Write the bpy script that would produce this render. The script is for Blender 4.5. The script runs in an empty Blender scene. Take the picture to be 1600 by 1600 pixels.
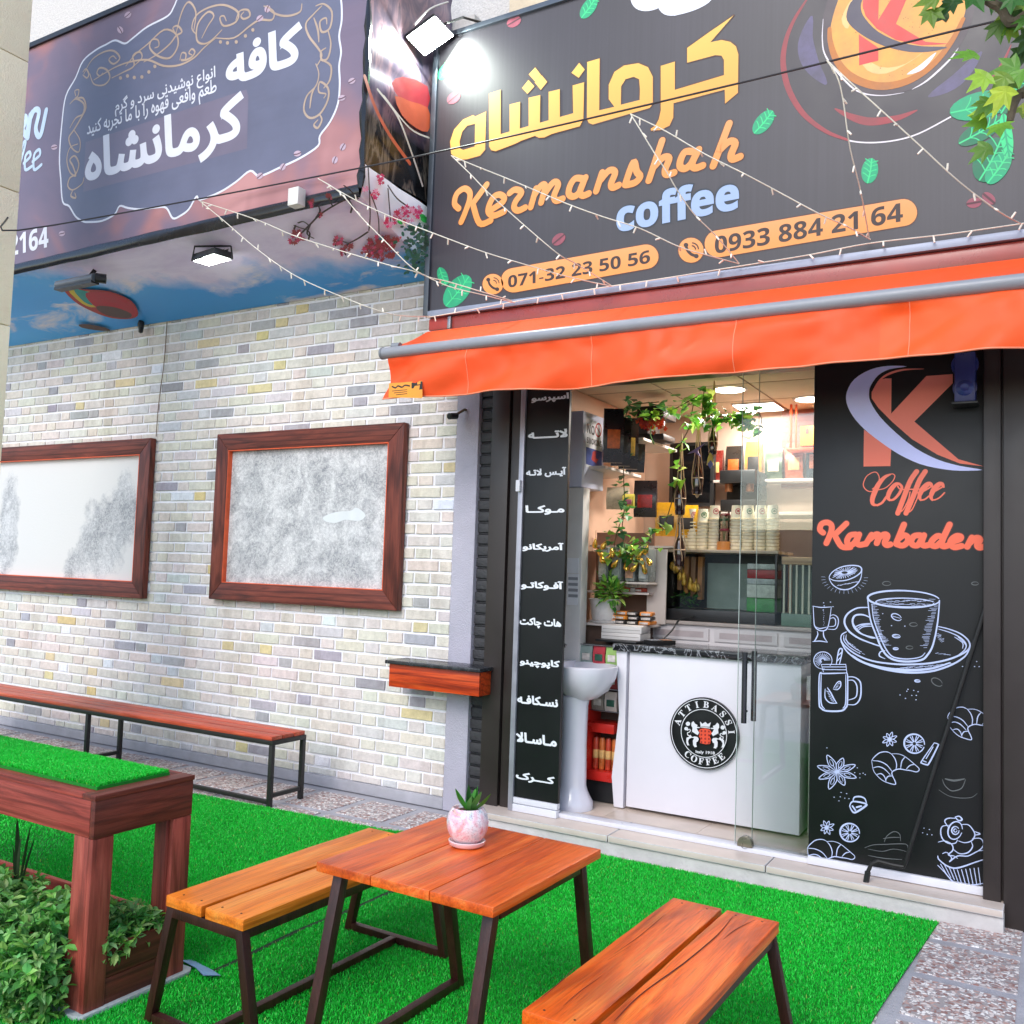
import bpy, bmesh, math, random
import numpy as np
from mathutils import Vector, Matrix, noise
from mathutils.geometry import delaunay_2d_cdt, interpolate_bezier
RD = math.radians
random.seed(7)
SC = bpy.context.scene
COL = SC.collection
# ------------------------------------------------------------ camera, light
CAMZ = 1.6
YAW, PIT, ROL, FPX = RD(30.362), RD(3.617), RD(1.915), 1444.745
_f = Vector((-math.sin(YAW)*math.cos(PIT), math.cos(YAW)*math.cos(PIT), math.sin(PIT)))
_r = Vector((math.cos(YAW), math.sin(YAW), 0))
_u = _r.cross(_f)
CR = _r*math.cos(ROL) + _u*math.sin(ROL)
CU = -_r*math.sin(ROL) + _u*math.cos(ROL)
cd = bpy.data.cameras.new('camera')
cd.sensor_width = 36; cd.sensor_fit = 'HORIZONTAL'
cd.lens = 36*FPX/1600; cd.clip_end = 500; cd.clip_start = .05
cam = bpy.data.objects.new('camera', cd); COL.objects.link(cam)
cam.matrix_world = Matrix(((CR.x, CU.x, -_f.x, 0), (CR.y, CU.y, -_f.y, 0), (CR.z, CU.z, -_f.z, CAMZ), (0, 0, 0, 1)))
SC.camera = cam
SUN_EL, SUN_AZ = RD(40), RD(180)      # azimuth from +Y clockwise: sun stands behind the camera, a little to the left
W = bpy.data.worlds.new('World'); SC.world = W; W.use_nodes = True
nt = W.node_tree
sky = nt.nodes.new('ShaderNodeTexSky'); sky.sky_type = 'NISHITA'; sky.sun_disc = False
sky.sun_elevation = SUN_EL; sky.sun_rotation = SUN_AZ; sky.dust_density = 1.2; sky.ozone_density = 1.2
bg = nt.nodes['Background']; bg.inputs[1].default_value = .15
nt.links.new(sky.outputs[0], bg.inputs[0])
sl = bpy.data.lights.new('sun', 'SUN'); sl.energy = .75; sl.angle = RD(30); sl.color = (1, .97, .94)
sun = bpy.data.objects.new('sun', sl); COL.objects.link(sun)
sd = Vector((math.sin(SUN_AZ)*math.cos(SUN_EL), math.cos(SUN_AZ)*math.cos(SUN_EL), math.sin(SUN_EL)))
sun.rotation_euler = (-sd).to_track_quat('-Z', 'Y').to_euler(); sun.location = sd*30
SC.view_settings.view_transform = 'Standard'; SC.view_settings.look = 'None'
SC.view_settings.exposure = 1.05; SC.view_settings.gamma = 1; SC.view_settings.use_curve_mapping = False
SC.cycles.max_bounces = 8; SC.cycles.transparent_max_bounces = 12; SC.cycles.caustics_reflective = False; SC.cycles.caustics_refractive = False
SC.cycles.use_denoising = True; SC.cycles.sample_clamp_indirect = 6

# ------------------------------------------------------------ helpers
CP = Vector((0, 0, CAMZ))
def ray(px, py): return CR*((px-800)/FPX) - CU*((py-800)/FPX) + _f
class Pl:
    """a real plane of the scene, addressed by where the photograph shows its points"""
    def __init__(s, p, n): s.p = Vector(p); s.n = Vector(n).normalized()
    def at(s, px, py, off=0):
        d = ray(px, py); q = s.p + s.n*0
        return CP + d*((q-CP).dot(s.n)/d.dot(s.n)) + s.n*off
def PY(y): return Pl((0, y, 0), (0, -1, 0))
def PZ(z): return Pl((0, 0, z), (0, 0, 1))
def PX(x): return Pl((x, 0, 0), (1, 0, 0))
def Yp(px, py, y): return PY(y).at(px, py)
def Zp(px, py, z): return PZ(z).at(px, py)
OFFK = .32            # printed layers lie a fraction of a millimetre apart
def pts(s, T=None):
    o = [tuple(map(float, q.split(','))) for q in s.split()]
    if T: o = [(T[0]+x/T[2], T[1]+y/T[2]) for x, y in o]
    return o
def smooth(P, n=5, closed=False):
    if len(P) < 3: return list(P)
    P = [Vector(p) for p in P]; N = len(P); out = []
    for i in range(N if closed else N-1):
        a, b, c, d = (P[(i-1) % N], P[i], P[(i+1) % N], P[(i+2) % N]) if closed else (P[max(i-1, 0)], P[i], P[i+1], P[min(i+2, N-1)])
        for k in range(n):
            t = k/n
            out.append(.5*((2*b)+(c-a)*t+(2*a-5*b+4*c-d)*t*t+(3*b-a-3*c+d)*t**3))
    if not closed: out.append(P[-1])
    return out
def lin(c):
    if isinstance(c, str): c = tuple(int(c[i:i+2], 16)/255 for i in (0, 2, 4))
    return tuple(x/12.92 if x <= .04045 else ((x+.055)/1.055)**2.4 for x in c)
def mixc(a, b, t): return tuple(x*(1-t)+y*t for x, y in zip(a, b))

# ---- materials
MC = {}
def nodes(name):
    m = bpy.data.materials.new(name); m.use_nodes = True
    t = m.node_tree; b = t.nodes['Principled BSDF']
    return m, t, b
def nd(t, typ, **k):
    n = t.nodes.new(typ)
    for a, v in k.items():
        if a.startswith('i_'): n.inputs[a[2:].replace('_', ' ')].default_value = v
        else: setattr(n, a, v)
    return n
def coords(t, scale=(1, 1, 1), rot=(0, 0, 0)):
    c = nd(t, 'ShaderNodeTexCoord'); mp = nd(t, 'ShaderNodeMapping')
    mp.inputs['Scale'].default_value = scale; mp.inputs['Rotation'].default_value = rot
    t.links.new(c.outputs['Object'], mp.inputs[0]); return mp.outputs[0]
def ramp(t, fac, stops):
    r = nd(t, 'ShaderNodeValToRGB'); e = r.color_ramp.elements
    while len(e) < len(stops): e.new(.5)
    for k, (p, c) in enumerate(stops): e[k].position = p; e[k].color = (*c[:3], 1)
    t.links.new(fac, r.inputs[0]); return r.outputs[0]
def M(name, col, rough=.55, metal=0, var=.12, scale=9, bump=0, bscale=60, spec=.5, coat=0, em=None, ems=0, rv=.08, bmap=None):
    if name in MC: return MC[name]
    m, t, b = nodes(name); c = lin(col)
    co = coords(t)
    n = nd(t, 'ShaderNodeTexNoise', i_Scale=scale, i_Detail=5, i_Roughness=.6); t.links.new(co, n.inputs['Vector'])
    lo = tuple(x*(1-var) for x in c); hi = tuple(min(1, x*(1+var)) for x in c)
    t.links.new(ramp(t, n.outputs['Fac'], [(.3, lo), (.7, hi)]), b.inputs['Base Color'])
    rr = nd(t, 'ShaderNodeMapRange'); rr.inputs[1].default_value = .3; rr.inputs[2].default_value = .7
    rr.inputs[3].default_value = max(0, rough-rv); rr.inputs[4].default_value = min(1, rough+rv)
    t.links.new(n.outputs['Fac'], rr.inputs[0]); t.links.new(rr.outputs[0], b.inputs['Roughness'])
    b.inputs['Metallic'].default_value = metal; b.inputs['Specular IOR Level'].default_value = spec
    b.inputs['Coat Weight'].default_value = coat
    if bump:
        n2 = nd(t, 'ShaderNodeTexNoise', i_Scale=bscale, i_Detail=6 if not bmap else 3); t.links.new(coords(t, bmap) if bmap else co, n2.inputs['Vector'])
        bp = nd(t, 'ShaderNodeBump', i_Strength=bump, i_Distance=.01 if not bmap else .05); t.links.new(n2.outputs['Fac'], bp.inputs['Height'])
        t.links.new(bp.outputs[0], b.inputs['Normal'])
    if em: b.inputs['Emission Color'].default_value = (*lin(em), 1); b.inputs['Emission Strength'].default_value = ems
    MC[name] = m; return m
def wood(name, dark, mid, light, axis='x', rough=.45, grain=1., knots=.0, spec=.4):
    if name in MC: return MC[name]
    m, t, b = nodes(name)
    k = {'x': 0, 'y': 1, 'z': 2}[axis]
    s = [14., 14., 14.]; s[k] = 1.1
    co = coords(t, tuple(s))
    # each plank gets its own figure through the random value stored on its faces
    at = nd(t, 'ShaderNodeAttribute'); at.attribute_name = 'plank'
    ad = nd(t, 'ShaderNodeVectorMath', operation='MULTIPLY_ADD'); ad.inputs[1].default_value = (31, 17, 53)
    t.links.new(at.outputs['Color'], ad.inputs[0]); t.links.new(co, ad.inputs[2]); co = ad.outputs[0]
    n = nd(t, 'ShaderNodeTexNoise', i_Scale=1.3, i_Detail=7, i_Roughness=.65, i_Distortion=.9*grain); t.links.new(co, n.inputs['Vector'])
    s2 = [170., 170., 170.]; s2[k] = 5
    n2 = nd(t, 'ShaderNodeTexNoise', i_Scale=1., i_Detail=4, i_Roughness=.7); t.links.new(coords(t, tuple(s2)), n2.inputs['Vector'])
    w = nd(t, 'ShaderNodeTexWave', wave_type='RINGS', i_Scale=.55, i_Distortion=5, i_Detail=3); w.inputs['Detail Scale'].default_value = 1.2; t.links.new(co, w.inputs['Vector'])
    c1 = ramp(t, n.outputs['Fac'], [(.28, lin(dark)), (.5, lin(mid)), (.75, lin(light))])
    mx = nd(t, 'ShaderNodeMix', data_type='RGBA', blend_type='MULTIPLY'); mx.inputs[0].default_value = .55*grain
    t.links.new(c1, mx.inputs[6]); t.links.new(ramp(t, w.outputs['Fac'], [(0, (.45, .35, .3)), (.35, (1, 1, 1)), (1, (1, 1, 1))]), mx.inputs[7])
    mx2 = nd(t, 'ShaderNodeMix', data_type='RGBA', blend_type='MULTIPLY'); mx2.inputs[0].default_value = .6
    t.links.new(mx.outputs[2], mx2.inputs[6]); t.links.new(ramp(t, n2.outputs['Fac'], [(.3, (.42, .36, .32)), (.5, (1, 1, 1)), (.72, (1.12, 1.1, 1.05))]), mx2.inputs[7])
    # plank to plank tone
    mx3 = nd(t, 'ShaderNodeMix', data_type='RGBA', blend_type='MULTIPLY'); mx3.inputs[0].default_value = 1
    sp = nd(t, 'ShaderNodeSeparateColor'); t.links.new(at.outputs['Color'], sp.inputs[0])
    t.links.new(mx2.outputs[2], mx3.inputs[6]); t.links.new(ramp(t, sp.outputs[0], [(0, (.8, .8, .8)), (1, (1.1, 1.1, 1.1))]), mx3.inputs[7])
    t.links.new(mx3.outputs[2], b.inputs['Base Color'])
    b.inputs['Roughness'].default_value = rough; b.inputs['Specular IOR Level'].default_value = spec
    bp = nd(t, 'ShaderNodeBump', i_Strength=.35, i_Distance=.004); t.links.new(n2.outputs['Fac'], bp.inputs['Height']); t.links.new(bp.outputs[0], b.inputs['Normal'])
    MC[name] = m; return m
def glass(name, tint=(1, 1, 1), rough=0.0):
    if name in MC: return MC[name]
    m, t, b = nodes(name); t.nodes.remove(b)
    tr = nd(t, 'ShaderNodeBsdfTransparent'); tr.inputs[0].default_value = (*tint, 1)
    gl = nd(t, 'ShaderNodeBsdfGlossy'); gl.inputs['Roughness'].default_value = rough
    fr = nd(t, 'ShaderNodeFresnel'); fr.inputs[0].default_value = 1.5
    mx = nd(t, 'ShaderNodeMixShader'); t.links.new(fr.outputs[0], mx.inputs[0]); t.links.new(tr.outputs[0], mx.inputs[1]); t.links.new(gl.outputs[0], mx.inputs[2])
    t.links.new(mx.outputs[0], t.nodes['Material Output'].inputs[0]); MC[name] = m; return m
def colattr(name, rough=.8, bump=.4, bscale=70, var=.08, spec=.3, grime=False):
    """material coloured by what each brick / chip / leaf itself is (colour attribute 'tint')"""
    if name in MC: return MC[name]
    m, t, b = nodes(name); co = coords(t)
    at = nd(t, 'ShaderNodeAttribute'); at.attribute_name = 'tint'
    n = nd(t, 'ShaderNodeTexNoise', i_Scale=25, i_Detail=6, i_Roughness=.7); t.links.new(co, n.inputs['Vector'])
    mx = nd(t, 'ShaderNodeMix', data_type='RGBA', blend_type='MULTIPLY'); mx.inputs[0].default_value = 1
    t.links.new(at.outputs['Color'], mx.inputs[6]); t.links.new(ramp(t, n.outputs['Fac'], [(.3, (1-var*2,)*3), (.65, (1+var,)*3)]), mx.inputs[7])
    out = mx.outputs[2]
    if grime:      # drip stains and splash dirt of their own shape
        g1 = nd(t, 'ShaderNodeTexNoise', i_Scale=1., i_Detail=7, i_Roughness=.7); t.links.new(coords(t, (3.5, 3.5, .9)), g1.inputs['Vector'])
        m2 = nd(t, 'ShaderNodeMix', data_type='RGBA', blend_type='MULTIPLY'); m2.inputs[0].default_value = 1; t.links.new(out, m2.inputs[6])
        t.links.new(ramp(t, g1.outputs['Fac'], [(.34, (.80, .78, .76)), (.5, (1, 1, 1))]), m2.inputs[7]); out = m2.outputs[2]
    t.links.new(out, b.inputs['Base Color']); b.inputs['Roughness'].default_value = rough; b.inputs['Specular IOR Level'].default_value = spec
    if bump:
        n2 = nd(t, 'ShaderNodeTexNoise', i_Scale=bscale, i_Detail=6); t.links.new(co, n2.inputs['Vector'])
        bp = nd(t, 'ShaderNodeBump', i_Strength=bump, i_Distance=.006); t.links.new(n2.outputs['Fac'], bp.inputs['Height']); t.links.new(bp.outputs[0], b.inputs['Normal'])
    if name == 'foliage':      # thin leaves let light through
        tl = nd(t, 'ShaderNodeBsdfTranslucent'); t.links.new(out, tl.inputs[0]); ms = nd(t, 'ShaderNodeMixShader'); ms.inputs[0].default_value = .4
        t.links.new(b.outputs[0], ms.inputs[1]); t.links.new(tl.outputs[0], ms.inputs[2]); t.links.new(ms.outputs[0], t.nodes['Material Output'].inputs[0])
    MC[name] = m; return m

# ---- things
def prop(o, label=None, cat=None, group=None, kind=None):
    for k, v in (('label', label), ('category', cat), ('group', group), ('kind', kind)):
        if v: o[k] = v
    return o
def thing(name, label, cat, loc=(0, 0, 0), rz=0, group=None):
    o = bpy.data.objects.new(name, None); o.empty_display_size = .1; COL.objects.link(o)
    o.location = loc; o.rotation_euler = (0, 0, rz); return prop(o, label, cat, group)
def wl(o):
    v = Vector((0, 0, 0))
    while o: v += o.location; o = o.parent
    return v
def dup(root, loc, rz=None, label=None, group=None):
    r = root.copy(); COL.objects.link(r); r.location = loc
    if rz is not None: r.rotation_euler = (0, 0, rz)
    if label: r['label'] = label
    if group: r['group'] = group
    for ch in list(root.children):
        c = ch.copy(); COL.objects.link(c); c.parent = r
        for g in list(ch.children):
            d = g.copy(); COL.objects.link(d); d.parent = c
    return r
class MB:
    def __init__(s): s.v = []; s.f = []; s.m = []; s.t = []; s.tint = None
    def add(s, V, F, m=0, tint=None):
        k = len(s.v); s.v += [Vector(p) for p in V]
        for f in F: s.f.append([k+i for i in f]); s.m.append(m); s.t.append(tint)
        return s
    def box(s, x0, x1, y0, y1, z0, z1, m=0, tint=None):
        V = [(x, y, z) for z in (z0, z1) for y in (y0, y1) for x in (x0, x1)]
        return s.add(V, [(0, 2, 3, 1), (4, 5, 7, 6), (0, 1, 5, 4), (2, 6, 7, 3), (0, 4, 6, 2), (1, 3, 7, 5)], m, tint)
    def beam(s, a, b, w, h, up=(0, 0, 1), m=0, tint=None):
        a, b = Vector(a), Vector(b); d = (b-a).normalized(); x = d.cross(Vector(up)).normalized(); y = x.cross(d)
        V = [p+x*(i*w/2)+y*(j*h/2) for p in (a, b) for i, j in ((-1, -1), (1, -1), (1, 1), (-1, 1))]
        return s.add(V, [(0, 1, 2, 3), (7, 6, 5, 4), (0, 4, 5, 1), (1, 5, 6, 2), (2, 6, 7, 3), (3, 7, 4, 0)], m, tint)
    def tube(s, P, r, n=8, m=0, tint=None, cap=True):
        P = [Vector(p) for p in P]; R = r if isinstance(r, (list, tuple)) else [r]*len(P)
        V = []; F = []; x = None
        for i, p in enumerate(P):
            d = (P[min(i+1, len(P)-1)]-P[max(i-1, 0)]).normalized()
            if x is None: x = d.orthogonal().normalized()
            x = (x-d*x.dot(d)).normalized(); y = d.cross(x)
            V += [p+(x*math.cos(2*math.pi*k/n)+y*math.sin(2*math.pi*k/n))*R[i] for k in range(n)]
        for i in range(len(P)-1):
            for k in range(n): F.append((i*n+k, i*n+(k+1) % n, (i+1)*n+(k+1) % n, (i+1)*n+k))
        if cap: F += [tuple(range(n))[::-1], tuple(range(len(V)-n, len(V)))]
        return s.add(V, F, m, tint)
    def lathe(s, prof, c=(0, 0, 0), n=24, m=0, axis='z', tint=None):
        c = Vector(c); V = []; F = []
        for r, z in prof:
            for k in range(n):
                a = 2*math.pi*k/n; p = (r*math.cos(a), r*math.sin(a), z)
                if axis == 'y': p = (p[0], -p[2], p[1])
                if axis == 'x': p = (p[2], p[0], p[1])
                V.append(c+Vector(p))
        for i in range(len(prof)-1):
            for k in range(n): F.append((i*n+k, i*n+(k+1) % n, (i+1)*n+(k+1) % n, (i+1)*n+k))
        return s.add(V, F, m, tint)
    def poly(s, P, m=0, tint=None): return s.add(P, [tuple(range(len(P)))], m, tint)
    def prism(s, P, vec, m=0, tint=None):
        P = [Vector(p) for p in P]; n = len(P); vec = Vector(vec)
        return s.add(P+[p+vec for p in P], [tuple(range(n))[::-1], tuple(range(n, 2*n))]+[(i, (i+1) % n, n+(i+1) % n, n+i) for i in range(n)], m, tint)
    def build(s, name, mat, parent=None, bevel=0, sm=False, ang=35, local=False):
        me = bpy.data.meshes.new(name); off = Vector((0, 0, 0)) if local else wl(parent)
        me.from_pydata([v-off for v in s.v], [], s.f)
        for q in (mat if isinstance(mat, (list, tuple)) else [mat]): me.materials.append(q)
        me.polygons.foreach_set('material_index', s.m)
        if any(t is not None for t in s.t):
            a = me.color_attributes.new('tint', 'FLOAT_COLOR', 'CORNER')
            arr = np.ones((len(me.loops), 4), np.float32); i = 0
            for f, t in zip(s.f, s.t):
                if t is not None: arr[i:i+len(f), :3] = t
                i += len(f)
            a.data.foreach_set('color', arr.ravel())
        if bevel or s.plankrand:
            bm = bmesh.new(); bm.from_mesh(me)
            bmesh.ops.recalc_face_normals(bm, faces=bm.faces)
            if s.plankrand:
                la = bm.loops.layers.color.new('plank'); seen = set(); rng = random.Random(len(s.v)*7+int(abs(s.v[0].x+s.v[0].y*3)*1000))
                for f in bm.faces:
                    if f in seen: continue
                    c = (rng.random(), rng.random(), rng.random(), 1); st = [f]; seen.add(f)
                    while st:
                        g = st.pop()
                        for l in g.loops:
                            l[la] = c
                            for h in l.edge.link_faces:
                                if h not in seen: seen.add(h); st.append(h)
            if bevel:
                ed = [e for e in bm.edges if len(e.link_faces) == 2 and e.calc_face_angle(0) > .5]
                bmesh.ops.bevel(bm, geom=ed, offset=bevel, segments=2, profile=.6, affect='EDGES', clamp_overlap=True)
            bm.to_mesh(me); bm.free()
        if sm or bevel:
            me.polygons.foreach_set('use_smooth', [True]*len(me.polygons)); me.set_sharp_from_angle(angle=RD(ang))
        me.update()
        o = bpy.data.objects.new(name, me); COL.objects.link(o); o.parent = parent
        return o
    plankrand = False
def WB():
    b = MB(); b.plankrand = True; return b
def struct(o): o['kind'] = 'structure'; return o

# ---- lettering: glyph outlines, joined Persian letters, nonzero fill
GC = {}
def contours(s):
    if s in GC: return GC[s]
    c = bpy.data.curves.new("t", "FONT"); c.body = s; c.resolution_u = 3
    o = bpy.data.objects.new("t", c); COL.objects.link(o); bpy.context.view_layer.update()
    cu = o.to_curve(bpy.context.evaluated_depsgraph_get()); out = []
    for sp in cu.splines:
        b = sp.bezier_points; L = []
        for i in range(len(b)):
            p, q = b[i], b[(i+1) % len(b)]
            st = p.handle_right_type == 'VECTOR' and q.handle_left_type == 'VECTOR'
            L += [p.co.xy.copy()] if st else [v.xy for v in interpolate_bezier(p.co, p.handle_right, q.handle_left, q.co, 4)[:-1]]
        if not L: continue
        P = [L[0]]
        for v in L[1:]:
            if (v-P[-1]).length > 1e-4: P.append(v)
        if (P[0]-P[-1]).length < 1e-4: P.pop()
        if len(P) > 2: out.append(P)
    o.to_curve_clear(); bpy.data.objects.remove(o); bpy.data.curves.remove(c)
    GC[s] = out; return out
def parea(P): return .5*sum(P[i-1][0]*P[i][1]-P[i][0]*P[i-1][1] for i in range(len(P)))
def fill(C, bold=0):
    C = [[Vector(p[:2]) for p in P] for P in C]
    big = max(C, key=lambda P: abs(parea(P)))
    if parea(big) < 0: C = [P[::-1] for P in C]
    if bold:
        D = []
        for P in C:
            n = len(P); Q = []
            for i in range(n):
                d1 = (P[i]-P[i-1]).normalized(); d2 = (P[(i+1) % n]-P[i]).normalized()
                m = Vector((d1.y+d2.y, -d1.x-d2.x)); l = max(m.length, .6); Q.append(P[i]+m*(2*bold/l/l))
            D.append(Q)
        C = D
    vs = []; fs = []
    for P in C: k = len(vs); vs += P; fs.append(list(range(k, k+len(P))))
    V, E, Fc, _, _, _ = delaunay_2d_cdt(vs, [], fs, 0, 1e-6)
    V = np.array([v[:] for v in V]); T = np.array([list(f) for f in Fc]); ce = V[T].mean(1)
    S = np.concatenate([np.array([p[:] for p in P]) for P in C]); N = np.concatenate([np.array([p[:] for p in P[1:]+P[:1]]) for P in C])
    x = ce[:, 0:1]; y = ce[:, 1:2]
    cr = (N[:, 0]-S[:, 0])*(y-S[:, 1])-(x-S[:, 0])*(N[:, 1]-S[:, 1])
    w = ((S[:, 1] <= y) & (N[:, 1] > y) & (cr > 0)).sum(1)-((S[:, 1] > y) & (N[:, 1] <= y) & (cr < 0)).sum(1)
    T = T[w != 0]; u, inv = np.unique(T, return_inverse=True)
    return V[u], inv.reshape(T.shape)
JT = {'ا':'FE8D FE8E','آ':'FE81 FE82','ب':'FE8F FE90 FE91 FE92','پ':'FB56 FB57 FB58 FB59','ت':'FE95 FE96 FE97 FE98','ج':'FE9D FE9E FE9F FEA0','چ':'FB7A FB7B FB7C FB7D','د':'FEA9 FEAA','ر':'FEAD FEAE','س':'FEB1 FEB2 FEB3 FEB4','ش':'FEB5 FEB6 FEB7 FEB8','ط':'FEC1 FEC2 FEC3 FEC4','ع':'FEC9 FECA FECB FECC','ف':'FED1 FED2 FED3 FED4','ق':'FED5 FED6 FED7 FED8','ک':'FB8E FB8F FB90 FB91','گ':'FB92 FB93 FB94 FB95','ل':'FEDD FEDE FEDF FEE0','م':'FEE1 FEE2 FEE3 FEE4','ن':'FEE5 FEE6 FEE7 FEE8','و':'FEED FEEE','ه':'FEE9 FEEA FEEB FEEC','ی':'FBFC FBFD FBFE FBFF','ﻻ':'FEFB FEFC','ـ':'0640 0640 0640 0640'}
def fa(s):
    s = s.replace('لا', 'ﻻ'); o = []
    for i, c in enumerate(s):
        if c not in JT: o.append(c); continue
        f = JT[c].split(); p = i > 0 and s[i-1] in JT and len(JT[s[i-1]].split()) == 4
        n = len(f) == 4 and i+1 < len(s) and s[i+1] in JT
        o.append(chr(int(f[(3 if n else 1) if p else (2 if n else 0)], 16)))
    return ''.join(reversed(o))
def mathf(s, base, dig=None):
    r = ''
    for c in s:
        if c.isupper(): r += chr(base+ord(c)-65)
        elif c.islower(): r += chr(base+26+ord(c)-97)
        elif c.isdigit() and dig: r += chr(dig+int(c))
        else: r += c
    return r
SANSB = lambda s: mathf(s, 0x1D5D4, 0x1D7EC)
SERIFB = lambda s: mathf(s, 0x1D400)
def txt(mb, s, A, B, T, pl, off=.002, bold=0, m=0):
    """lettering laid on a plane: A, B, T = bottom-left, bottom-right, top-left of its ink, as the photo shows them"""
    off *= OFFK; V, F = fill(contours(s), bold)
    lo = V.min(0); hi = V.max(0); a, b, c = (pl.at(*q, off) for q in (A, B, T))
    U = (V-lo)/(hi-lo)
    mb.add([a+(b-a)*u+(c-a)*v for u, v in U], F.tolist(), m); return mb
def shape(mb, polys, pl, off=.002, m=0, T=None, sm=0):
    """a flat printed shape; polys = one outline string or several (holes run the other way)"""
    C = []; off *= OFFK
    for q in ([polys] if isinstance(polys, str) else polys):
        P = pts(q, T)
        if sm: P = [p[:2] for p in smooth([(*p, 0) for p in P], sm, True)]
        C.append(P)
    o = pl.at(*C[0][0]); ux = Vector((1, 0, 0)) if abs(pl.n.x) < .9 else Vector((0, 1, 0))
    ux = (ux-pl.n*ux.dot(pl.n)).normalized(); uy = pl.n.cross(ux)
    D = [[((pl.at(*p)-o).dot(ux), (pl.at(*p)-o).dot(uy)) for p in P] for P in C]
    E = [D[0] if parea(D[0]) > 0 else D[0][::-1]]
    for P in D[1:]:
        inside = mb_in(P[0], E[0])
        E.append(P if (parea(P) > 0) != inside else P[::-1])
    V, F = fill(E)
    mb.add([o+ux*x+uy*y+pl.n*off for x, y in V], F.tolist(), m); return mb
def mb_in(p, P):
    c = False
    for i in range(len(P)):
        a, b = P[i-1], P[i]
        if (a[1] > p[1]) != (b[1] > p[1]) and p[0] < (b[0]-a[0])*(p[1]-a[1])/(b[1]-a[1])+a[0]: c = not c
    return c
SK = [0]
def stroke(mb, P, w, pl, off=.002, m=0, T=None, n=5, taper=None, closed=False):
    """a drawn line of real width on a plane, round ended"""
    if isinstance(P, str): P = pts(P, T)
    Q = [pl.at(*p) for p in P]; Q = smooth(Q, n, closed) if n > 1 else Q
    if closed: Q = Q+[Q[0]]
    N = len(Q); L = []; R = []; SK[0] = (SK[0]+1) % 7; o0 = off*OFFK+SK[0]*.00003
    for i, q in enumerate(Q):
        d = (Q[min(i+1, N-1)]-Q[max(i-1, 0)]).normalized(); sd = d.cross(pl.n)
        ww = w*(1 if taper is None else taper[0]+(taper[1]-taper[0])*math.sin(math.pi*i/(N-1)))/2
        z = pl.n*(o0+.00018*i/N); L.append((q+z+sd*ww, d, ww, sd)); R.append(q+z-sd*ww)
    V = [a[0] for a in L]+R; F = [(i, i+1, N+i+1, N+i) for i in range(N-1)]
    if not closed:
        for i, sg in ((0, -1), (N-1, 1)):
            _, d, ww, sd = L[i]; c = Q[i]+pl.n*(o0+.00018*i/N); k = len(V)
            V += [c+sd*ww*math.cos(a)+d*sg*ww*math.sin(a) for a in (math.pi*j/6 for j in range(1, 6))]
            F.append((i, *range(k, k+5), N+i))
    mb.add(V, F, m); return mb
def ell(cx, cy, rx, ry, rot=0, n=18, a0=0, a1=360):
    o = []
    for k in range(n+(a1-a0 < 360)):
        a = RD(a0+(a1-a0)*k/n); x, y = rx*math.cos(a), ry*math.sin(a); c, s = math.cos(RD(rot)), math.sin(RD(rot))
        o.append((cx+x*c-y*s, cy+x*s+y*c))
    return ' '.join('%.2f,%.2f' % p for p in o)

def wordh(s, x0, y0, x1, h, pl, mat, par, off=.005, bold=.03, name='lettering'):
    """a level line of lettering on a facade-parallel plane: bottom-left pixel, right-end pixel column, height at the left end"""
    A = pl.at(x0, y0); k = (x1-800)/FPX; d = A-CP; e = Vector((1, 0, 0))
    t = (k*d.dot(_f)-d.dot(CR))/(e.dot(CR)-k*e.dot(_f)); top = pl.at(x0, y0-h)
    V, F = fill(contours(s), bold); lo = V.min(0); hi = V.max(0); U = (V-lo)/(hi-lo); q = MB()
    q.add([A+e*t*u+(top-A)*v+pl.n*off*OFFK for u, v in U], F.tolist()); return q.build(name, mat, par)
# ============================================================ ground
GR = MB(); GR.box(-60, 60, -60, 12, -.3, -.02)
struct(GR.build('ground', M('asphalt', '4a4a4c', .9, var=.25, scale=3, bump=.4, bscale=200)))
# terrazzo paving: concrete base with chip-faced tiles, joints of plain cement between them
m, t, b = nodes('terrazzo'); co = coords(t)
v1 = nd(t, 'ShaderNodeTexVoronoi', i_Scale=62); v1.inputs['Randomness'].default_value = 1
wp = nd(t, 'ShaderNodeTexNoise', i_Scale=40, i_Detail=2); t.links.new(co, wp.inputs['Vector'])
ad = nd(t, 'ShaderNodeVectorMath', operation='MULTIPLY_ADD'); ad.inputs[1].default_value = (.03, .03, .03)
t.links.new(wp.outputs['Color'], ad.inputs[0]); t.links.new(co, ad.inputs[2]); t.links.new(ad.outputs[0], v1.inputs['Vector'])
ve = nd(t, 'ShaderNodeTexVoronoi', i_Scale=62, feature='DISTANCE_TO_EDGE'); t.links.new(ad.outputs[0], ve.inputs['Vector'])
sp = nd(t, 'ShaderNodeSeparateColor'); t.links.new(v1.outputs['Color'], sp.inputs[0])
cc = ramp(t, sp.outputs[0], [(0, lin('946e66')), (.2, lin('bc9a90')), (.38, lin('d8cdc8')), (.62, lin('ece8e4')), (.8, lin('a09896')), (1, lin('c8a89c'))])
t.nodes[-1].color_ramp.interpolation = 'CONSTANT'
mx = nd(t, 'ShaderNodeMix', data_type='RGBA'); t.links.new(ramp(t, ve.outputs['Distance'], [(.03, (0, 0, 0)), (.1, (1, 1, 1))]), mx.inputs[0])
mx.inputs[6].default_value = (*lin('9a9597'), 1); t.links.new(cc, mx.inputs[7]); t.links.new(mx.outputs[2], b.inputs['Base Color'])
b.inputs['Roughness'].default_value = .6
bp = nd(t, 'ShaderNodeBump', i_Strength=.4, i_Distance=.003); t.links.new(ve.outputs['Distance'], bp.inputs['Height']); t.links.new(bp.outputs[0], b.inputs['Normal'])
terr = m
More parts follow.
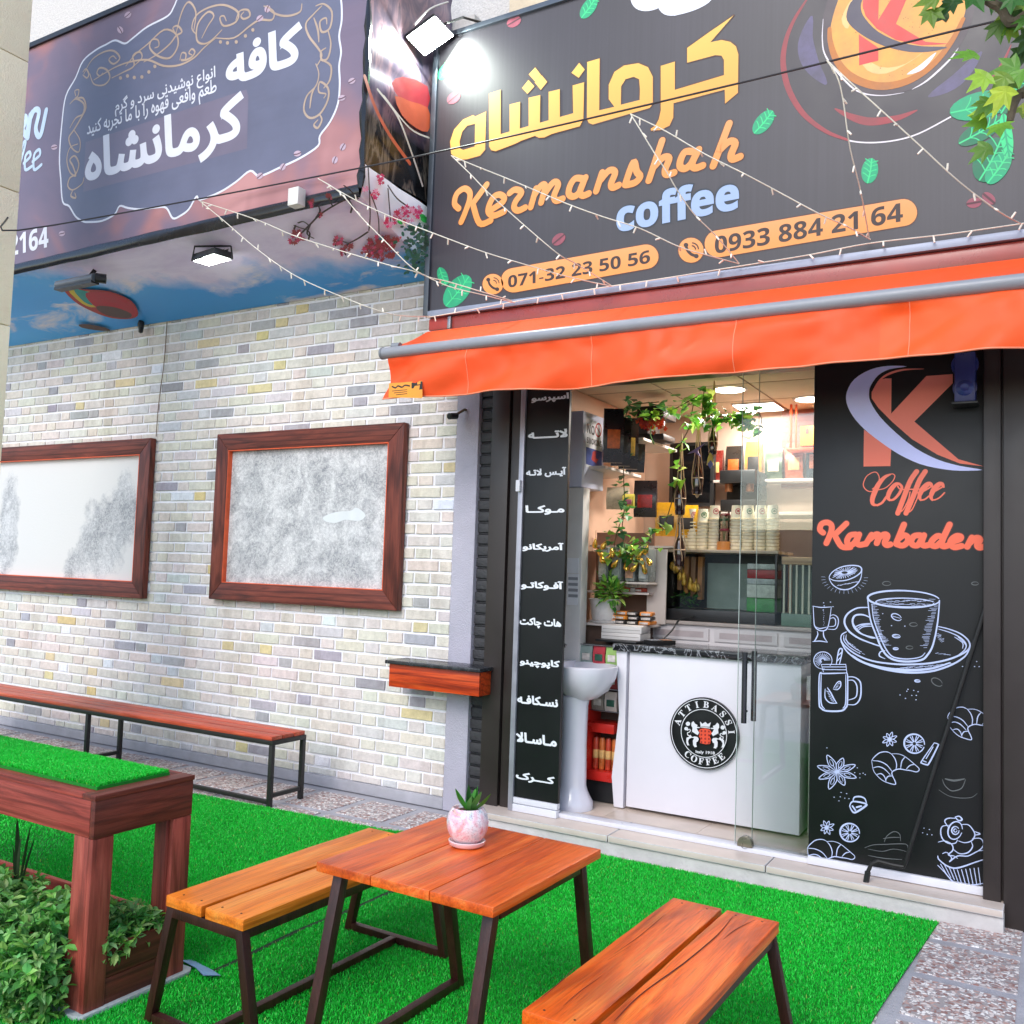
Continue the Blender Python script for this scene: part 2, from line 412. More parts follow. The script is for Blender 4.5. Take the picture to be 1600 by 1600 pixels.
cement = M('cement', 'a9a8ae', .85, var=.15, scale=6, bump=.5, bscale=120)
PV = MB(); PV.box(-9.5, 6, -2.2, 5.6, -.25, -.006, 0)
x = -9.3
while x < 5.6:
    y = 5.1
    while y > -2:
        if not (-5.6 < x < -1.2 and .4 < y < 4): PV.box(x, x+.375, y-.375, y, -.02, -.002+random.uniform(0, .0015), 1)
        y -= .44
    x += .44
PV.box(-14, 10, -9, -2.205, -.25, -.006, 2); PV.box(-14, -9.505, -2.2, 5.6, -.25, -.006, 2); PV.box(6.005, 10, -2.2, 5.6, -.25, -.006, 2)  # unseen outer paving, added pale so light bounces up to the canopy soffit
struct(PV.build('pavement', [cement, terr, M('pale_concrete', 'cbc7bf', .9, var=.1, scale=4)]))
# ============================================================ café building
BLD = thing('cafe_building', 'café storefront building with pale brick wall, open glazed shop and cream upper floor', 'building', (0, 5.2, 0))
YW = 5.222
bricks = MB(); bricks.box(-9.8, -3.5, YW, YW+.25, 0, 3.9, 0)
p0 = Yp(642, 770, YW); x00 = p0.x; z00 = p0.z-.033; RH = .08468; PER = .411
rb = random.Random(3)
def bcol(small):
    r = rb.random(); r = r*.9 if not small and rb.random() < .55 else r
    if r < .60: c = mixc(lin('dad3c8'), lin('dcd6cd'), rb.random())
    elif r < .80: c = mixc(lin('dad2ca'), lin('dbd5cf'), rb.random())
    elif r < .86: c = lin('d2d1d2')
    elif r < .935: c = mixc(lin('a3a1a7'), lin('b9b7bc'), rb.random())
    elif r < .985: c = mixc(lin('dac48e'), lin('ded0a8'), rb.random())
    else: c = lin('e8edf2')
    return tuple(k*.97*rb.uniform(.95, 1.04) for k in c)
for row in range(-30, 29):
    z0 = z00+row*RH; z1 = z0+.066
    if z1 > 3.7 or z1 < .1: continue
    z0 = max(z0, .078)
    x = x00-20*PER+(PER/2 if row % 2 else 0); k = 0
    while x < -3.53:
        w = .257 if k % 2 == 0 else .121
        xa, xb = max(x, -9.7)+rb.uniform(-.003, .003), min(x+w, -3.515)+rb.uniform(-.003, .003)
        if xb-xa > .02:
            j = lambda: rb.uniform(-.0022, .0022)
            pr = .0095+rb.uniform(-.002, .002); c = .0025
            o = [(xa+j(), z0+j()), (xb+j(), z0+j()), (xb+j(), z1+j()), (xa+j(), z1+j())]
            mx_ = sum(q[0] for q in o)/4; mz_ = sum(q[1] for q in o)/4
            inn = [(q[0]-c*(1 if q[0] > mx_ else -1), q[1]-c*(1 if q[1] > mz_ else -1)) for q in o]
            V = [(q[0], YW-.0005, q[1]) for q in o]+[(q[0], YW-pr+.003, q[1]) for q in o]+[(q[0], YW-pr, q[1]) for q in inn]
            F = [(8, 9, 10, 11)]
            for a in range(4):
                b2 = (a+1) % 4; F += [(a, b2, 4+b2, 4+a), (4+a, 4+b2, 8+b2, 8+a)]
            bricks.add(V, F, 1, bcol(w < .2))
        x += w+.0165; k += 1
bricks.build('brick_wall', [M('brick_joint', 'efeef3', .9, var=.05, scale=30, bump=.5, bscale=150), colattr('brick_face', .85, .6, 90, grime=True)], BLD)
MB().box(-9.7, -3.50, 5.19, YW+.1, 0, .075).build('plinth', cement, BLD, bevel=.01)
plaster = M('grey_plaster', 'b3b0bd', .85, var=.06, scale=5, bump=.6, bscale=140)
MB().box(-3.5, -3.322, 5.19, 5.5, 0, 3.27).build('pilaster', plaster, BLD, bevel=.006)
db = MB(); db.box(-3.322, -3.14, 5.235, 5.5, 0, 3.27, 0)
z = .1
while z < 3.2:
    db.box(-3.318+rb.uniform(-.004, .004), -3.17, 5.214+rb.uniform(-.004, .004), 5.24, z, z+.058, 0, None)
    db.box(-3.31, -3.175, 5.224, 5.236, z+.062, z+.068, 1); z += .076
db.build('dark_brick_strip', [M('dark_brick_paint', '343437', .6, var=.2, scale=20, bump=.5), M('dark_joint', '77777d', .8)], BLD, bevel=.004)
brown = M('brown_metal', '2b2422', .42, var=.1, scale=4, spec=.5)
bpst = MB(); bpst.box(-3.175, -3.04, 5.12, 5.4, -.01, 3.27).box(-3.03, -2.955, 5.135, 5.4, -.01, 3.27).box(-3.045, -3.025, 5.16, 5.4, 0, 3.27)
bpst.build('door_post', brown, BLD, bevel=.006)
bps = MB(); bps.box(-.292, -.215, 5.07, 5.4, -.01, 3.27).box(-.205, -.06, 5.06, 5.4, -.01, 3.27).box(-.22, -.2, 5.1, 5.4, 0, 3.27)
bps.build('door_post', brown, BLD, bevel=.006)
db2 = MB(); db2.box(-.06, 1.8, 5.1, 5.4, 0, 3.3, 0)
z = .03
while z < 3.2:
    for kk in range(4): db2.box(-.055+kk*.45, .38+kk*.45, 5.08+rb.uniform(-.004, .004), 5.11, z, z+.058)
    z += .076
db2.build('dark_brick_strip', M('dark_brick_paint', '343437', .6), BLD, bevel=.004)
# head beam above door, wall behind the signs, upper floor
MB().box(-3.2, 1.8, 5.18, 5.45, 2.82, 3.27).build('lintel', brown, BLD)
up = MB(); up.box(-9.8, 3, 5.4, 5.7, 3.27, 12)
up.build('upper_wall', M('speckled_render', 'cfccc8', .9, var=.1, scale=40, bump=.8, bscale=60), BLD)
MB().box(-9.8, -3.5, YW+.001, 5.42, 3.7, 5.5).build('upper_wall', M('speckled_render', 'cfccc8', .9), BLD)
cl = MB()
for i in range(8):
    for k in range(6): cl.box(-3.3+i*.52, -3.3+i*.52+.508, 5.36, 5.41, 5.3+k*.62, 5.3+k*.62+.608)
cl.build('stone_cladding', M('cream_stone', 'd9c9ae', .8, var=.14, scale=7, bump=.4), BLD, bevel=.004)
# threshold step and shop floor (marble)
marble = M('step_marble', 'c9bbb0', .4, var=.1, scale=5, bump=.1)
st = MB(); st.box(-3.2, -.2, 4.965, 5.3, -.02, .068, 0)
for x0, x1 in ((-3.2, -2.2), (-2.195, -1.3), (-1.295, -.2)): st.box(x0, x1, 4.95, 5.32, .072, .108, 1)
st.build('step', [M('step_riser', 'c3bfbd', .7, var=.12, scale=8, bump=.3), marble], BLD, bevel=.005)
fl = MB()
for i in range(6):
    for k in range(5): fl.box(-3.0+i*.6+.001, -3.0+i*.6+.599, 5.321+k*.6, 5.321+k*.6+.598, 0, .104)
fl.build('floor', M('floor_tile', 'cbbcae', .22, var=.12, scale=3, spec=.6), BLD, bevel=.0015)
# interior shell
iw = M('interior_cream', 'd4bca4', .7, var=.05)
LWX = -2.95
MB().box(LWX-.1, LWX, 5.42, 7.6, .1, 3).build('inner_wall', iw, BLD)
MB().box(LWX, .3, 7.2, 7.3, .1, 3).build('inner_wall', M('interior_beige', 'c4aa98', .6, var=.05), BLD)
MB().box(.2, .3, 5.4, 7.2, .1, 3).build('inner_wall', M('interior_light', 'cfc8c4', .6, var=.08), BLD)
ce = MB(); ce.box(LWX-.1, .3, 5.45, 7.3, 2.93, 3.0, 0)
for i in range(6):
    for k in range(3): ce.box(LWX+i*.6, LWX+i*.6+.592, 5.48+k*.6, 5.48+k*.6+.592, 2.905, 2.935, 1)
ce.build('ceiling', [M('ceiling_gap', '7d6f60', .8), M('ceiling_tile', 'd6c6ae', .75, var=.05)], BLD, bevel=.003)
MB().box(-1.8, .2, 7.15, 7.199, 2.3, 2.9).build('wall_panel', wood('terracotta_board', '8c5448', 'a46a5c', 'b47c70', 'x', .4), BLD)
MB().box(-9.9, 6, 5.3, 12, 12, 12.2).build('roof', M('roofing', '77736d', .9), BLD)
MB().box(-9.9, 6, 11.8, 12, 0, 12).box(-9.95, -9.8, 5.3, 12, 0, 12).box(5.9, 6, 5.3, 12, 0, 12).box(1.8, 6, 5.2, 5.4, 0, 12).build('outer_wall', M('speckled_render', 'cfccc8', .9), BLD)
# black metal frame round the glazing head and the white sill rail
whmet = M('white_metal', 'd5d5dc', .35, var=.04)
MB().box(-2.935, -.295, 5.12, 5.2, .109, .135).build('sill_rail', whmet, BLD, bevel=.003)

# neighbour's stone pillar on the left
PIL = thing('stone_pillar', 'tall cream stone pillar of the neighbouring building at far left edge', 'pillar', (-6.3, 3.2, 0))
pl = MB(); z = -.02
for h in (.42, .9, .9, .9, .9, .9, .9, .9):
    pl.box(-6.75, -5.93, 2.75, 3.5, z, z+h-.006); z += h
pl.build('stone_block', M('pillar_stone', 'fff0d0', .8, var=.05, scale=4, bump=.5, bscale=90), PIL, bevel=.006)
# opposite side of the street: what the shop glass looks at
OPP = thing('street_building', 'pale building across the street, mirrored faintly in the shop door glass', 'building', (0, -16, 0))
ob = MB(); ob.box(-16, 14, -20, -16, 0, 3)
ob.build('wall', M('opposite_render', 'c4c0b8', .9), OPP)
for i in range(9):
    for k in range(1):
        w_ = MB(); w_.box(-14.5+i*3.1, -12.8+i*3.1, -16.06, -15.98, 1+k*3.6, 2.9+k*3.6)
        w_.build('window', M('dark_glass', '20262c', .1), OPP)

# ============================================================ recessed panels on the brick wall
def wall_panel(px, label, kind):
    P = [Yp(*q, 5.15) for q in px]; x0 = (P[0].x+P[3].x)/2; x1 = (P[1].x+P[2].x)/2; z1 = (P[0].z+P[1].z)/2; z0 = (P[2].z+P[3].z)/2
    R = thing('wall_panel', label, 'wall panel', ((x0+x1)/2, 5.2, z0), group='framed plaster panels on the brick wall')
    fx = wood('frame_wood_x', '45201a', '763629', '964a38', 'x', .5, 1.5); fz = wood('frame_wood_z', '45201a', '763629', '964a38', 'z', .5, 1.5)
    w = .135; y0, y1 = 5.15, 5.207
    for zz, s_ in ((z0, 1), (z1, -1)):
        b_ = WB(); b_.prism([(x0, y0, zz), (x1, y0, zz), (x1-w, y0, zz+s_*w), (x0+w, y0, zz+s_*w)], (0, y1-y0, 0)); b_.build('frame_rail', fx, R, bevel=.005)
    for xx, s_ in ((x0, 1), (x1, -1)):
        b_ = WB(); b_.prism([(xx, y0, z0+.002), (xx, y0, z1-.002), (xx+s_*(w-.001), y0, z1-w), (xx+s_*(w-.001), y0, z0+w)], (0, y1-y0, 0)); b_.build('frame_rail', fz, R, bevel=.005)
    li = MB(); a, b_, c, d = x0+w, x1-w, z0+w, z1-w; t_ = .006
    li.box(a, b_, 5.152, 5.2, d-t_, d).box(a, b_, 5.152, 5.2, c, c+t_).box(a, a+t_, 5.152, 5.2, c+t_, d-t_).box(b_-t_, b_, 5.152, 5.2, c+t_, d-t_)
    li.build('liner', M('orange_paint', 'd9582c', .5, var=.2, scale=12), R)
    m, t, b = nodes('panel_plaster_'+kind); co = coords(t)
    n1 = nd(t, 'ShaderNodeTexNoise', i_Scale=5 if kind == 'b' else 2.2, i_Detail=8, i_Roughness=.7, i_Distortion=.4); t.links.new(co, n1.inputs['Vector'])
    n2 = nd(t, 'ShaderNodeTexNoise', i_Scale=22, i_Detail=4, i_Roughness=.75, i_Distortion=2.2); t.links.new(co, n2.inputs['Vector'])
    v = nd(t, 'ShaderNodeTexVoronoi', i_Scale=38, feature='DISTANCE_TO_EDGE'); wv = nd(t, 'ShaderNodeVectorMath', operation='MULTIPLY_ADD'); wv.inputs[1].default_value = (.09, .09, .09)
    t.links.new(n2.outputs['Color'], wv.inputs[0]); t.links.new(co, wv.inputs[2]); t.links.new(wv.outputs[0], v.inputs['Vector'])
    base = ramp(t, n1.outputs['Fac'], [(.32, lin('85888d')), (.48, lin('a9abae')), (.6, lin('cccdce')), (.72, lin('b2b4b7'))])
    m1 = nd(t, 'ShaderNodeMix', data_type='RGBA', blend_type='SCREEN' if kind == 'b' else 'SCREEN'); m1.inputs[0].default_value = .6
    t.links.new(base, m1.inputs[6]); t.links.new(ramp(t, n2.outputs['Fac'], [(.47, (0, 0, 0)), (.56, (.6, .6, .58)), (.66, (.1, .1, .1))]), m1.inputs[7])
    m2 = nd(t, 'ShaderNodeMix', data_type='RGBA', blend_type='MULTIPLY'); m2.inputs[0].default_value = .55
    t.links.new(m1.outputs[2], m2.inputs[6]); t.links.new(ramp(t, v.outputs['Distance'], [(.0, (.35, .35, .38)), (.07, (1, 1, 1))]), m2.inputs[7])
    out = m2.outputs[2]
    if kind == 'a':          # half the panel has been painted over in white
        R0 = R.location; P9 = PY(5.192); ds = []
        for cx_, cy_, sx_, sz_ in ((160, 845, 1.0, .85), (195, 800, 1.6, 1.0), (12, 830, 1.9, .6), (120, 890, 1.6, 1.8)):
            c_ = P9.at(cx_, cy_)-R0; vm = nd(t, 'ShaderNodeVectorMath', operation='MULTIPLY'); vm.inputs[1].default_value = (sx_, 0, sz_); t.links.new(co, vm.inputs[0])
            vd = nd(t, 'ShaderNodeVectorMath', operation='DISTANCE'); vd.inputs[1].default_value = (c_.x*sx_, 0, c_.z*sz_); t.links.new(vm.outputs[0], vd.inputs[0]); ds.append(vd.outputs['Value'])
        cur = ds[0]
        for d_ in ds[1:]:
            mn = nd(t, 'ShaderNodeMath', operation='MINIMUM'); t.links.new(cur, mn.inputs[0]); t.links.new(d_, mn.inputs[1]); cur = mn.outputs[0]
        n5 = nd(t, 'ShaderNodeTexNoise', i_Scale=4, i_Detail=8, i_Roughness=.7); t.links.new(co, n5.inputs['Vector'])
        mm = nd(t, 'ShaderNodeMath', operation='MULTIPLY_ADD'); mm.inputs[1].default_value = .5; t.links.new(n5.outputs['Fac'], mm.inputs[0]); t.links.new(cur, mm.inputs[2])
        m3 = nd(t, 'ShaderNodeMix', data_type='RGBA'); t.links.new(ramp(t, mm.outputs[0], [(.50, (0, 0, 0)), (.60, (1, 1, 1))]), m3.inputs[0]); t.links.new(out, m3.inputs[6]); m3.inputs[7].default_value = (*lin('d6d5d3'), 1); out = m3.outputs[2]
    t.links.new(out, b.inputs['Base Color']); b.inputs['Roughness'].default_value = .8
    bp = nd(t, 'ShaderNodeBump', i_Strength=.5, i_Distance=.004); t.links.new(n2.outputs['Fac'], bp.inputs['Height']); t.links.new(bp.outputs[0], b.inputs['Normal'])
    pb = MB(); pb.box(a, b_, 5.192, 5.206, c, d); pb.build('plaster_panel', m, R)
    if kind == 'b':
        s_ = MB(); P5 = PY(5.192); shape(s_, '505,808 525,800 548,798 556,793 568,800 570,808 560,814 540,812 525,817 510,815', P5, .0015, sm=3)
        s_.build('paint_patch', M('patch_white', 'd3d8da', .8, var=.05), R)
    return R
wall_panel([(340, 678), (635, 660), (617, 953), (325, 937)], 'framed plaster panel evenly mottled grey, nearer the shop door', 'b')
wall_panel([(-40, 703), (235, 683), (222, 932), (-54, 920)], 'framed plaster panel half painted over in white, beside the cream pillar', 'a')
# ============================================================ canopy over the brick wall, wrapped in printed banners
YL = 4.33                      # front banner plane
XE = -3.70                     # right end of the canopy
ZF, ZB, ZT = 3.955, 3.625, 5.805  # front bottom edge, foot at the wall, top
CAN = thing('sign_canopy', 'deep box canopy over the brick wall wrapped in printed banners, sky print underneath', 'canopy', (-6.5, 4.8, 3.8))
grayv = M('banner_lilac', '55526e', .5, var=.12, scale=1.2, spec=.35)
# front banner: slightly rippled vinyl sheet
def rippled(x0, x1, z0, z1, y, nx, nz, amp, seed, axis='y'):
    V = []; F = []
    for k in range(nz+1):
        for i in range(nx+1):
            x = x0+(x1-x0)*i/nx; z = z0+(z1-z0)*k/nz
            d = amp*noise.noise((x*.9+seed, z*4, seed)); V.append((x, y-abs(d), z) if axis == 'y' else (y+abs(d), x, z))
    for k in range(nz):
        for i in range(nx): a = k*(nx+1)+i; F.append((a, a+1, a+nx+2, a+nx+1))
    return V, F
m, t, b = nodes('banner_print'); co = coords(t)
n1 = nd(t, 'ShaderNodeTexNoise', i_Scale=.9, i_Detail=3, i_Distortion=.6); t.links.new(co, n1.inputs['Vector'])
t.links.new(ramp(t, n1.outputs['Fac'], [(.35, lin('6c667c')), (.5, lin('7c6d80')), (.6, lin('a57678')), (.68, lin('bc8a8a'))]), b.inputs['Base Color'])
n2 = nd(t, 'ShaderNodeTexNoise', i_Scale=1.1, i_Detail=3, i_Distortion=.5); t.links.new(coords(t, (.5, 1, 2.6), (0, RD(18), 0)), n2.inputs['Vector'])
bp = nd(t, 'ShaderNodeBump', i_Strength=.22, i_Distance=.05); t.links.new(n2.outputs['Fac'], bp.inputs['Height']); t.links.new(bp.outputs[0], b.inputs['Normal'])
b.inputs['Roughness'].default_value = .5; b.inputs['Specular IOR Level'].default_value = .3
fb = MB(); V, F = rippled(-9.6, XE, ZF, ZT, YL, 80, 40, 0, 3); fb.add(V, F)
FB = fb.build('front_banner', m, CAN, sm=True)
PL4 = PY(YL-.0008)
# scalloped plaque printed on the banner
CART = '130,346 118,338 108,322 98,315 95,280 93,245 97,190 103,150 118,122 130,95 150,78 165,70 180,63 195,68 207,60 230,42 262,25 272,10 280,-5 310,-30 400,-62 480,-52 526,-28 533,0 534,31 530,56 533,81 530,103 531,131 528,162 516,190 500,212 497,228 469,247 437,262 406,275 391,267 369,284 344,300 313,312 307,307 295,327 282,337 270,341 260,325 245,324 220,327 200,325 187,322 179,335 160,345 140,347'
q = MB(); shape(q, CART, PL4, 0, sm=3); q.build('plaque_print', M('plaque_blue', '62667e', .45, var=.14, scale=1.6, bump=.3, bscale=1.2, bmap=(.5, 1, 2.6)), CAN)
q = MB(); stroke(q, CART, .015, PL4, .001, closed=True, n=4); q.build('plaque_outline', M('vinyl_white', 'd9dce8', .5, var=.03), CAN)
q = MB(); shape(q, '134,222 385,140 388,150 386,232 300,255 130,300', PL4, .0018); q.build('patch_print', M('patch_mauve', '716b80', .45, var=.08, scale=2, bump=.3, bscale=1.2, bmap=(.5, 1, 2.6)), CAN)
T1 = (100, 0, 3.2); go = MB()
for s_ in ('95,360 110,345 125,370 115,390 95,375', '100,370 140,300 200,260 250,255 280,290 250,320 225,300 245,280 262,295', '130,370 150,420 200,425 230,390 215,350 180,340 165,365 180,380 195,365', '150,400 250,340 330,310 420,300 500,330 580,325 650,290 700,240 760,190',
           '310,330 360,270 420,220 500,150 560,170 570,230 530,290 470,280 430,240 440,200 470,200 475,230 455,240', '400,310 470,270 530,220 560,180 590,160 570,130 545,140 560,170', '240,390 300,360 350,330 345,280 380,260 390,290 350,330', '580,300 590,265 610,270 605,300 585,300 610,300 640,285 655,260 640,245 625,265 640,275',
           '660,170 640,140 660,80 720,40 800,25 870,60 860,110 800,130 780,90 800,80 812,105', '690,190 720,130 750,80 720,60 670,120 665,200 700,220 740,200 790,150', '560,170 590,60 625,10 660,60 650,150', '760,190 850,190 930,130 980,100 1040,100 1050,60 1010,30', '860,100 880,55 920,50 930,80 900,95 885,80 900,60', '1000,30 1060,70 1120,80 1180,60 1190,20',
           '60,480 55,455 75,450 70,480 55,495 95,490 110,540 80,600 50,650 25,690 40,740 75,760 80,700 50,650', '30,520 60,495 100,520 95,570 60,590 30,640', '70,720 30,740 15,800 30,860 60,880 45,830 30,800 55,780 75,820 60,870 30,890 20,930 45,950 90,920 100,890', '45,950 35,980 60,990 55,965',
           '1290,30 1250,70 1210,120 1225,180 1270,240 1290,280 1265,330', '1260,30 1300,20 1340,60 1330,140 1290,160 1280,110 1310,90 1315,120', '1250,90 1270,150 1275,210', '1320,150 1335,220 1320,290 1290,300 1285,260 1310,240', '1260,320 1275,370 1260,430 1215,480 1200,550 1230,590 1280,570 1320,500 1320,440 1280,410 1275,460 1310,470 1300,490', '1290,300 1335,330 1330,400 1300,440', '1230,540 1240,470 1265,420', '1280,575 1290,600 1270,640 1250,625 1270,600'):
    stroke(go, s_, .013, PL4, .0035, T=T1, n=4, taper=(.6, 1.2))
for x_, y_ in ((283, 390), (318, 380), (352, 388), (390, 385), (425, 360), (455, 332), (783, 210), (818, 215), (862, 210), (908, 180), (945, 150)): shape(go, ell(x_, y_, 8, 9), PL4, .0035, T=T1)
go.build('scroll_ornament', M('ornament_rose', 'b09a88', .5, var=.2, scale=3), CAN)
bnm = [M('bean_pink', 'b9a3b3', .5), M('bean_dark', '5c3f4c', .5)]
for x_, y_, r_ in ((282, 150, 60), (320, 75, -40), (1440, 405, -30), (1390, 490, -20), (1168, 768, -15), (980, 880, -40), (1395, 735, -60), (1355, 800, -70), (1095, 835, -60), (1018, 45, -70), (980, 92, -40)):
    be = MB(); shape(be, ell(x_, y_, 19, 14, r_), PL4, .0045, T=T1); dx, dy = 17*math.cos(RD(r_)), 17*math.sin(RD(r_)); stroke(be, '%f,%f %f,%f %f,%f' % (x_-dx, y_-dy, x_+dy*.2, y_+3, x_+dx, y_+dy), .008, PL4, .0055, 1, T=T1); be.build('bean_print', bnm, CAN)
for x_, y_ in ((85, 230), (97, 365)): be = MB(); shape(be, ell(x_, y_, 5, 4, -20), PL4, .0045); stroke(be, '%f,%f %f,%f' % (x_-4, y_+1, x_+4, y_-1), .008, PL4, .0055, 1); be.build('bean_print', bnm, CAN)
white4 = M('vinyl_white', 'd9dce8', .5)
def word(s, A, B, T, pl, mat, par, off=.005, bold=.03, name='lettering'):
    q = MB(); txt(q, s, A, B, T, pl, off, bold); return q.build(name, mat, par)
wordh(fa('کافه'), 353, 137, 473, 62, PL4, white4, CAN, bold=.042)
wordh(fa('کرمانشاه'), 133, 305, 383, 84, PL4, white4, CAN, bold=.034)
wordh(fa('انواع نوشیدنی سرد و گرم'), 180, 183, 337, 28, PL4, white4, CAN, bold=.014)
wordh(fa('طعم واقعی قهوه را با ما تجربه کنید'), 136, 221, 339, 30, PL4, white4, CAN, bold=.014)
wordh(SANSB('2164'), 15, 401, 76, 33, PL4, white4, CAN, bold=.01)
blw = M('vinyl_blue_white', 'b9cfe6', .5)
for w_, ws in ((.05, ('120,800 150,790 165,740 150,730 130,760 135,800 165,850', '165,850 195,700 175,860', '185,760 215,690 245,700 225,800 240,850 260,830 290,690')), (.028, ('120,1050 160,900 150,890 130,960', '150,1020 190,980 185,950 160,980 160,1060 200,1040', '205,1010 250,970 245,935 215,970 215,1060 260,1030'))):
    ns = MB()
    for s_ in ws: stroke(ns, s_, w_, PL4, .005, T=(0, 0, 4))
    ns.build('lettering', blw, CAN)
# black plastic welt along the lower front edge
wt = MB()
NW = 90; wv = []
for k in range(NW+1):
    xa = -9.6+k*5.9/NW; r1, r2 = noise.noise((xa*2.3, 0, 1)), noise.noise((xa*3.1, 4, 1)); r3 = noise.noise((xa*7, 2, 1))
    wv += [(xa, YL-.004, ZF-.078+.008*r1), (xa, YL-.016-.006*r3, ZF-.062+.008*r2), (xa, YL-.022-.007*r1, ZF-.03+.01*r3), (xa, YL-.012-.004*r2, ZF+.0+.008*r1), (xa, YL-.003, ZF+.012+.007*r2)]
wt.add(wv, [(k*5+j, k*5+5+j, k*5+6+j, k*5+1+j) for k in range(NW) for j in range(4)])
wt.build('bottom_welt', M('black_vinyl', '17181c', .25, var=.3, scale=3, bump=.25, bscale=7, spec=.6), CAN, sm=True, ang=60)
ct_ = MB(); ct_.tube([(XE+.012, YL-.015+random.uniform(-.01, .01), ZF-.03+i*.08) for i in range(26)], [.018+random.uniform(-.007, .01) for i in range(26)], 6)
ct_.build('corner_trim', M('black_vinyl', '23252c', .3), CAN, sm=True)
MB().box(-9.7, XE, YL-.02, YL+.02, 5.79, 5.83).build('top_trim', M('black_trim', '1c1c1f', .4), CAN)
# soffit banner: sloping sky print
def sof(u, v):   # u along X, v 0 front .. 1 wall
    x = -9.6+u*(XE+9.6); return Vector((x, YL+v*(5.205-YL), ZF-.07-v*(ZF-.07-ZB)-.012*noise.noise((x*1.3, v*2, 5))*math.sin(math.pi*v)))
sb = MB(); NX, NY = 60, 12
sb.add([sof(i/NX, k/NY) for k in range(NY+1) for i in range(NX+1)], [(k*(NX+1)+i, (k+1)*(NX+1)+i, (k+1)*(NX+1)+i+1, k*(NX+1)+i+1) for k in range(NY) for i in range(NX)])
m, t, b = nodes('sky_print'); co = coords(t, (.8, 2.2, 1))
n1 = nd(t, 'ShaderNodeTexNoise', i_Scale=1.5, i_Detail=9, i_Roughness=.62, i_Distortion=.5); t.links.new(co, n1.inputs['Vector'])
n2 = nd(t, 'ShaderNodeTexNoise', i_Scale=.5, i_Detail=2); t.links.new(co, n2.inputs['Vector'])
mx = nd(t, 'ShaderNodeMix', data_type='RGBA'); t.links.new(ramp(t, n1.outputs['Fac'], [(.52, (0, 0, 0)), (.64, (1, 1, 1))]), mx.inputs[0])
t.links.new(ramp(t, n2.outputs['Fac'], [(.3, lin('3a96e6')), (.7, lin('56b4f4'))]), mx.inputs[6]); mx.inputs[7].default_value = (*lin('e6dae2'), 1)
sx = nd(t, 'ShaderNodeSeparateXYZ'); t.links.new(coords(t), sx.inputs[0])
n4 = nd(t, 'ShaderNodeTexNoise', i_Scale=1.6, i_Detail=6, i_Roughness=.6); t.links.new(coords(t), n4.inputs['Vector'])
ma = nd(t, 'ShaderNodeMath', operation='MULTIPLY_ADD'); ma.inputs[1].default_value = .9; t.links.new(n4.outputs['Fac'], ma.inputs[0])
mr = nd(t, 'ShaderNodeMapRange'); mr.inputs[1].default_value = .45; mr.inputs[2].default_value = -.47; t.links.new(sx.outputs[1], mr.inputs[0]); t.links.new(mr.outputs[0], ma.inputs[2])
mb_x = nd(t, 'ShaderNodeMapRange'); mb_x.inputs[1].default_value = -.6; mb_x.inputs[2].default_value = .9; mb_x.inputs[3].default_value = .55; mb_x.inputs[4].default_value = 0; t.links.new(sx.outputs[0], mb_x.inputs[0])
ms = nd(t, 'ShaderNodeMath', operation='SUBTRACT'); t.links.new(ma.outputs[0], ms.inputs[0]); t.links.new(mb_x.outputs[0], ms.inputs[1])
mx2 = nd(t, 'ShaderNodeMix', data_type='RGBA'); t.links.new(ramp(t, ms.outputs[0], [(.72, (0, 0, 0)), (.95, (.8, .8, .8)), (1.1, (1, 1, 1))]), mx2.inputs[0])
t.links.new(mx.outputs[2], mx2.inputs[6]); t.links.new(ramp(t, n1.outputs['Fac'], [(.35, lin('d4c4e8')), (.6, lin('ebe0fa'))]), mx2.inputs[7])
t.links.new(mx2.outputs[2], b.inputs['Base Color']); b.inputs['Roughness'].default_value = .45; b.inputs['Specular IOR Level'].default_value = .4
SOF = sb.build('soffit_banner', m, CAN, sm=True)
sl_n = Vector((0, -(ZF-.07-ZB), -(5.205-YL))).normalized()
PS = Pl(sof(.5, 0)+sl_n*.02, sl_n)
q = MB()
for k, c in enumerate(('98,448 130,452 170,455 205,470 216,490 205,498 175,497 145,487 115,470', '106,452 130,454 150,458 178,468 150,480 128,474', '115,452 135,455 152,462 148,476 132,472', '134,458 165,456 200,470 214,488 200,497 172,492 145,476', '152,478 180,480 205,490 200,497 172,494 155,486')):
    shape(q, c, PS, .001+k*.001, k, sm=3)
shape(q, '123,507 140,507 165,512 172,517 150,516 128,512', PS, .001, 4, sm=2)
q.build('balloon_print', [M('balloon_red', 'a83a34', .6), M('balloon_yellow', 'c9b23f', .6), M('balloon_teal', '2f8f8c', .6), M('balloon_crimson', 'b0303c', .6), M('balloon_brown', '5c4440', .6)], CAN)
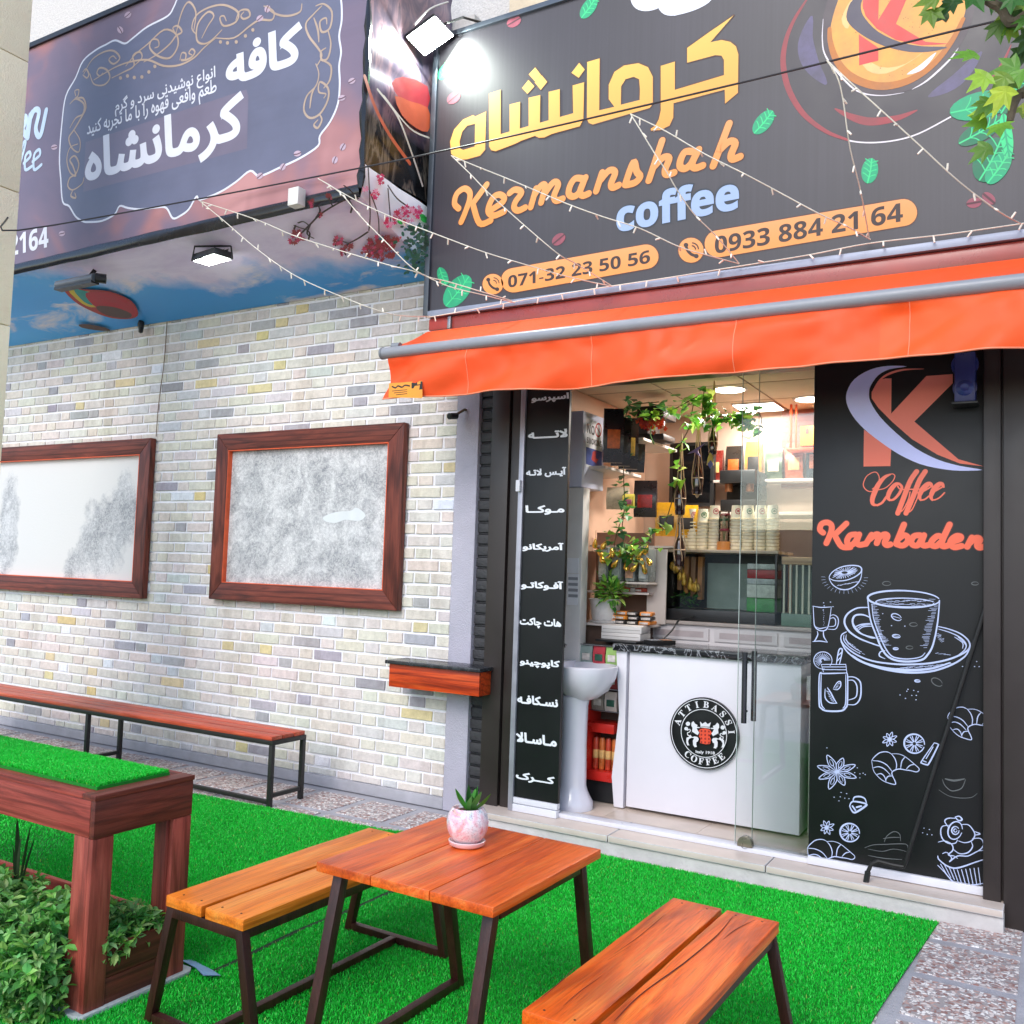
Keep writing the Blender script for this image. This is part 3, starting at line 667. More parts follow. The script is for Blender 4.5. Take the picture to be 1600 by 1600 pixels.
# end banner (faces right): dark cup print above, white blossom print below
eb = MB(); zj = ZF+.135
V, F = rippled(YL, 5.205, zj, ZT, XE+.004, 24, 50, .045, 11, 'x'); eb.add(V, F)
m, t, b = nodes('end_print'); co = coords(t, (1, 1.4, .5))
n1 = nd(t, 'ShaderNodeTexNoise', i_Scale=3.2, i_Detail=5, i_Distortion=2.5); t.links.new(co, n1.inputs['Vector'])
sx = nd(t, 'ShaderNodeSeparateXYZ'); t.links.new(coords(t), sx.inputs[0])
c_lo = ramp(t, n1.outputs['Fac'], [(.3, lin('121416')), (.5, lin('1c1d20')), (.58, lin('6a6058')), (.63, lin('1c1d20'))]); c_hi = ramp(t, n1.outputs['Fac'], [(.3, lin('55516a')), (.5, lin('7d6f82')), (.62, lin('a78a94')), (.7, lin('5d5a6c'))])
mx = nd(t, 'ShaderNodeMix', data_type='RGBA'); t.links.new(ramp(t, sx.outputs[2], [(.62, (0, 0, 0)), (.72, (1, 1, 1))]), mx.inputs[0]); t.links.new(c_lo, mx.inputs[6]); t.links.new(c_hi, mx.inputs[7])
t.links.new(mx.outputs[2], b.inputs['Base Color']); b.inputs['Roughness'].default_value = .25; b.inputs['Specular IOR Level'].default_value = .5
eb.build('end_banner', m, CAN, sm=True)
PE = PX(XE+.052); q = MB()
shape(q, '612,130 630,120 668,135 668,170 640,165 625,155', PE, 0, 0, sm=2); shape(q, '617,150 640,158 668,168 672,190 668,206 650,200 628,180', PE, .001, 1, sm=2)
stroke(q, '570,120 585,165 608,210 640,255', .03, PE, .002, 1); stroke(q, '590,140 620,180 640,230 660,290', .018, PE, .002, 2); stroke(q, '600,150 640,200 672,216', .012, PE, .002, 2)
q.build('cup_print', [M('print_red', 'a02f38', .4), M('print_orange', 'b35236', .4), M('print_grey', 'b9b3ac', .4)], CAN)
wb = MB(); ys = np.linspace(YL, 5.205, 13); V = []
for y in ys:
    zb = ZF-.07-(y-YL)/(5.205-YL)*(ZF-.07-ZB); V += [(XE+.012+.012*noise.noise((y*5, 0, 0)), y, zj-.04*(y-YL)), (XE+.02+.02*noise.noise((y*6, 3, 0)), y, (zj+zb)/2), (XE-.002, y, zb-.002)]
wb.add(V, [(i*3+k, i*3+k+1, i*3+k+4, i*3+k+3) for i in range(12) for k in range(2)])
wb.build('end_banner', M('blossom_white', 'eff1fa', .5, var=.06), CAN, sm=True)
# blossoms, twigs and leaves printed across the corner (end face above the fold, soffit below it)
PB = PX(XE+.045)
tw = MB()
for s_, p_ in (('575,262 577,300 578,340 576,360', PB), ('578,300 590,335 592,365', PB), ('606,290 620,310 640,325', PB), ('606,295 608,320 610,345', PB), ('560,310 540,312 520,322 500,335 485,350 470,365', PS), ('555,305 545,295 538,290', PS), ('470,365 460,360 462,352', PS), ('485,350 480,365 490,372', PS), ('575,362 560,372 545,380', PS), ('483,352 474,346 466,348', PS), ('478,358 470,356 460,352', PS), ('494,340 500,330 498,322', PS), ('520,322 515,312 516,306', PS), ('545,380 538,390 540,398', PS), ('545,380 530,376 524,384', PS), ('545,312 550,322 548,332', PS), ('478,358 484,364 482,374', PS)): stroke(tw, s_, .012, p_, .004)
tw.build('twig_print', M('twig_dark', '352a2c', .6), CAN)
rr = random.Random(5)
BLM = [M('blossom_pink', 'd23a6e', .5), M('blossom_pale', 'e29ab4', .5), M('blossom_rose', 'c63456', .5), M('blossom_rust', '9c3d45', .6)]
def bloom(cx, cy, r, n, p_, mats):
    bl2 = MB()
    for k in range(n):
        a = rr.random()*6.28; d = r*math.sqrt(rr.random()); x_, y_ = cx+d*math.cos(a), cy+d*math.sin(a); s_ = rr.uniform(2.4, 5.2)
        shape(bl2, ' '.join('%.2f,%.2f' % (x_+s_*(1 if j % 2 else .45)*math.cos(j*.63+a), y_+s_*(1 if j % 2 else .45)*math.sin(j*.63+a)) for j in range(10)), p_, .004+k*.0004, rr.choice(mats))
    bl2.build('blossom_print', BLM, CAN)
for a_ in ((595, 280, 7, 10), (587, 305, 7, 10), (570, 294, 4, 5), (640, 335, 16, 26), (625, 335, 12, 16), (610, 348, 9, 14), (650, 330, 10, 12)): bloom(*a_, PB, (0, 0, 1, 2))
for a_ in ((487, 317, 6, 8), (514, 306, 5, 7), (500, 337, 4, 5), (462, 365, 9, 12), (460, 378, 8, 8), (470, 372, 6, 6), (528, 378, 8, 12), (535, 392, 7, 10), (545, 385, 6, 8)): bloom(*a_, PS, (0, 3, 3))
for a_ in ((590, 385, 18, 60), (605, 380, 14, 36), (600, 392, 16, 40), (575, 392, 10, 14), (625, 378, 8, 8)): bloom(*a_, PS, (3, 3, 0))
lf = MB()
for k in range(170):
    x_ = 668-abs(rr.gauss(0, 20)); y_ = rr.uniform(350, 425); s_ = rr.uniform(2.5, 5); a = rr.random()*6.28
    shape(lf, ell(x_, y_, s_, s_*.6, math.degrees(a), 8), PS, .004+k*.0002, rr.choice((0, 0, 1, 2)))
lf.build('leaf_print', [M('leaf_teal', '1f6f58', .5), M('leaf_dark', '174f48', .5), M('leaf_blue', '2d7a8a', .5)], CAN)
for x_, y_, s_ in ((663, 343, 7), (625, 347, 5), (660, 338, 5)): lf = MB(); shape(lf, ell(x_, y_, s_, s_*.7, 30, 8), PB, .006, 0); lf.build('leaf_print', M('leaf_bright', '2fae4a', .5), CAN)
MB().box(-9.6, XE-.02, YL+.05, 5.2, ZF+.1, 5.7).build('frame', M('black_trim', '1c1c1f', .4), CAN)

# ============================================================ big shop sign above the door
YS = 4.95
P0, P1 = Yp(672, 498, YS), Yp(1598, 358, YS)
SX0, SZ0, SX1, SZ1 = -3.62, 3.285, 1.1, 5.215
SGN = thing('shop_sign', 'large dark sign over the awning with gold Persian lettering and a coffee cup print', 'shop sign', ((SX0+SX1)/2, YS, SZ0))
sp_ = MB(); V, F = rippled(SX0+.02, SX1, SZ0+.02, SZ1-.03, YS, 60, 24, 0, 21); sp_.add(V, F)
m, t, b = nodes('sign_vinyl'); co = coords(t, (60, 1, .5))
n1 = nd(t, 'ShaderNodeTexNoise', i_Scale=1, i_Detail=3); t.links.new(co, n1.inputs['Vector'])
n3 = nd(t, 'ShaderNodeTexNoise', i_Scale=1.2, i_Detail=2); t.links.new(coords(t), n3.inputs['Vector'])
mx = nd(t, 'ShaderNodeMix', data_type='RGBA', blend_type='MULTIPLY'); mx.inputs[0].default_value = 1
t.links.new(ramp(t, n3.outputs['Fac'], [(.3, lin('262329')), (.7, lin('2f2b35'))]), mx.inputs[6]); t.links.new(ramp(t, n1.outputs['Fac'], [(.3, (.82, .82, .82)), (.7, (1.1, 1.1, 1.1))]), mx.inputs[7])
t.links.new(mx.outputs[2], b.inputs['Base Color']); b.inputs['Roughness'].default_value = .42; b.inputs['Specular IOR Level'].default_value = .6
sp_.build('sign_face', m, SGN, sm=True)
MB().box(SX0+.01, SX1, YS+.004, YS+.2, SZ0, SZ1).build('sign_box', M('black_trim', '1c1c1f', .4), SGN)
alu = M('dark_aluminium', '4f5660', .35, metal=.6, var=.06)
fr = MB(); fr.box(SX0-.012, SX0+.028, YS-.02, YS+.21, SZ0-.005, SZ1).box(SX0+.0285, SX1, YS-.02, YS+.21, SZ1-.035, SZ1)
fr.build('sign_frame', alu, SGN, bevel=.004)
MB().box(SX0+.03, SX1, YS-.024, YS+.05, SZ0-.022, SZ0+.02).build('bottom_rail', M('blue_grey_aluminium', '8a93a5', .4, metal=.3), SGN, bevel=.003)
P5 = PY(YS-.0008)
def gradm(name, lo, hi, z0, z1):     # two-tone print running up the letters
    m, t, b = nodes(name); sx = nd(t, 'ShaderNodeSeparateXYZ'); t.links.new(coords(t), sx.inputs[0])
    mr = nd(t, 'ShaderNodeMapRange'); mr.inputs[1].default_value = z0; mr.inputs[2].default_value = z1; t.links.new(sx.outputs[2], mr.inputs[0])
    t.links.new(ramp(t, mr.outputs[0], [(0, lin(lo)), (1, lin(hi))]), b.inputs['Base Color']); b.inputs['Roughness'].default_value = .5; b.inputs['Specular IOR Level'].default_value = .3; return m
gold = gradm('print_gold', 'dc9048', 'e6bc62', .75, 1.5); gold2 = gradm('print_gold_orange', 'dd8c44', 'e0a472', .5, 1.1); pill = gradm('print_pill', 'e0944a', 'e2a474', .05, .4)
outl = M('print_outline', '4a2c22', .5)
TA = (680, 40, 3.2); TB = (800, 0, 4)
KR = '1385,97 1240,196 1095,300 1095,392 1270,345 1310,348 1325,375 1325,470 1018,562 1018,385 930,412 930,690 918,745 897,785 867,805 870,817 930,812 985,785 1008,735 1010,645 1330,560 1332,648 1412,580 1415,340 1400,290 1365,262 1310,250 1240,264 1385,97'
MA = ['470,388 548,365 545,690 640,668 605,620 605,530 640,450 700,410 790,395 850,420 880,480 880,650 860,675 505,778 480,768 468,740', '680,655 682,540 710,495 760,480 795,495 800,560 798,625']
NS = ['380,535 452,515 447,745 385,760', '230,575 300,558 300,780 230,795', '105,612 178,595 175,815 105,830', '-14,654 52,637 50,850 -14,862', '-142,585 -70,562 -70,880 -142,905', '-142,860 447,690 447,745 425,790 250,838 205,860 170,862 145,850 60,880 20,900 -100,946 -128,940 -142,915']
HE = ['255,430 200,455 190,448 140,470 95,520 75,580 80,640 115,672 160,668 225,650 250,620', '200,490 160,500 135,530 122,580 125,615 140,622 198,605']
DT = ['145,422 182,470 147,512 105,465', '103,500 140,540 97,587 63,550', '185,470 220,512 180,562 142,515', '420,393 455,435 417,487 372,455']
for mt, off, gr in ((outl, .001, 1), (gold, .0025, 0)):
    q = MB()
    for sh, T_ in ((KR, TB), (MA, TB), (HE, TA), *((d, TB) for d in DT)): shape(q, sh, P5, off, T=T_)
    C = [[(p[0], p[1]) for p in pts(s_, TB)] for s_ in NS]
    o = P5.at(*C[0][0]); D = []
    for P in C:
        d = [((P5.at(*p)-o).x, (P5.at(*p)-o).z) for p in P]; D.append(d if parea(d) > 0 else d[::-1])
    V, F = fill(D); q.add([o+Vector((x_, -off, z_)) for x_, z_ in V], F.tolist())
    if gr:   # thin dark edging round the letters
        for sh, T_ in ((KR, TB), (MA[0], TB), (MA[1], TB), (HE[0], TA), (HE[1], TA), *((d, TB) for d in DT), ('-142,860 -142,585 -70,562 -70,835', TB), ('447,690 452,515 380,535 380,690', TB), ('447,745 425,790 250,838 205,860 170,862 145,850 60,880 20,900 -100,946 -128,940 -142,915', TB)): stroke(q, sh, .014, P5, .0012, T=T_, n=1)
    q.build('lettering', mt, SGN)
KER = ['118,915 97,890 108,842 145,815 172,832 172,870 150,935 130,982', '258,795 192,885', '188,890 222,988 278,975', '275,925 335,885 345,860 320,845 290,860 268,905 268,935 295,950 345,930', '372,838 400,820 432,835 402,880 395,910 415,925 450,910', '478,908 505,815', '495,850 530,800 550,805 530,885', '545,845 590,785 615,795 595,850 605,875 638,866', '735,765 700,765 675,800 668,840 690,855 720,835 745,775', '752,760 725,825 737,850 768,840', '805,828 835,735', '825,775 870,725 900,735 880,790 888,810 918,798', '950,795 975,720 995,682 1008,730 1025,755 1000,785 955,797', '1068,775 1135,575', '1095,705 1140,660 1170,665 1150,720 1157,745 1195,735', '1290,630 1250,632 1228,670 1225,705 1250,715 1280,690 1305,640', '1318,620 1285,690 1300,712 1338,700', '1390,702 1470,490', '1420,625 1470,580 1500,590 1480,645 1487,668 1525,655']
for mt, off, w_ in ((outl, .001, .053), (gold2, .003, .042)):
    q = MB()
    for s_ in KER: stroke(q, s_, w_, P5, off, T=TA)
    q.build('lettering', mt, SGN)
blue = M('print_pale_blue', '92aacf', .5, var=.05)
word(SANSB('coffee'), (962, 366), (1156, 328), (962, 310), P5, M('print_navy', '1c2733', .5), SGN, .001, .058)
word(SANSB('coffee'), (963, 364), (1155, 327), (963, 312), P5, blue, SGN, .0025, .024)
# phone pills
def pillp(x0, y0, x1, y1, r):   # capsule between two pixel points
    a = math.degrees(math.atan2(y1-y0, x1-x0))
    return ' '.join('%.2f,%.2f' % (x0+r*math.cos(RD(a+90+k*15)), y0+r*math.sin(RD(a+90+k*15))) for k in range(13))+' '+' '.join('%.2f,%.2f' % (x1+r*math.cos(RD(a-90+k*15)), y1+r*math.sin(RD(a-90+k*15))) for k in range(13))
for (x0, y0, x1, y1, r) in ((802, 438, 1010, 401, 19), (770, 444, 770.5, 444, 16), (1122, 381, 1412, 332, 21), (1079.5, 391, 1080, 391, 19.5)):
    q = MB(); shape(q, pillp(x0, y0, x1, y1, r+1.5), P5, .001); q.build('number_plate', outl, SGN)
    q = MB(); shape(q, pillp(x0, y0, x1, y1, r), P5, .0025); q.build('number_plate', pill, SGN)
dk = M('print_brown', '2e1d1c', .5)
word(SANSB('071-32 23 50 56'), (794, 450), (1016, 411), (794, 431), P5, dk, SGN, .004, .005)
word(SANSB('0933 884 21 64'), (1117, 397), (1411, 346), (1117, 370), P5, dk, SGN, .004, .005)
q = MB()
for cx, cy, k in ((770, 444, 1.), (1080, 391, 1.15)):
    stroke(q, ' '.join('%f,%f' % (cx+k*x_, cy+k*y_) for x_, y_ in ((-7, -8), (-5, 0), (1, 6), (8, 8))), .014*k, P5, .004)
    for x_, y_ in ((-7, -7), (7, 8)): shape(q, ell(cx+k*x_, cy+k*y_, 3.2*k, 3*k), P5, .0045)
    for r_ in (5, 9): stroke(q, ' '.join('%f,%f' % (cx+k*(1+r_*math.cos(RD(a))), cy+k*(-1+r_*math.sin(RD(a)))) for a in (-85, -60, -30, -5)), .006*k, P5, .004)
q.build('phone_symbol', dk, SGN)
# coffee cup seen from above, with the K emblem on its foam
TE = (1200, 0, 4)
q = MB(); shape(q, '95,400 110,260 160,130 240,0 330,-160 520,-330 780,-420 1080,-420 1330,-300 1500,-110 1560,100 1510,300 1430,450 1300,600 1140,730 950,830 800,875 640,890 500,875 360,820 220,710 130,560', P5, .0008, T=TE, sm=2); q.build('saucer_print', M('print_charcoal', '2f2b31', .4, var=.25, scale=4), SGN)
rbm = M('print_red_brown', '8c3a3f', .5, var=.3, scale=4); q = MB(); stroke(q, '240,0 160,130 110,260 95,400 130,560 220,710 360,820 500,875', .028, P5, .0015, T=TE, taper=(.4, 1.1)); q.build('saucer_rim', rbm, SGN); q = MB(); stroke(q, '1520,280 1470,390 1430,450 1360,540', .016, P5, .0015, T=TE, taper=(.2, 1.1)); q.build('saucer_rim', rbm, SGN); q = MB()
stroke(q, '420,680 520,730 640,760 800,740 930,690', .035, P5, .0014, T=TE, taper=(.2, 1.2)); q.build('cup_print', M('print_red_brown', '8c3a3f', .5, var=.3, scale=4), SGN)
q = MB(); stroke(q, '360,820 500,877 640,892 800,877 950,832 1140,732', .008, P5, .0022, T=TE); stroke(q, '345,120 340,250 360,350 450,470 560,570 700,598 850,580', .007, P5, .004, T=TE, taper=(.3, 1.2)); stroke(q, '900,560 1000,500 1130,380 1190,300', .009, P5, .004, T=TE, taper=(.2, 1.2)); stroke(q, '870,465 960,420 1050,330', .03, P5, .006, T=TE, taper=(.1, 1)); q.build('cup_print', M('print_highlight', 'd9d3d9', .5), SGN)
q = MB(); shape(q, '335,250 345,100 400,-60 500,-220 700,-330 980,-330 1180,-200 1290,-20 1270,140 1190,300 1060,450 900,560 700,600 560,570 420,450 355,350', P5, .003, T=TE, sm=2); q.build('cup_print', M('print_mug', '3b3038', .4, var=.2, scale=5), SGN)
foam = M('print_foam', 'd99a4a', .5, var=.22, scale=7)
q = MB(); shape(q, '390,250 395,150 440,0 520,-150 700,-250 950,-260 1130,-150 1230,0 1220,120 1150,260 1040,400 900,500 750,543 620,530 500,470 420,370', P5, .005, T=TE, sm=3)
q.build('foam_print', foam, SGN)
q = MB(); stroke(q, '385,180 390,260 425,370 500,465 620,525 750,538 900,495 1040,395 1150,255 1220,120', .04, P5, .0054, T=TE, taper=(.5, 1)); q.build('foam_print', M('print_crema_edge', 'b06c2e', .5, var=.2), SGN)
q = MB(); shape(q, '560,330 700,420 860,400 1000,300 900,380 740,460 620,440', P5, .0058, T=TE, sm=3); shape(q, '460,120 520,0 600,-60 540,60 500,180', P5, .0058, T=TE, sm=3); q.build('foam_print', M('print_crema_light', 'e6b878', .5, var=.15), SGN)
q = MB(); stroke(q, '270,110 235,260 270,400 360,520', .09, P5, .0011, T=TE, taper=(.2, 1)); stroke(q, '1010,600 1180,500 1330,330', .07, P5, .0011, T=TE, taper=(.2, 1)); q.build('cup_print', M('print_mug_sheen', '5a5470', .5, var=.4, scale=9), SGN)
q = MB(); rr = random.Random(9)
for k in range(70): a, d = rr.random()*6.28, math.sqrt(rr.random())*.95; shape(q, ell(800+d*390*math.cos(a)*.95, 160+d*330*math.sin(a), rr.uniform(2, 4.5), rr.uniform(2, 4), 0, 6), P5, .0056+k*.00001, T=TE)
q.build('foam_print', M('print_bubble', '9a6630', .5), SGN)
q = MB(); shape(q, '598,-60 695,-90 690,125 810,-70 890,-60 800,150 985,262 1140,275 960,285 800,250 680,180 610,100 592,40', P5, .0066, T=TE); shape(q, '568,215 690,300 690,380 570,410', P5, .0066, T=TE); q.build('emblem', M('print_coral', 'c9453f', .5), SGN)
q = MB(); shape(q, '530,0 498,60 495,130 560,200 680,270 800,310 920,328 1040,320 1120,295 960,290 820,262 690,200 610,120 582,60 590,0 640,-60 600,-50', P5, .0072, T=TE, sm=3); q.build('emblem', M('print_slate', '4c4855', .5), SGN)
# mint leaves and beans
mint = M('print_mint', '159a6b', .5, var=.18, scale=12); mintd = M('print_mint_dark', '0c6b4a', .5, var=.2, scale=12); mintl = M('print_mint_light', '32c97f', .5)
def pleaf(cx, cy, rx, ry, rot, mat_=mint, T=None, off=.003):
    q = MB(); shape(q, ell(cx, cy, rx, ry, rot, 20), P5, off, 0, T)
    c, s_ = math.cos(RD(rot)), math.sin(RD(rot)); P = lambda a, b_: '%f,%f' % (cx+a*rx*c-b_*ry*s_, cy+a*rx*s_+b_*ry*c)
    stroke(q, ' '.join((P(-.95, 0), P(0, .08), P(.95, 0))), .008, P5, off+.001, 1, T)
    for k in (-.5, -.1, .3, .6):
        for sg in (-1, 1): stroke(q, ' '.join((P(k, .03), P(k+.18, sg*.4), P(k+.26, sg*.75))), .005, P5, off+.001, 1, T)
    return q.build('leaf_print', [mat_, mintl if mat_ != mintl else mint], SGN)
pleaf(715, 455, 30, 17, -52); pleaf(692, 432, 15, 8, 70); pleaf(1193, 191, 23, 12, -50); pleaf(1359, 267, 20, 13, -80); pleaf(920, 12, 20, 10, -55); pleaf(694, 112, 14, 8, -60)
pleaf(1330, 660, 200, 85, -14, mint, TE, .0078); pleaf(1330, 820, 160, 60, -30, mintd, TE, .0074); pleaf(1390, 1000, 150, 100, -62, mintd, TE, .0086); pleaf(1440, 1050, 120, 60, -55, mint, TE, .0096); pleaf(1490, 850, 140, 40, 82, mintl, TE, .0106); pleaf(1520, 600, 130, 60, -60, mintd, TE, .0080)
for cx, cy, r_ in ((709, 153, -40), (803, 34, -30), (873, 374, -40), (1522, 317, -10), (1545, 310, 40)):
    q = MB(); shape(q, ell(cx, cy, 12, 8, r_), P5, .003); dx, dy = 11*math.cos(RD(r_)), 11*math.sin(RD(r_)); stroke(q, '%f,%f %f,%f' % (cx-dx, cy-dy, cx+dx, cy+dy), .01, P5, .004, 1); q.build('bean_print', [M('print_bean', '8a4453', .5, var=.25, scale=15), M('print_bean_dark', '4b2730', .5)], SGN)
q = MB(); txt(q, fa('کافه'), (985, 41), (1262, -24), (985, -100), P5, .003, .035); q.build('lettering', M('vinyl_white', 'd9dce8', .5), SGN)
# ============================================================ awning
AX0, AX1 = -3.62, 1.1
AWN = thing('awning', 'orange retractable awning with drooping fabric valance above the shop door', 'awning', (-1.2, 5.0, 3.1))
orange = M('awning_orange', 'ee5320', .55, var=.06, scale=3, spec=.35, bump=.15, bscale=300)
MB().box(-3.42, AX1, 4.95, 5.1, 3.15, 3.262).build('cassette', M('red_brown_enamel', '8e3b33', .28, var=.15, scale=3, spec=.6), AWN, bevel=.02)
MB().box(-3.6, -3.43, 4.96, 5.08, 3.18, 3.262).build('end_bracket', M('red_enamel', 'a8362c', .4), AWN, bevel=.008)
br = MB(); br.box(-3.43, -3.405, 4.93, 5.0, 3.17, 3.25); br.build('end_bracket', M('grey_alloy', '8d8f93', .3, metal=.8), AWN, bevel=.004)
V = []; F = []; NX = 90
for i in range(NX+1):
    x = AX0+.03+(AX1-AX0-.03)*i/NX
    for k in range(6):
        u = k/5; V.append((x, 4.93-u*.37, 3.165-u*.185-.012*math.sin(math.pi*u)+.003*math.sin(x*23)*math.sin(math.pi*u)))
for i in range(NX):
    for k in range(5): a = i*6+k; F.append((a, a+1, a+7, a+6))
q = MB(); q.add(V, F); q.build('fabric', orange, AWN, sm=True)
q = MB(); q.tube([(AX0-.02, 4.55, 2.94), (AX1, 4.55, 2.94)], .036, 20); q.build('front_bar', M('grey_bar', '8b8e95', .38, metal=0, var=.03, spec=.5), AWN, sm=True)
q = MB(); q.tube([(AX0-.035, 4.55, 2.94), (AX0-.02, 4.55, 2.94)], .039, 20); q.tube([(AX0+.03, 4.57, 2.985), (AX0+.09, 4.57, 2.983)], .022, 10); q.build('end_cap', M('grey_plastic', '7d8187', .45), AWN, sm=True)
V = []; F = []; NX, NZ = 220, 16
for i in range(NX+1):
    u = i/NX; x = AX0+.015+(AX1-AX0-.015)*u
    for k in range(NZ+1):
        v = k/NZ; s = .062*math.sin(x*5.2+2.5*math.sin(x*1.7)+v*1.8)*math.sin(math.pi*min(1, v*.75+.1))*.6+.09*v*(noise.noise((x*2.1+v*.5, v*.6, 2))+.5*noise.noise((x*4.4+v*1.6, v*.9, 7)))+.010*noise.noise((x*9, v*3, 4))*(1-v*.4)+.006*(1-v)*math.sin(x*31+2*math.sin(x*7))
        V.append((x, 4.544-.02*v+s*min(1, v*5+.05), 2.912-v*(.282+.006*math.sin(x*2.3)+.006*noise.noise((x*2, 0, 9)))))
for i in range(NX):
    for k in range(NZ): a = i*(NZ+1)+k; F.append((a, a+1, a+NZ+2, a+NZ+1))
q = MB(); q.add(V, F); q.m = [1 if V[f[0]][0] > -.7 else 0 for f in F]; q.build('valance', [orange, M('awning_orange_new', 'f0581c', .5, var=.05, scale=3, spec=.35, bump=.15, bscale=300)], AWN, sm=True)
for i_ in (28, 66, 104, 142, 180):
    q = MB(); q.tube([Vector(V[i_*(NZ+1)+k])+Vector((0, -.0015, 0)) for k in range(NZ+1)], .0025, 5); q.build('seam', M('hem_orange', 'f08a66', .6), AWN, sm=True)
hm = [V[i*(NZ+1)+NZ] for i in range(NX+1)]; q = MB(); q.tube([Vector(p)+Vector((0, 0, .003)) for p in hm], .0045, 5); q.build('hem', M('hem_orange', 'f08a66', .6), AWN, sm=True)
for x in (-2.9, .4):
    q = MB(); q.beam((x, 4.95, 3.12), (x+.3, 4.74, 3.03), .05, .03); q.beam((x+.3, 4.74, 3.03), (x+.05, 4.57, 2.945), .05, .03); q.build('folding_arm', M('grey_bar', '9a9da3', .3), AWN, bevel=.004)
PV_ = PY(4.475); q = MB(); shape(q, '608,599 660,595 660,622 607,621', PV_, 0); q.build('maker_label', M('label_yellow', 'e8952a', .5, var=.1), AWN)
q = MB(); shape(q, '643,598 652,597 652,601 657,600 657,596 660,596 660,608 655,609 656,602 648,603 646,607 643,607', PV_, .001)
stroke(q, '613,604 618,606 622,603 628,605 633,602 640,603', .009, PV_, .001)
for y_ in (611, 614, 617): stroke(q, '%d,%f 636,%f' % (613+(y_-611), y_, y_-2), .004, PV_, .001, n=1)
q.build('maker_label', M('label_black', '1d1712', .5), AWN)

# ============================================================ lamps, boxes and cables on the front
def emis(name, col, s):
    if name in MC: return MC[name]
    m, t, b = nodes(name); b.inputs['Base Color'].default_value = (.8, .8, .8, 1); b.inputs['Emission Color'].default_value = (*lin(col), 1); b.inputs['Emission Strength'].default_value = s; MC[name] = m; return m
blk = M('black_plastic', '1b1c1e', .4, var=.1)
def flood(corners, y, nrm, label, s, arm, deep=.05):
    c0 = [Yp(*q, y) for q in corners]; c = sum(c0, Vector())/4
    n = Vector(nrm).normalized(); P = [Pl(c, n).at(*q) for q in corners]
    R = thing('floodlight', label, 'floodlight', c)
    q = MB(); q.poly([p*.93+c*.07+n*.004 for p in P]); q.build('lens', emis('flood_white%g' % s, 'f4fff6', s), R)
    q = MB(); q.prism([p for p in P], -n*deep); q.build('housing', blk, R, bevel=.006)
    q = MB()
    for a in range(6): q.prism([c+(P[0]-c)*(.75-.25*a)+(P[3]-c)*0-n*deep, c+(P[0]-c)*(.7-.25*a)-n*deep, c+(P[2]-c)*.1+(P[0]-c)*(.5-.2*a)-n*(deep+.02)], (P[1]-P[0])*.2)
    q.build('cooling_fin', blk, R)
    q = MB(); q.tube([Vector(p) for p in arm(c, P, n)], .008, 6); q.build('bracket', blk, R)
    return R
flood([(633, 58), (680, 23), (711, 55), (663, 89)], 4.79, (.66, -.4, -.64), 'square floodlight shining beside the top left corner of the dark shop sign', 170,
      lambda c, P, n: [P[1]*.5+P[2]*.5-n*.03, c+Vector((.22, .06, .1)), c+Vector((.28, .45, .22)), c+Vector((.3, .52, .2))])
flood([(300, 407), (334, 396), (363, 405), (326, 415)], Pl(sof(.5, 0)+sl_n*.1, sl_n).at(333, 405).y, (0, -.1, -1), 'flat floodlight shining under the sky print of the canopy', 26,
      lambda c, P, n: [P[0]*.5+P[1]*.5, P[0], P[0]+Vector((.02, .0, .1)), P[2]+Vector((-.02, .0, .1)), P[2]])
HL = thing('bar_lamp', 'black bar lamp hung under the canopy near the cream pillar', 'lamp', Pl(sof(.5, 0)+sl_n*.1, sl_n).at(120, 440))
yb_ = Pl(sof(.5, 0)+sl_n*.1, sl_n).at(120, 440).y; a, b_ = Yp(91, 446, yb_), Yp(149, 434, yb_)
q = MB(); q.tube([a, b_], .036, 12); q.build('housing', M('grey_lamp_shell', '6b7078', .4), HL, sm=True)
q = MB(); q.beam(a+Vector((0, .0, -.036)), b_+Vector((0, .0, -.036)), .07, .02); q.tube([b_, b_+Vector((.05, .06, 0))], .037, 10); q.build('reflector', blk, HL)
q = MB(); q.beam(a*.2+b_*.8, a*.2+b_*.8+Vector((0, .1, .16)), .03, .01, up=(1, 0, 0)); q.build('bracket', blk, HL)
q = MB(); q.box(Yp(457, 300, YL-.05).x, Yp(473, 300, YL-.05).x, YL-.09, YL-.02, Yp(465, 323, YL-.05).z, Yp(465, 296, YL-.05).z)
prop(q.build('junction_box', M('white_plastic', 'd8d8d2', .4), None, bevel=.006), 'small white junction box on the lower edge of the left banner', 'junction box')
c = Yp(220, 512, 5.15); SE = thing('motion_sensor', 'small dark motion sensor hanging where canopy meets brick wall', 'sensor', c)
q = MB(); q.lathe([(0, 0), (.025, 0), (.03, .03), (.022, .06), (0, .06)], c, 10); q.build('body', blk, SE, sm=True)
q = MB(); q.lathe([(0, -.05), (.02, -.04), (.025, 0)], c, 10); q.build('lens', M('dark_glass', '20262c', .1), SE, sm=True)
c = Yp(713, 650, 5.12); SE = thing('security_camera', 'tiny black bullet camera clamped at the top of the grey pilaster', 'camera', c)
q = MB(); q.tube([c+Vector((.0, -.0, 0)), c+Vector((-.01, -.07, -.012))], .022, 12); q.build('body', blk, SE, sm=True)
q = MB(); q.tube([c+Vector((-.01, -.0705, -.012)), c+Vector((-.0105, -.074, -.0125))], .014, 12); q.build('lens', M('dark_glass', '20262c', .1), SE, sm=True)
q = MB(); q.tube([c+Vector((0, 0, .01)), c+Vector((.03, .05, .05)), c+Vector((.03, .09, .05))], .009, 8); q.build('bracket', M('rusty_metal', '6b5a45', .6), SE)
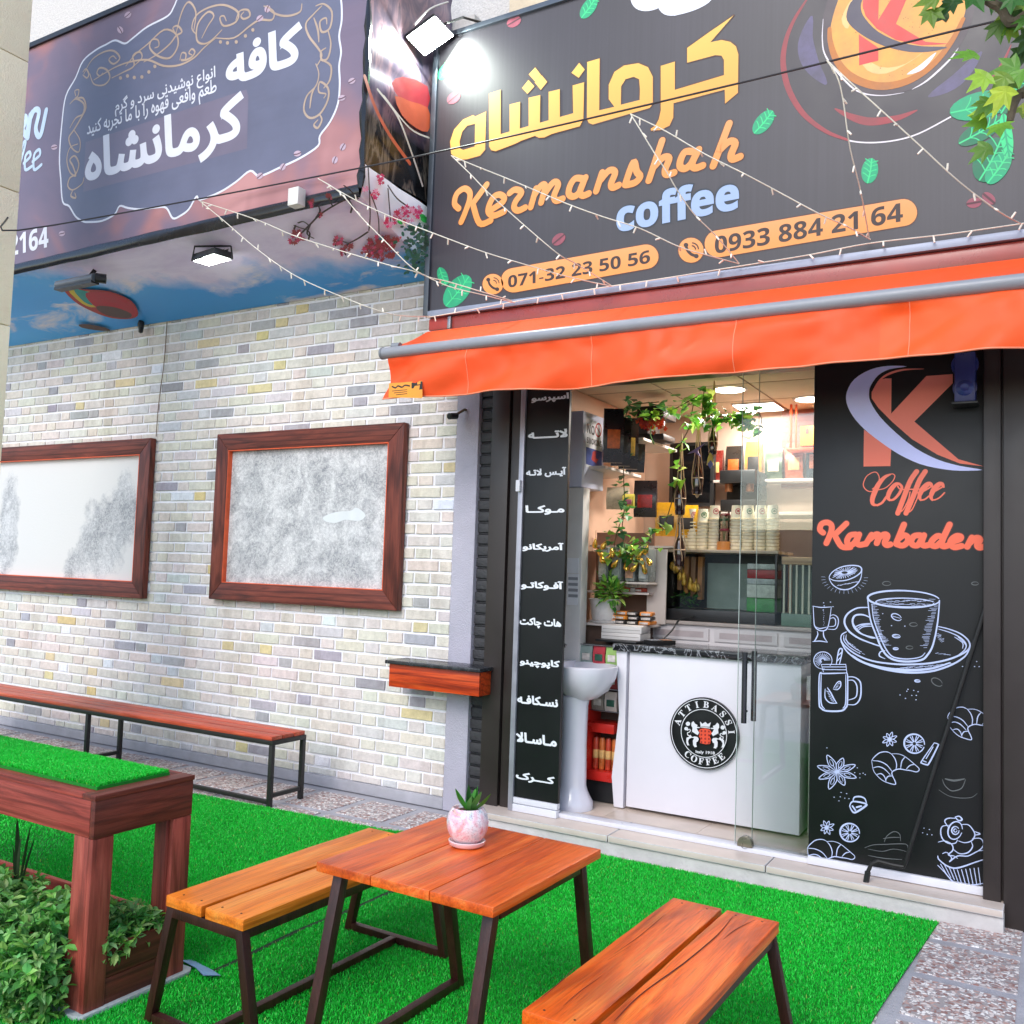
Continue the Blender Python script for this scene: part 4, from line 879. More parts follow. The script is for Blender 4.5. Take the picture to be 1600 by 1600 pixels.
def cable(P, r, mat, name, label, cat='cable', n=4):
    q = MB(); q.tube(smooth(P, n), r, 6); return prop(q.build(name, mat, None, sm=True), label, cat)
cable([Yp(12, 340, 3.0), Yp(28, 360, 3.45), Yp(310, 311, 4.22), Yp(560, 263, 4.28), Yp(672, 240, 4.3), Yp(860, 199, 4.32), Yp(1180, 124, 4.34), Yp(1500, 46, 4.34), Yp(1640, 15, 4.34)], .005, M('cable_black', '26242a', .5), 'overhead_cable', 'thin black cable strung from the cream pillar across both banners')
cable([Yp(261, 503, 5.2), Yp(257, 560, 5.2), Yp(252, 600, 5.2), Yp(247, 640, 5.2), Yp(244, 682, 5.2)], .0035, M('cable_brown', '6b5644', .6), 'wall_cable', 'thin brown cable running down the bricks above the wall panels')
cable([Yp(700, 3, 4.9), Yp(672, 14, 4.75), Yp(648, 38, 4.6)], .006, M('cable_white', 'd8d8d2', .5), 'lamp_cable', 'white cable looping down to the square floodlight')
# fairy lights
wirem = M('fairy_wire', 'd8d2c2', .5); bulbm = M('fairy_bulb', 'e8e2d4', .3)
bp_ = MB(); bp_.tube([(0, 0, 0), (0, 0, -.012), (0, 0, -.034)], [.0035, .005, .0042], 6); PBULB = bp_.build('bulb', bulbm, None, sm=True); COL.objects.unlink(PBULB)
rs = random.Random(4)
def fairy(px, label, ya=4.24, yb=4.9, step=.135):
    px = pts(px); n = len(px); P = smooth([Yp(x, y, ya+(yb-ya)*(i/(n-1))**2.6) for i, (x, y) in enumerate(px)], 6)
    R = thing('string_lights', label, 'string lights', P[0], group='white fairy light strings over the shopfront')
    q = MB(); q.tube(P, .0032, 5); q.build('wire', wirem, R, sm=True)
    acc = rs.random()*step
    for a, b in zip(P[:-1], P[1:]):
        L = (b-a).length
        while acc < L:
            o = bpy.data.objects.new('bulb', PBULB.data); COL.objects.link(o); o.parent = R; o.location = a.lerp(b, acc/L)-P[0]
            o.rotation_euler = (rs.gauss(0, .5), rs.gauss(0, .5)+(3.14 if rs.random() < .13 else 0), 0); acc += step*rs.uniform(.75, 1.25)
        acc -= L
fairy('312,314 400,343 470,372 600,412 650,425 700,447 760,462 805,473', 'fairy light string from the left banner across the pink blossoms to the sign foot')
fairy('312,314 350,345 400,388 460,430 530,462 600,488 640,494 672,494', 'fairy light string sagging lowest over the bricks to the sign corner', yb=4.88)
fairy('497,279 530,300 565,340 600,375 640,415 668,432 700,440 760,458 800,470', 'fairy light string crossing the twigs steeply towards the two mint leaves')
fairy('497,279 560,315 617,341 700,373 760,395 830,416 890,433 955,447', 'fairy light string crossing the letter K and the shorter phone number')
fairy('705,243 735,272 760,298 800,335 870,395 900,412 955,446', 'fairy light string dropping from the gold Persian heh to the landline number', ya=4.3)
fairy('705,243 740,258 800,282 880,316 940,338 1000,357 1060,385 1110,400 1155,412', 'fairy light string crossing the middle of the shop name to the mobile number', ya=4.3)
fairy('985,178 1000,202 1020,235 1040,266 1060,300 1085,335 1120,370 1155,412', 'fairy light string falling steeply through the word coffee', ya=4.32)
fairy('985,178 1040,205 1100,240 1160,270 1200,291 1280,334 1320,352 1360,374', 'fairy light string crossing below the single mint leaf towards the mobile number', ya=4.32)
fairy('1292,94 1308,120 1317,155 1328,230 1345,300 1358,372', 'fairy light string falling nearly straight from the printed coffee cup', ya=4.33)
fairy('1292,94 1330,130 1380,175 1440,230 1500,285 1560,330 1596,350', 'fairy light string crossing the saucer print to the right end of the awning', ya=4.33)
fairy('668,496 720,487 800,472 880,459 950,448 1050,433 1155,416 1260,399 1360,380 1480,366 1600,349', 'fairy light string laid along the lower rail of the dark shop sign', ya=4.9, yb=4.9, step=.2)

# ============================================================ menu board, door boards and glass
black = M('black_gloss', '141617', .42, var=.12, scale=2, spec=.35)
MN = thing('menu_board', 'narrow black menu board listing coffee drinks in white Persian letters', 'menu board', (-2.78, 5.11, .1))
MB().box(-2.905, -2.598, 5.1, 5.13, .195, 2.85).build('board', black, MN, bevel=.002)
MB().box(-2.94, -2.906, 5.085, 5.14, .109, 2.85).build('side_rail', M('aluminium', 'a3a3ad', .35, metal=.4), MN, bevel=.003)
q = MB(); q.box(-2.905, -2.598, 5.09, 5.13, .158, .193).box(-2.905, -2.598, 5.083, 5.13, .11, .154); q.build('base_rail', whmet, MN, bevel=.003)
q = MB(); q.box(-2.945, -2.915, 5.06, 5.085, Yp(815, 768, 5.07).z, Yp(815, 750, 5.07).z); q.build('latch', whmet, MN, bevel=.004)
PM = PY(5.0995); wq = M('menu_white', 'dde0e6', .5, var=.03)
for s_, x0, x1, yc, h in (('اسپرسو', 830, 889, 622, 13), ('لاتـــــه', 825, 887, 678, 13), ('آیـس لاتـه', 822, 885, 738, 15), ('مـوکــا', 821, 882, 797, 15), ('آمریکانو', 816, 881, 855, 14), ('آفـوکاتـو', 814, 880, 915, 15), ('هات چاکت', 812, 877, 974, 16), ('کاپوچینو', 812, 875, 1037, 14), ('نسـکافـه', 808, 872, 1095, 14), ('مـاسـالا', 806, 870, 1155, 16), ('کـــرک', 806, 867, 1217, 15)):
    k = (yc-808)/((x0+x1)/2+1672); d = k*(x1-x0)/2
    q = MB(); txt(q, fa(s_), (x0, yc+h/2-d), (x1, yc+h/2+d), (x0, yc-h/2-d), PM, .0008, .045); q.build('lettering', wq, MN)
DB = thing('door_board', 'tall black door board with K emblem and white chalk coffee drawings', 'sign board', (-.7, 5.13, .13))
MB().box(-1.118, -.293, 5.12, 5.15, .155, 2.85).build('board', black, DB, bevel=.002)
MB().box(-1.118, -.293, 5.105, 5.15, .112, .153).build('base_rail', whmet, DB, bevel=.003)
P6 = PY(5.1195)
TC = (1200, 550, 4); TD = (1340, 720, 7.805); TF = (1260, 860, 5.614); TG = (1255, 1100, 5.517)
coral = gradm('print_coral_up', 'e65a32', 'ee8a78', 1.3, 2.6); lav = M('print_lavender', 'c6caf8', .45, var=.03)
q = MB(); shape(q, '735,165 772,165 770,385 990,150 1155,138 1155,195 915,435 1190,670 1350,715 1200,697 1060,642 900,545 780,440 690,350 648,290 648,250 690,190 705,172', P6, .001, T=TC); shape(q, '600,485 770,602 765,713 597,716', P6, .001, T=TC); stroke(q, '655,240 700,175 760,135 850,111 975,106', .012, P6, .0012, T=TC, taper=(.1, 1)); q.build('emblem', coral, DB)
q = MB(); shape(q, '868,90 750,87 640,110 540,170 493,250 492,320 530,400 600,480 700,560 820,640 950,700 1080,730 1200,742 1340,737 1200,712 1060,672 920,600 800,505 700,405 640,310 632,250 645,205 690,145 760,108', P6, .002, T=TC, sm=3); q.build('emblem', lav, DB)
q = MB()
for s_, w_, tp in (('400,165 330,200 260,280 210,380 180,470 190,530 240,540', .024, (.35, 1.1)), ('240,542 300,510 350,440', .012, None), ('180,345 230,300 265,220 240,150 190,140 110,190 70,280 90,340 150,375 250,355 340,330 420,260 455,190 430,160 400,165', .005, None), ('510,280 460,290 400,360 370,440 390,480', .024, (.5, 1)), ('390,480 440,470 500,410 540,330 520,290 510,280', .013, (.7, 1.1)), ('490,310 510,340 560,350 780,345', .007, None), ('720,130 640,250 570,430 490,640', .025, None), ('825,130 750,250 680,430 590,640', .025, None), ('600,640 660,600 710,500 740,420 730,380', .006, None),
                   ('500,640 560,590 620,470 640,380', .006, None), ('910,320 890,285 850,290 790,350 755,430 770,480', .024, (.4, 1.1)), ('770,480 820,470 870,430', .008, None), ('770,390 850,345 905,310', .008, None), ('1050,320 1030,285 990,290 930,350 895,430 910,480', .024, (.4, 1.1)), ('910,480 960,470 1010,440 1060,390', .007, None), ('910,390 990,345 1048,310', .008, None)):
    stroke(q, s_, w_, P6, .001, T=TD, taper=tp)
q.build('lettering', coral, DB)
KAM = ['345,1130 325,1110 335,1075 370,1065 395,1080 398,1110 385,1150 365,1195', '490,1072 418,1142', '418,1146 460,1215 515,1220', '550,1140 515,1145 495,1175 500,1200 525,1205 550,1180 565,1145', '570,1140 555,1185 570,1205 605,1200', '612,1200 648,1142', '636,1170 675,1140 695,1150 680,1195', '686,1168 725,1140 747,1150 730,1190 742,1207 765,1202', '850,1078 802,1195', '815,1168 850,1145 875,1160 870,1190 840,1210 802,1200', '950,1145 915,1150 895,1180 905,1205 935,1208 955,1180 968,1150', '975,1145 960,1190 975,1210 1010,1204', '1095,1160 1060,1150 1025,1180 1022,1205 1050,1213 1080,1190', '1135,1078 1085,1190 1095,1214 1122,1210', '1150,1185 1195,1172 1205,1155 1180,1150 1150,1170 1140,1200 1165,1220 1210,1212', '1245,1217 1275,1160', '1262,1192 1300,1162 1325,1172 1308,1205 1320,1222 1350,1216']
for mt, off, w_ in ((M('print_dark_red', '3b1410', .5), .0006, .040), (coral, .002, .030)):
    q = MB()
    for s_ in KAM: stroke(q, s_, w_, P6, off, T=TC)
    q.build('lettering', mt, DB)
chalk = M('chalk_white', 'b4c0e2', .7, var=.08); faint = M('chalk_faint', '5b5f60', .8)
def draw(name, lines, T, mat=chalk, fills=()):
    q = MB()
    for f in fills: shape(q, f, P6, .0008, T=T)
    for l in lines:
        w_, s_ = l if isinstance(l, tuple) else (.007, l); stroke(q, s_, w_*.74, P6, .001, T=T, n=4, taper=(.55, 1.1))
    return q.build(name, mat, DB)
rc = random.Random(12)
def hatch(x0, y0, x1, y1, n, L, dx=1, dy=0, jit=4): return [(.004, '%f,%f %f,%f' % (a := x0+(x1-x0)*i/n+rc.uniform(-jit, jit), b := y0+(y1-y0)*i/n+rc.uniform(-jit, jit), a+dx*L*rc.uniform(.4, 1), b+dy*L*rc.uniform(.4, 1))) for i in range(n+1)]
# big cup and saucer
draw('chalk_cup', [(.012, ell(853, 427, 315, 74, 2, 28)), (.008, ell(865, 457, 255, 38, 1, 24)), (.013, '538,430 560,600 610,740 660,860 715,930 790,965 900,975 1010,960 1060,920 1110,830 1150,640 1168,440'), (.008, '575,470 590,600 640,740 690,850 740,920 800,945 900,952 1000,935 1040,900'),
     (.012, '538,500 450,505 380,540 340,590 338,650 380,715 470,775 600,825 640,838'), (.012, '560,590 500,565 430,570 405,620 430,690 500,740 600,765'), (.007, '410,640 470,720 560,765 610,770'), (.008, '430,670 480,650 560,640'), (.006, '440,690 490,660 570,650'), (.006, '455,700 500,670 575,665'), (.008, '690,880 650,890 640,925 690,950')]
     +hatch(570, 470, 640, 800, 34, 60)+hatch(1150, 480, 1060, 850, 30, -70)+hatch(640, 730, 690, 830, 12, 50)+hatch(640, 440, 1080, 440, 26, 60, 1, .05, 14)+hatch(640, 470, 1050, 475, 22, 50, 1, .05, 8), TF)
draw('chalk_saucer', [(.011, '350,715 310,740 305,790 350,850 450,920 580,970 750,995 900,1000 1080,990 1250,955 1380,900 1432,850 1420,790 1350,730 1250,690 1160,668'), (.013, '305,800 350,880 450,960 600,1020 780,1060 950,1072 1120,1055 1280,1000 1390,930 1432,860'), (.016, '400,920 520,990 700,1035 900,1050 1100,1035 1260,985'), (.007, '1160,690 1260,720 1350,765 1400,820 1390,870 1330,920'), (.006, '330,740 330,790 380,850 470,905'), (.006, '350,740 350,785 400,840 480,890'), (.006, '1300,760 1370,810 1370,860'), (.006, '1330,760 1400,830 1385,880')]
     +hatch(700, 1045, 1250, 1000, 30, 60, 1, -.1, 8)+hatch(1130, 740, 1180, 800, 8, 50, 1, -.3)+hatch(1130, 900, 1250, 920, 8, 30)+hatch(330, 770, 480, 900, 14, 30, .7, .7, 10), TF)
for T_, s_ in ((TF, [(790, 585, 46, 26, 25), (790, 752, 34, 14, 5), (785, 862, 22, 9, 0), (975, 1145, 24, 10, 5)]),):
    draw('chalk_bean', [(.007, ell(x_, y_, a_, b2, r_, 12)) for x_, y_, a_, b2, r_ in s_]+[(.006, '%f,%f %f,%f' % (x_-a_*.7, y_-b2*.3, x_+a_*.7, y_+b2*.4)) for x_, y_, a_, b2, r_ in s_], T_)
draw('chalk_bean', [(.006, ell(x_, y_, a_, b2, r_, 12)) for x_, y_, a_, b2, r_ in ((940, 650, 34, 16, 0), (905, 852, 30, 14, 0), (705, 290, 36, 18, 0), (1145, 1155, 52, 30, 30), (1480, 290, 30, 14, 0))], TF, faint)
# lemon half
draw('chalk_lemon', [(.008, '200,245 250,265 330,265 410,240 470,200 485,165 460,138 390,132 310,145 240,180 205,220 200,245'), (.007, '200,250 230,300 290,338 360,342 430,310 475,250 487,180')]+[(.007, '%f,%f %f,%f' % (335+30*math.cos(a), 195+13*math.sin(a), 335+115*math.cos(a)*rc.uniform(.75, 1), 197+50*math.sin(a)*rc.uniform(.75, 1)-25*math.cos(a))) for a in [i*.21 for i in range(30)]]+[(.003, '%f,%f %f,%f' % (335+170*math.cos(a), 240+110*math.sin(a), 335+205*math.cos(a), 240+140*math.sin(a))) for a in [i*.2 for i in range(0, 17)]]+hatch(270, 310, 440, 280, 14, 40, 1, -.3), TF)
# irish glass
draw('chalk_glass', ['60,490 65,600 72,660 100,695 150,705 185,680 205,600 218,500', (.006, '55,488 130,500 220,495'), (.006, '80,670 120,685 180,672'), '95,710 100,740 75,790 60,800', '150,705 150,740 160,770 185,805', (.007, '55,800 120,795 185,806'), (.006, '205,575 240,565 275,590 280,640 255,690 190,690'), (.006, '210,600 235,590 255,610 250,660 200,668')]+hatch(150, 520, 155, 650, 8, 8, 0, 1), TF)
draw('chalk_dots', [(.011, '%f,%f %f,%f' % (x_, y_, x_+3, y_)) for x_, y_ in ((150, 460), (210, 453), (232, 493), (155, 487), (147, 522), (745, 660), (862, 664), (668, 555), (820, 1268), (868, 1298), (960, 1310), (923, 1272), (880, 1235), (890, 1218), (940, 1228), (978, 1240), (963, 1272), (1368, 1018), (1474, 1018), (1514, 1020), (1492, 975))], TF)
# jar
draw('chalk_jar', [(.01, '135,1000 345,1000'), (.01, '140,1022 350,1022'), (.01, '140,1045 350,1047'), (.008, '130,1000 150,1065'), (.008, '345,998 355,1070'), (.011, '130,1070 112,1110 112,1340 130,1385 180,1408 300,1408 345,1380 360,1330 362,1110 350,1072'), (.008, '130,1080 128,1330 160,1390'), (.007, '345,1090 345,1330 320,1385'), (.009, '362,1110 420,1112 470,1150 480,1220 470,1300 430,1350 362,1352'), (.008, '366,1140 410,1140 440,1180 445,1240 430,1290 370,1312'), (.009, '120,1070 150,1080 350,1075'),
     (.009, '262,1000 285,875 315,875 290,1000'), (.012, '270,970 298,940'), (.012, '280,920 308,895')]+[(.006, ell(145, 965, 80, 75, 0, 20, 80, 400))]+[(.006, '%f,%f %f,%f' % (143+15*math.cos(a), 965+15*math.sin(a), 143+66*math.cos(a), 965+60*math.sin(a))) for a in [2.2+i*.25 for i in range(17)]]
     +[(.008, '165,1215 165,1290 205,1335 270,1340'), (.009, '185,1205 215,1250 240,1300 265,1338'), (.007, '235,1215 270,1222 300,1190 298,1150 270,1160 240,1205')]+hatch(175, 1225, 220, 1320, 14, 35, .8, .4)+hatch(250, 1210, 285, 1160, 8, 20), TF)
def croiss(T, dx=0, dy=0, name='chalk_croissant', keep=9):
    L = ['590,490 610,460 660,420 720,412 760,430', '760,430 820,430 880,455 960,520 1000,560 980,585 930,575 880,568 830,560 790,570 765,590 770,620 790,660 795,692 750,685 690,662 640,620 605,570 590,490', '760,430 790,470 805,520 800,565', '600,488 660,495 720,525 765,580', '605,550 650,540 700,560 750,610', '880,455 850,495 840,560', '960,520 920,530 890,560', '630,610 670,600 700,625 715,668', '770,620 730,625 710,660']
    return draw(name, [(.006, ' '.join('%f,%f' % (x_+dx, y_+dy) for x_, y_ in pts(s_))) for s_ in L[:keep]], T)
croiss(TG); croiss(TG, -555, 755, keep=9)
croiss(TG, 655, -385)
def star(cx, cy, r, ry, n, T, w_=.005):
    L = []
    for k in range(n):
        a = 2*math.pi*k/n+.35; rr_ = r*rc.uniform(.8, 1.1); ex, ey = cx+rr_*math.cos(a), cy+ry*rr_/r*math.sin(a); px_, py_ = -math.sin(a)*r*.17, math.cos(a)*ry*.17
        mx_, my_ = (cx+ex)/2, (cy+ey)/2; L += [(w_, '%f,%f %f,%f %f,%f %f,%f %f,%f' % (cx, cy, mx_+px_, my_+py_, ex, ey, mx_-px_, my_-py_, cx, cy)), (w_*1.3, '%f,%f %f,%f' % (cx, cy, cx+(ex-cx)*.35, cy+(ey-cy)*.35))]
        if r > 100: L.append((w_*.8, ell(cx+(ex-cx)*.55, cy+(ey-cy)*.55, r*.16, r*.07, math.degrees(a), 10)))
    return draw('chalk_star', L, T)
star(745, 305, 68, 68, 8, TG); star(290, 585, 185, 150, 8, TG, .006); star(203, 1065, 64, 66, 8, TG)
def slice_(cx, cy, r, T):
    return draw('chalk_slice', [(.011, ell(cx, cy, r, r*.92, 20, 22))]+[(.01, '%f,%f %f,%f' % (cx+r*.2*math.cos(a), cy+r*.2*math.sin(a), cx+r*.82*math.cos(a), cy+r*.78*math.sin(a))) for a in [i*.262 for i in range(24) if i % 3]], T)
slice_(958, 342, 88, TG); slice_(402, 1108, 84, TG)
draw('chalk_cinnamon', [(.009, '1130,335 1160,345 1160,365 1085,510 1060,522 1025,510 1022,490 1130,335'), (.012, '1035,490 1060,500'), (.01, '1060,470 1120,370')], TG)
draw('chalk_dots', [(.01, '%f,%f %f,%f' % (x_, y_, x_+3, y_)) for x_, y_ in ((465, 550), (443, 592), (488, 602), (515, 596), (533, 608), (487, 636), (325, 762), (373, 772), (318, 800), (265, 803), (357, 812), (393, 816), (307, 835), (203, 378), (1040, 1070), (1087, 1082), (1028, 1110), (1068, 1124), (1108, 1128))], TG)
draw('chalk_cupcake', [(.012, '400,880 420,920 450,935 530,885 540,860 430,840 400,880'), (.01, '430,840 440,805 490,798 530,815 545,850'), (.02, '425,880 450,915'), (.02, '460,890 500,880')], TG)
draw('chalk_cake', [(.008, ell(1310, 1090, 60, 78, 20, 14)), (.007, '1255,1045 1200,1055 1185,1100 1200,1160 1250,1200 1310,1200 1330,1170'), (.007, '1360,1040 1420,1040 1460,1080 1480,1130 1450,1180 1390,1195 1340,1180'), (.007, '1250,1060 1220,1010 1250,985 1310,985'), (.009, '1310,975 1345,968 1370,995 1340,1005 1310,975'), (.008, ell(1312, 1090, 32, 34, 0, 12)), (.006, ell(1312, 1090, 14, 14, 0, 8)), (.007, '1480,1130 1525,1120 1480,1100'), (.007, '1165,1190 1220,1180 1280,1210 1290,1260 1250,1300 1300,1310 1330,1330'), (.007, '1290,1250 1350,1290 1420,1280 1460,1230 1450,1190'), (.007, '1460,1160 1530,1160 1555,1210 1530,1250 1470,1290'), (.007, '1200,1290 1240,1280 1280,1330 1260,1360 1330,1310 1420,1310 1500,1270 1555,1260'),
     (.009, '1160,1310 1170,1340 1230,1390 1300,1415 1380,1400 1480,1365 1555,1340'), (.008, '1160,1390 1220,1450 1280,1520 1330,1550 1420,1562 1500,1555 1555,1545')]+[(.009, '%f,%f %f,%f' % (1185+i*36, 1380+min(i, 4)*12-max(0, i-5)*4, 1240+i*32, 1475+min(i, 4)*20)) for i in range(10)], TG)
draw('chalk_cup', [(.006, '1200,650 1220,700 1270,745 1320,745 1370,720 1400,650'), (.012, '1225,645 1300,660 1390,645'), (.004, '1170,740 1250,790 1350,810 1450,805 1500,770')], TG, faint)
draw('chalk_cupcake', [(.005, '530,1240 600,1215 700,1210 850,1205 900,1220 900,1290'), (.005, '560,1305 700,1330 850,1340'), (.005, '700,1190 720,1140 780,1100 830,1120 840,1180'), (.005, '690,1160 760,1150 840,1150'), (.004, '560,1250 680,1270 780,1250 890,1270')], TG, faint)
# loudspeaker on the board
SPK = thing('loudspeaker', 'navy blue loudspeaker fixed at the top of the black door board', 'loudspeaker', Yp(1508, 600, 5.06))
a, b_ = Yp(1491, 628, 5.02), Yp(1524, 555, 5.02)
navy = M('speaker_navy', '323c78', .35, var=.1)
MB().box(a.x, b_.x, 5.02, 5.118, a.z, b_.z+.02).build('cabinet', navy, SPK, bevel=.006)
q = MB(); q.box(a.x-.01, b_.x+.012, 5.0, 5.118, a.z-.014, a.z-.002); q.build('bracket_shelf', blk, SPK, bevel=.002)
for py, r_ in ((570, .062), (606, .055)):
    c = Yp(1507.5, py, 5.02); q = MB(); q.lathe([(r_, .0), (r_, -.008), (r_*.86, -.008), (r_*.8, -.003), (r_*.35, .014 if py > 590 else -.012), (0, .008 if py > 590 else -.016)], c, 28, axis='y'); q.build('driver', M('speaker_cone', '3a4688' if py < 590 else '1c2240', .3, var=.05), SPK, sm=True)
# crank rod leaning on the board
q = MB(); q.tube(smooth([Yp(1541, 946, 5.09), Yp(1500, 1076, 5.075), Yp(1450, 1235, 5.05), Yp(1416, 1345, 5.03)], 4)+[Yp(1412, 1354, 5.03), Yp(1395, 1351, 5.02), Yp(1372, 1345, 5.01), Yp(1362, 1349, 5.005), Yp(1356, 1362, 5.0), Yp(1352, 1383, 4.995)], .0105, 8)
CRK = thing('awning_crank', 'dark bent metal crank rod leaning against the black door board', 'crank rod', Yp(1352, 1384, 4.99)); q.build('rod', M('gunmetal', '2b2a29', .45, metal=.5), CRK, sm=True)
a = Yp(1356, 1362, 5.0); b_ = Yp(1352, 1383, 4.995); q = MB(); q.tube([a, b_], .0145, 8); q.build('grip', blk, CRK, sm=True)
# glass door leaves
GL = glass('door_glass', (.97, .985, .98)); ged = M('glass_edge', 'b9c6c0', .2)
GD = thing('glass_door', 'frameless sliding glass door with vertical bar handle and floor lock', 'glass door', (-1.1, 5.07, .14))
for x0, x1, y0 in ((-1.524, -.62, 5.158), (-1.436, -.4, 5.18)):
    q = MB(); q.box(x0+.003, x1, y0, y0+.008, .137, 2.81); q.build('glass_pane', GL, GD)
    q = MB(); q.box(x0, x0+.003, y0, y0+.008, .137, 2.81); q.build('pane_edge', ged, GD)
hx = Yp(1163, 1075, 5.11).x; z0, z1 = Yp(1163, 1130, 5.11).z, Yp(1165, 1019, 5.11).z
q = MB(); q.tube([(hx, 5.11, z0), (hx, 5.11, z1)], .015, 16); q.build('handle', M('chrome_dark', '55585c', .15, metal=.9), GD, sm=True)
q = MB(); q.tube([(hx+.02, 5.23, z0), (hx+.02, 5.23, z1)], .015, 16)
for zz in (z0+.06, z1-.06): q.tube([(hx, 5.11, zz), (hx, 5.158, zz)], .008, 10)
q.build('handle', M('chrome_dark', '55585c', .15), GD, sm=True)
a = Yp(1151, 1345, 5.115); b_ = Yp(1175, 1309, 5.115); q = MB(); w_ = (b_.x-a.x)/2; zc = b_.z-w_
q.prism([(a.x+w_+w_*math.cos(RD(k*15)), 5.115, zc+w_*math.sin(RD(k*15))) for k in range(13)]+[(a.x, 5.115, .136), (b_.x, 5.115, .136)], (0, .042, 0)); q.build('floor_lock', M('bronze_steel', '8a8474', .3, metal=.7), GD, bevel=.004)
q = MB(); q.lathe([(0, -.012), (.017, -.012), (.02, 0)], (a.x+w_, 5.115, zc-.005), 20, axis='y'); q.build('lock_cylinder', M('chrome', 'a9acae', .15, metal=.9), GD, sm=True)
def leafset(q, c, r, n, s, rr, cols, squash=.8, m=0):
    for k in range(n):
        d = Vector((rr.gauss(0, 1), rr.gauss(0, 1), rr.gauss(0, 1))).normalized(); p = Vector(c)+Vector((d.x*r[0], d.y*r[1], d.z*r[2]))*rr.random()**.4
        leaf1(q, p, (d+Vector((rr.uniform(-.5, .5), rr.uniform(-.5, .5), rr.uniform(-.3, .6)))).normalized(), s*rr.uniform(.6, 1.2), rr, rr.choice(cols), m)
def leaf1(q, p, d, s, rr, tint, m=0, w=.42, heart=False):
    sd = d.cross(Vector((rr.uniform(-.5, .5), rr.uniform(-.5, .5), 1))).normalized(); up = sd.cross(d)
    tint = tuple(t*rr.uniform(.75, 1.25) for t in tint)
    if heart: V = [p, p+sd*s*.38-d*s*.1, p+sd*s*.5+d*s*.2+up*s*.08, p+d*s*.95-up*s*.12, p-sd*s*.5+d*s*.2+up*s*.08, p-sd*s*.38-d*s*.1, p+d*s*.35-up*s*.02]; F = [(0, 1, 2, 6), (6, 2, 3), (6, 3, 4), (0, 6, 4, 5)]
    else:
        V = [p, p+d*s*.22+sd*s*w*.42+up*s*.05, p+d*s*.55+sd*s*w*.48+up*s*.06, p+d*s*.84+sd*s*w*.2-up*s*.02, p+d*s-up*s*.12, p+d*s*.84-sd*s*w*.2-up*s*.02, p+d*s*.55-sd*s*w*.48+up*s*.06, p+d*s*.22-sd*s*w*.42+up*s*.05, p+d*s*.5-up*s*.03]
        F = [(0, 1, 8), (1, 2, 8), (2, 3, 8), (3, 4, 8), (8, 4, 5), (8, 5, 6), (8, 6, 7), (0, 8, 7)]
    q.add(V, F, m, tint)
G1 = [lin('5d8f3a'), lin('7aa848'), lin('3f7030'), lin('92b858')]
lfm = colattr('foliage', .42, 0, var=.1, spec=.5)
# ============================================================ inside the shop
def xz(px, py, y): v = Yp(px, py, y); return v.x, v.z
salm = M('salmon_wall', 'd6b096', .6, var=.05)
MB().box(LWX+.001, LWX+.012, 5.7, 7.19, .11, 2.9).build('wall_lining', salm, BLD)
cx = Yp(908, 900, 5.6).x
MB().box(LWX, cx, 5.6, 5.7, .105, 2.175).build('inner_column', M('column_white', 'd3d0cc', .5, var=.05), BLD, bevel=.004)
NT = thing('paper_notes', 'white paper notices pinned on the white column beside the menu board', 'notices', Yp(895, 900, 5.59))
for y0, y1 in ((872, 895), (897, 945)):
    q = MB(); a = Yp(886, y1, 5.595); b_ = Yp(904, y0, 5.595); q.box(a.x, b_.x, 5.5945, 5.599, a.z, b_.z); q.build('sheet', M('paper', 'dedee2', .7, var=.03), NT)
q = MB()
for y_ in (902, 911, 920, 929): a = Yp(888, y_+4, 5.594); b_ = Yp(903, y_, 5.594); q.box(a.x, b_.x, 5.5925, 5.5942, a.z, b_.z)
q.build('printed_line', M('print_grey2', '8b8d93', .7), NT)
# electric box with no smoking sign
EB = thing('electric_cabinet', 'white wall cabinet carrying a no smoking sign inside the doorway', 'cabinet', (-2.84, 5.75, 2.2))
q = MB(); q.box(LWX+.02, -2.744, 5.6, 5.95, 2.18, 2.70); q.build('body', M('cabinet_white', 'c9cbe0', .45, var=.03), EB, bevel=.008)
PXS = PX(-2.7435)
q = MB(); shape(q, '915,650 941,664 940,738 915,729', PXS, .0006); q.build('notice', M('paper', 'dedee2', .7), EB)
q = MB(); shape(q, '915.5,698 940.5,706 940,733 915.5,725', PXS, .0012); q.build('notice', M('notice_blue', '3f4f8f', .5, var=.2, scale=15), EB)
q = MB(); txt(q, SANSB('NO'), (917.5, 676), (929, 681), (917.5, 661), PXS, .0014, .01); txt(q, SANSB('SMOKING'), (917, 692), (940, 699), (917, 682.5), PXS, .0014, .01); q.build('lettering', M('print_brown', '2e1d1c', .5), EB)
q = MB(); stroke(q, ell(935, 672, 4.6, 10, 0, 14), .012, PXS, .0014, closed=True); stroke(q, '932,667 938,678', .01, PXS, .0016, n=1); shape(q, '926,706 931,704 931,716 935,718 931,724 924,718', PXS, .0016); q.build('no_smoking_ring', M('print_red2', 'b53a34', .5), EB)
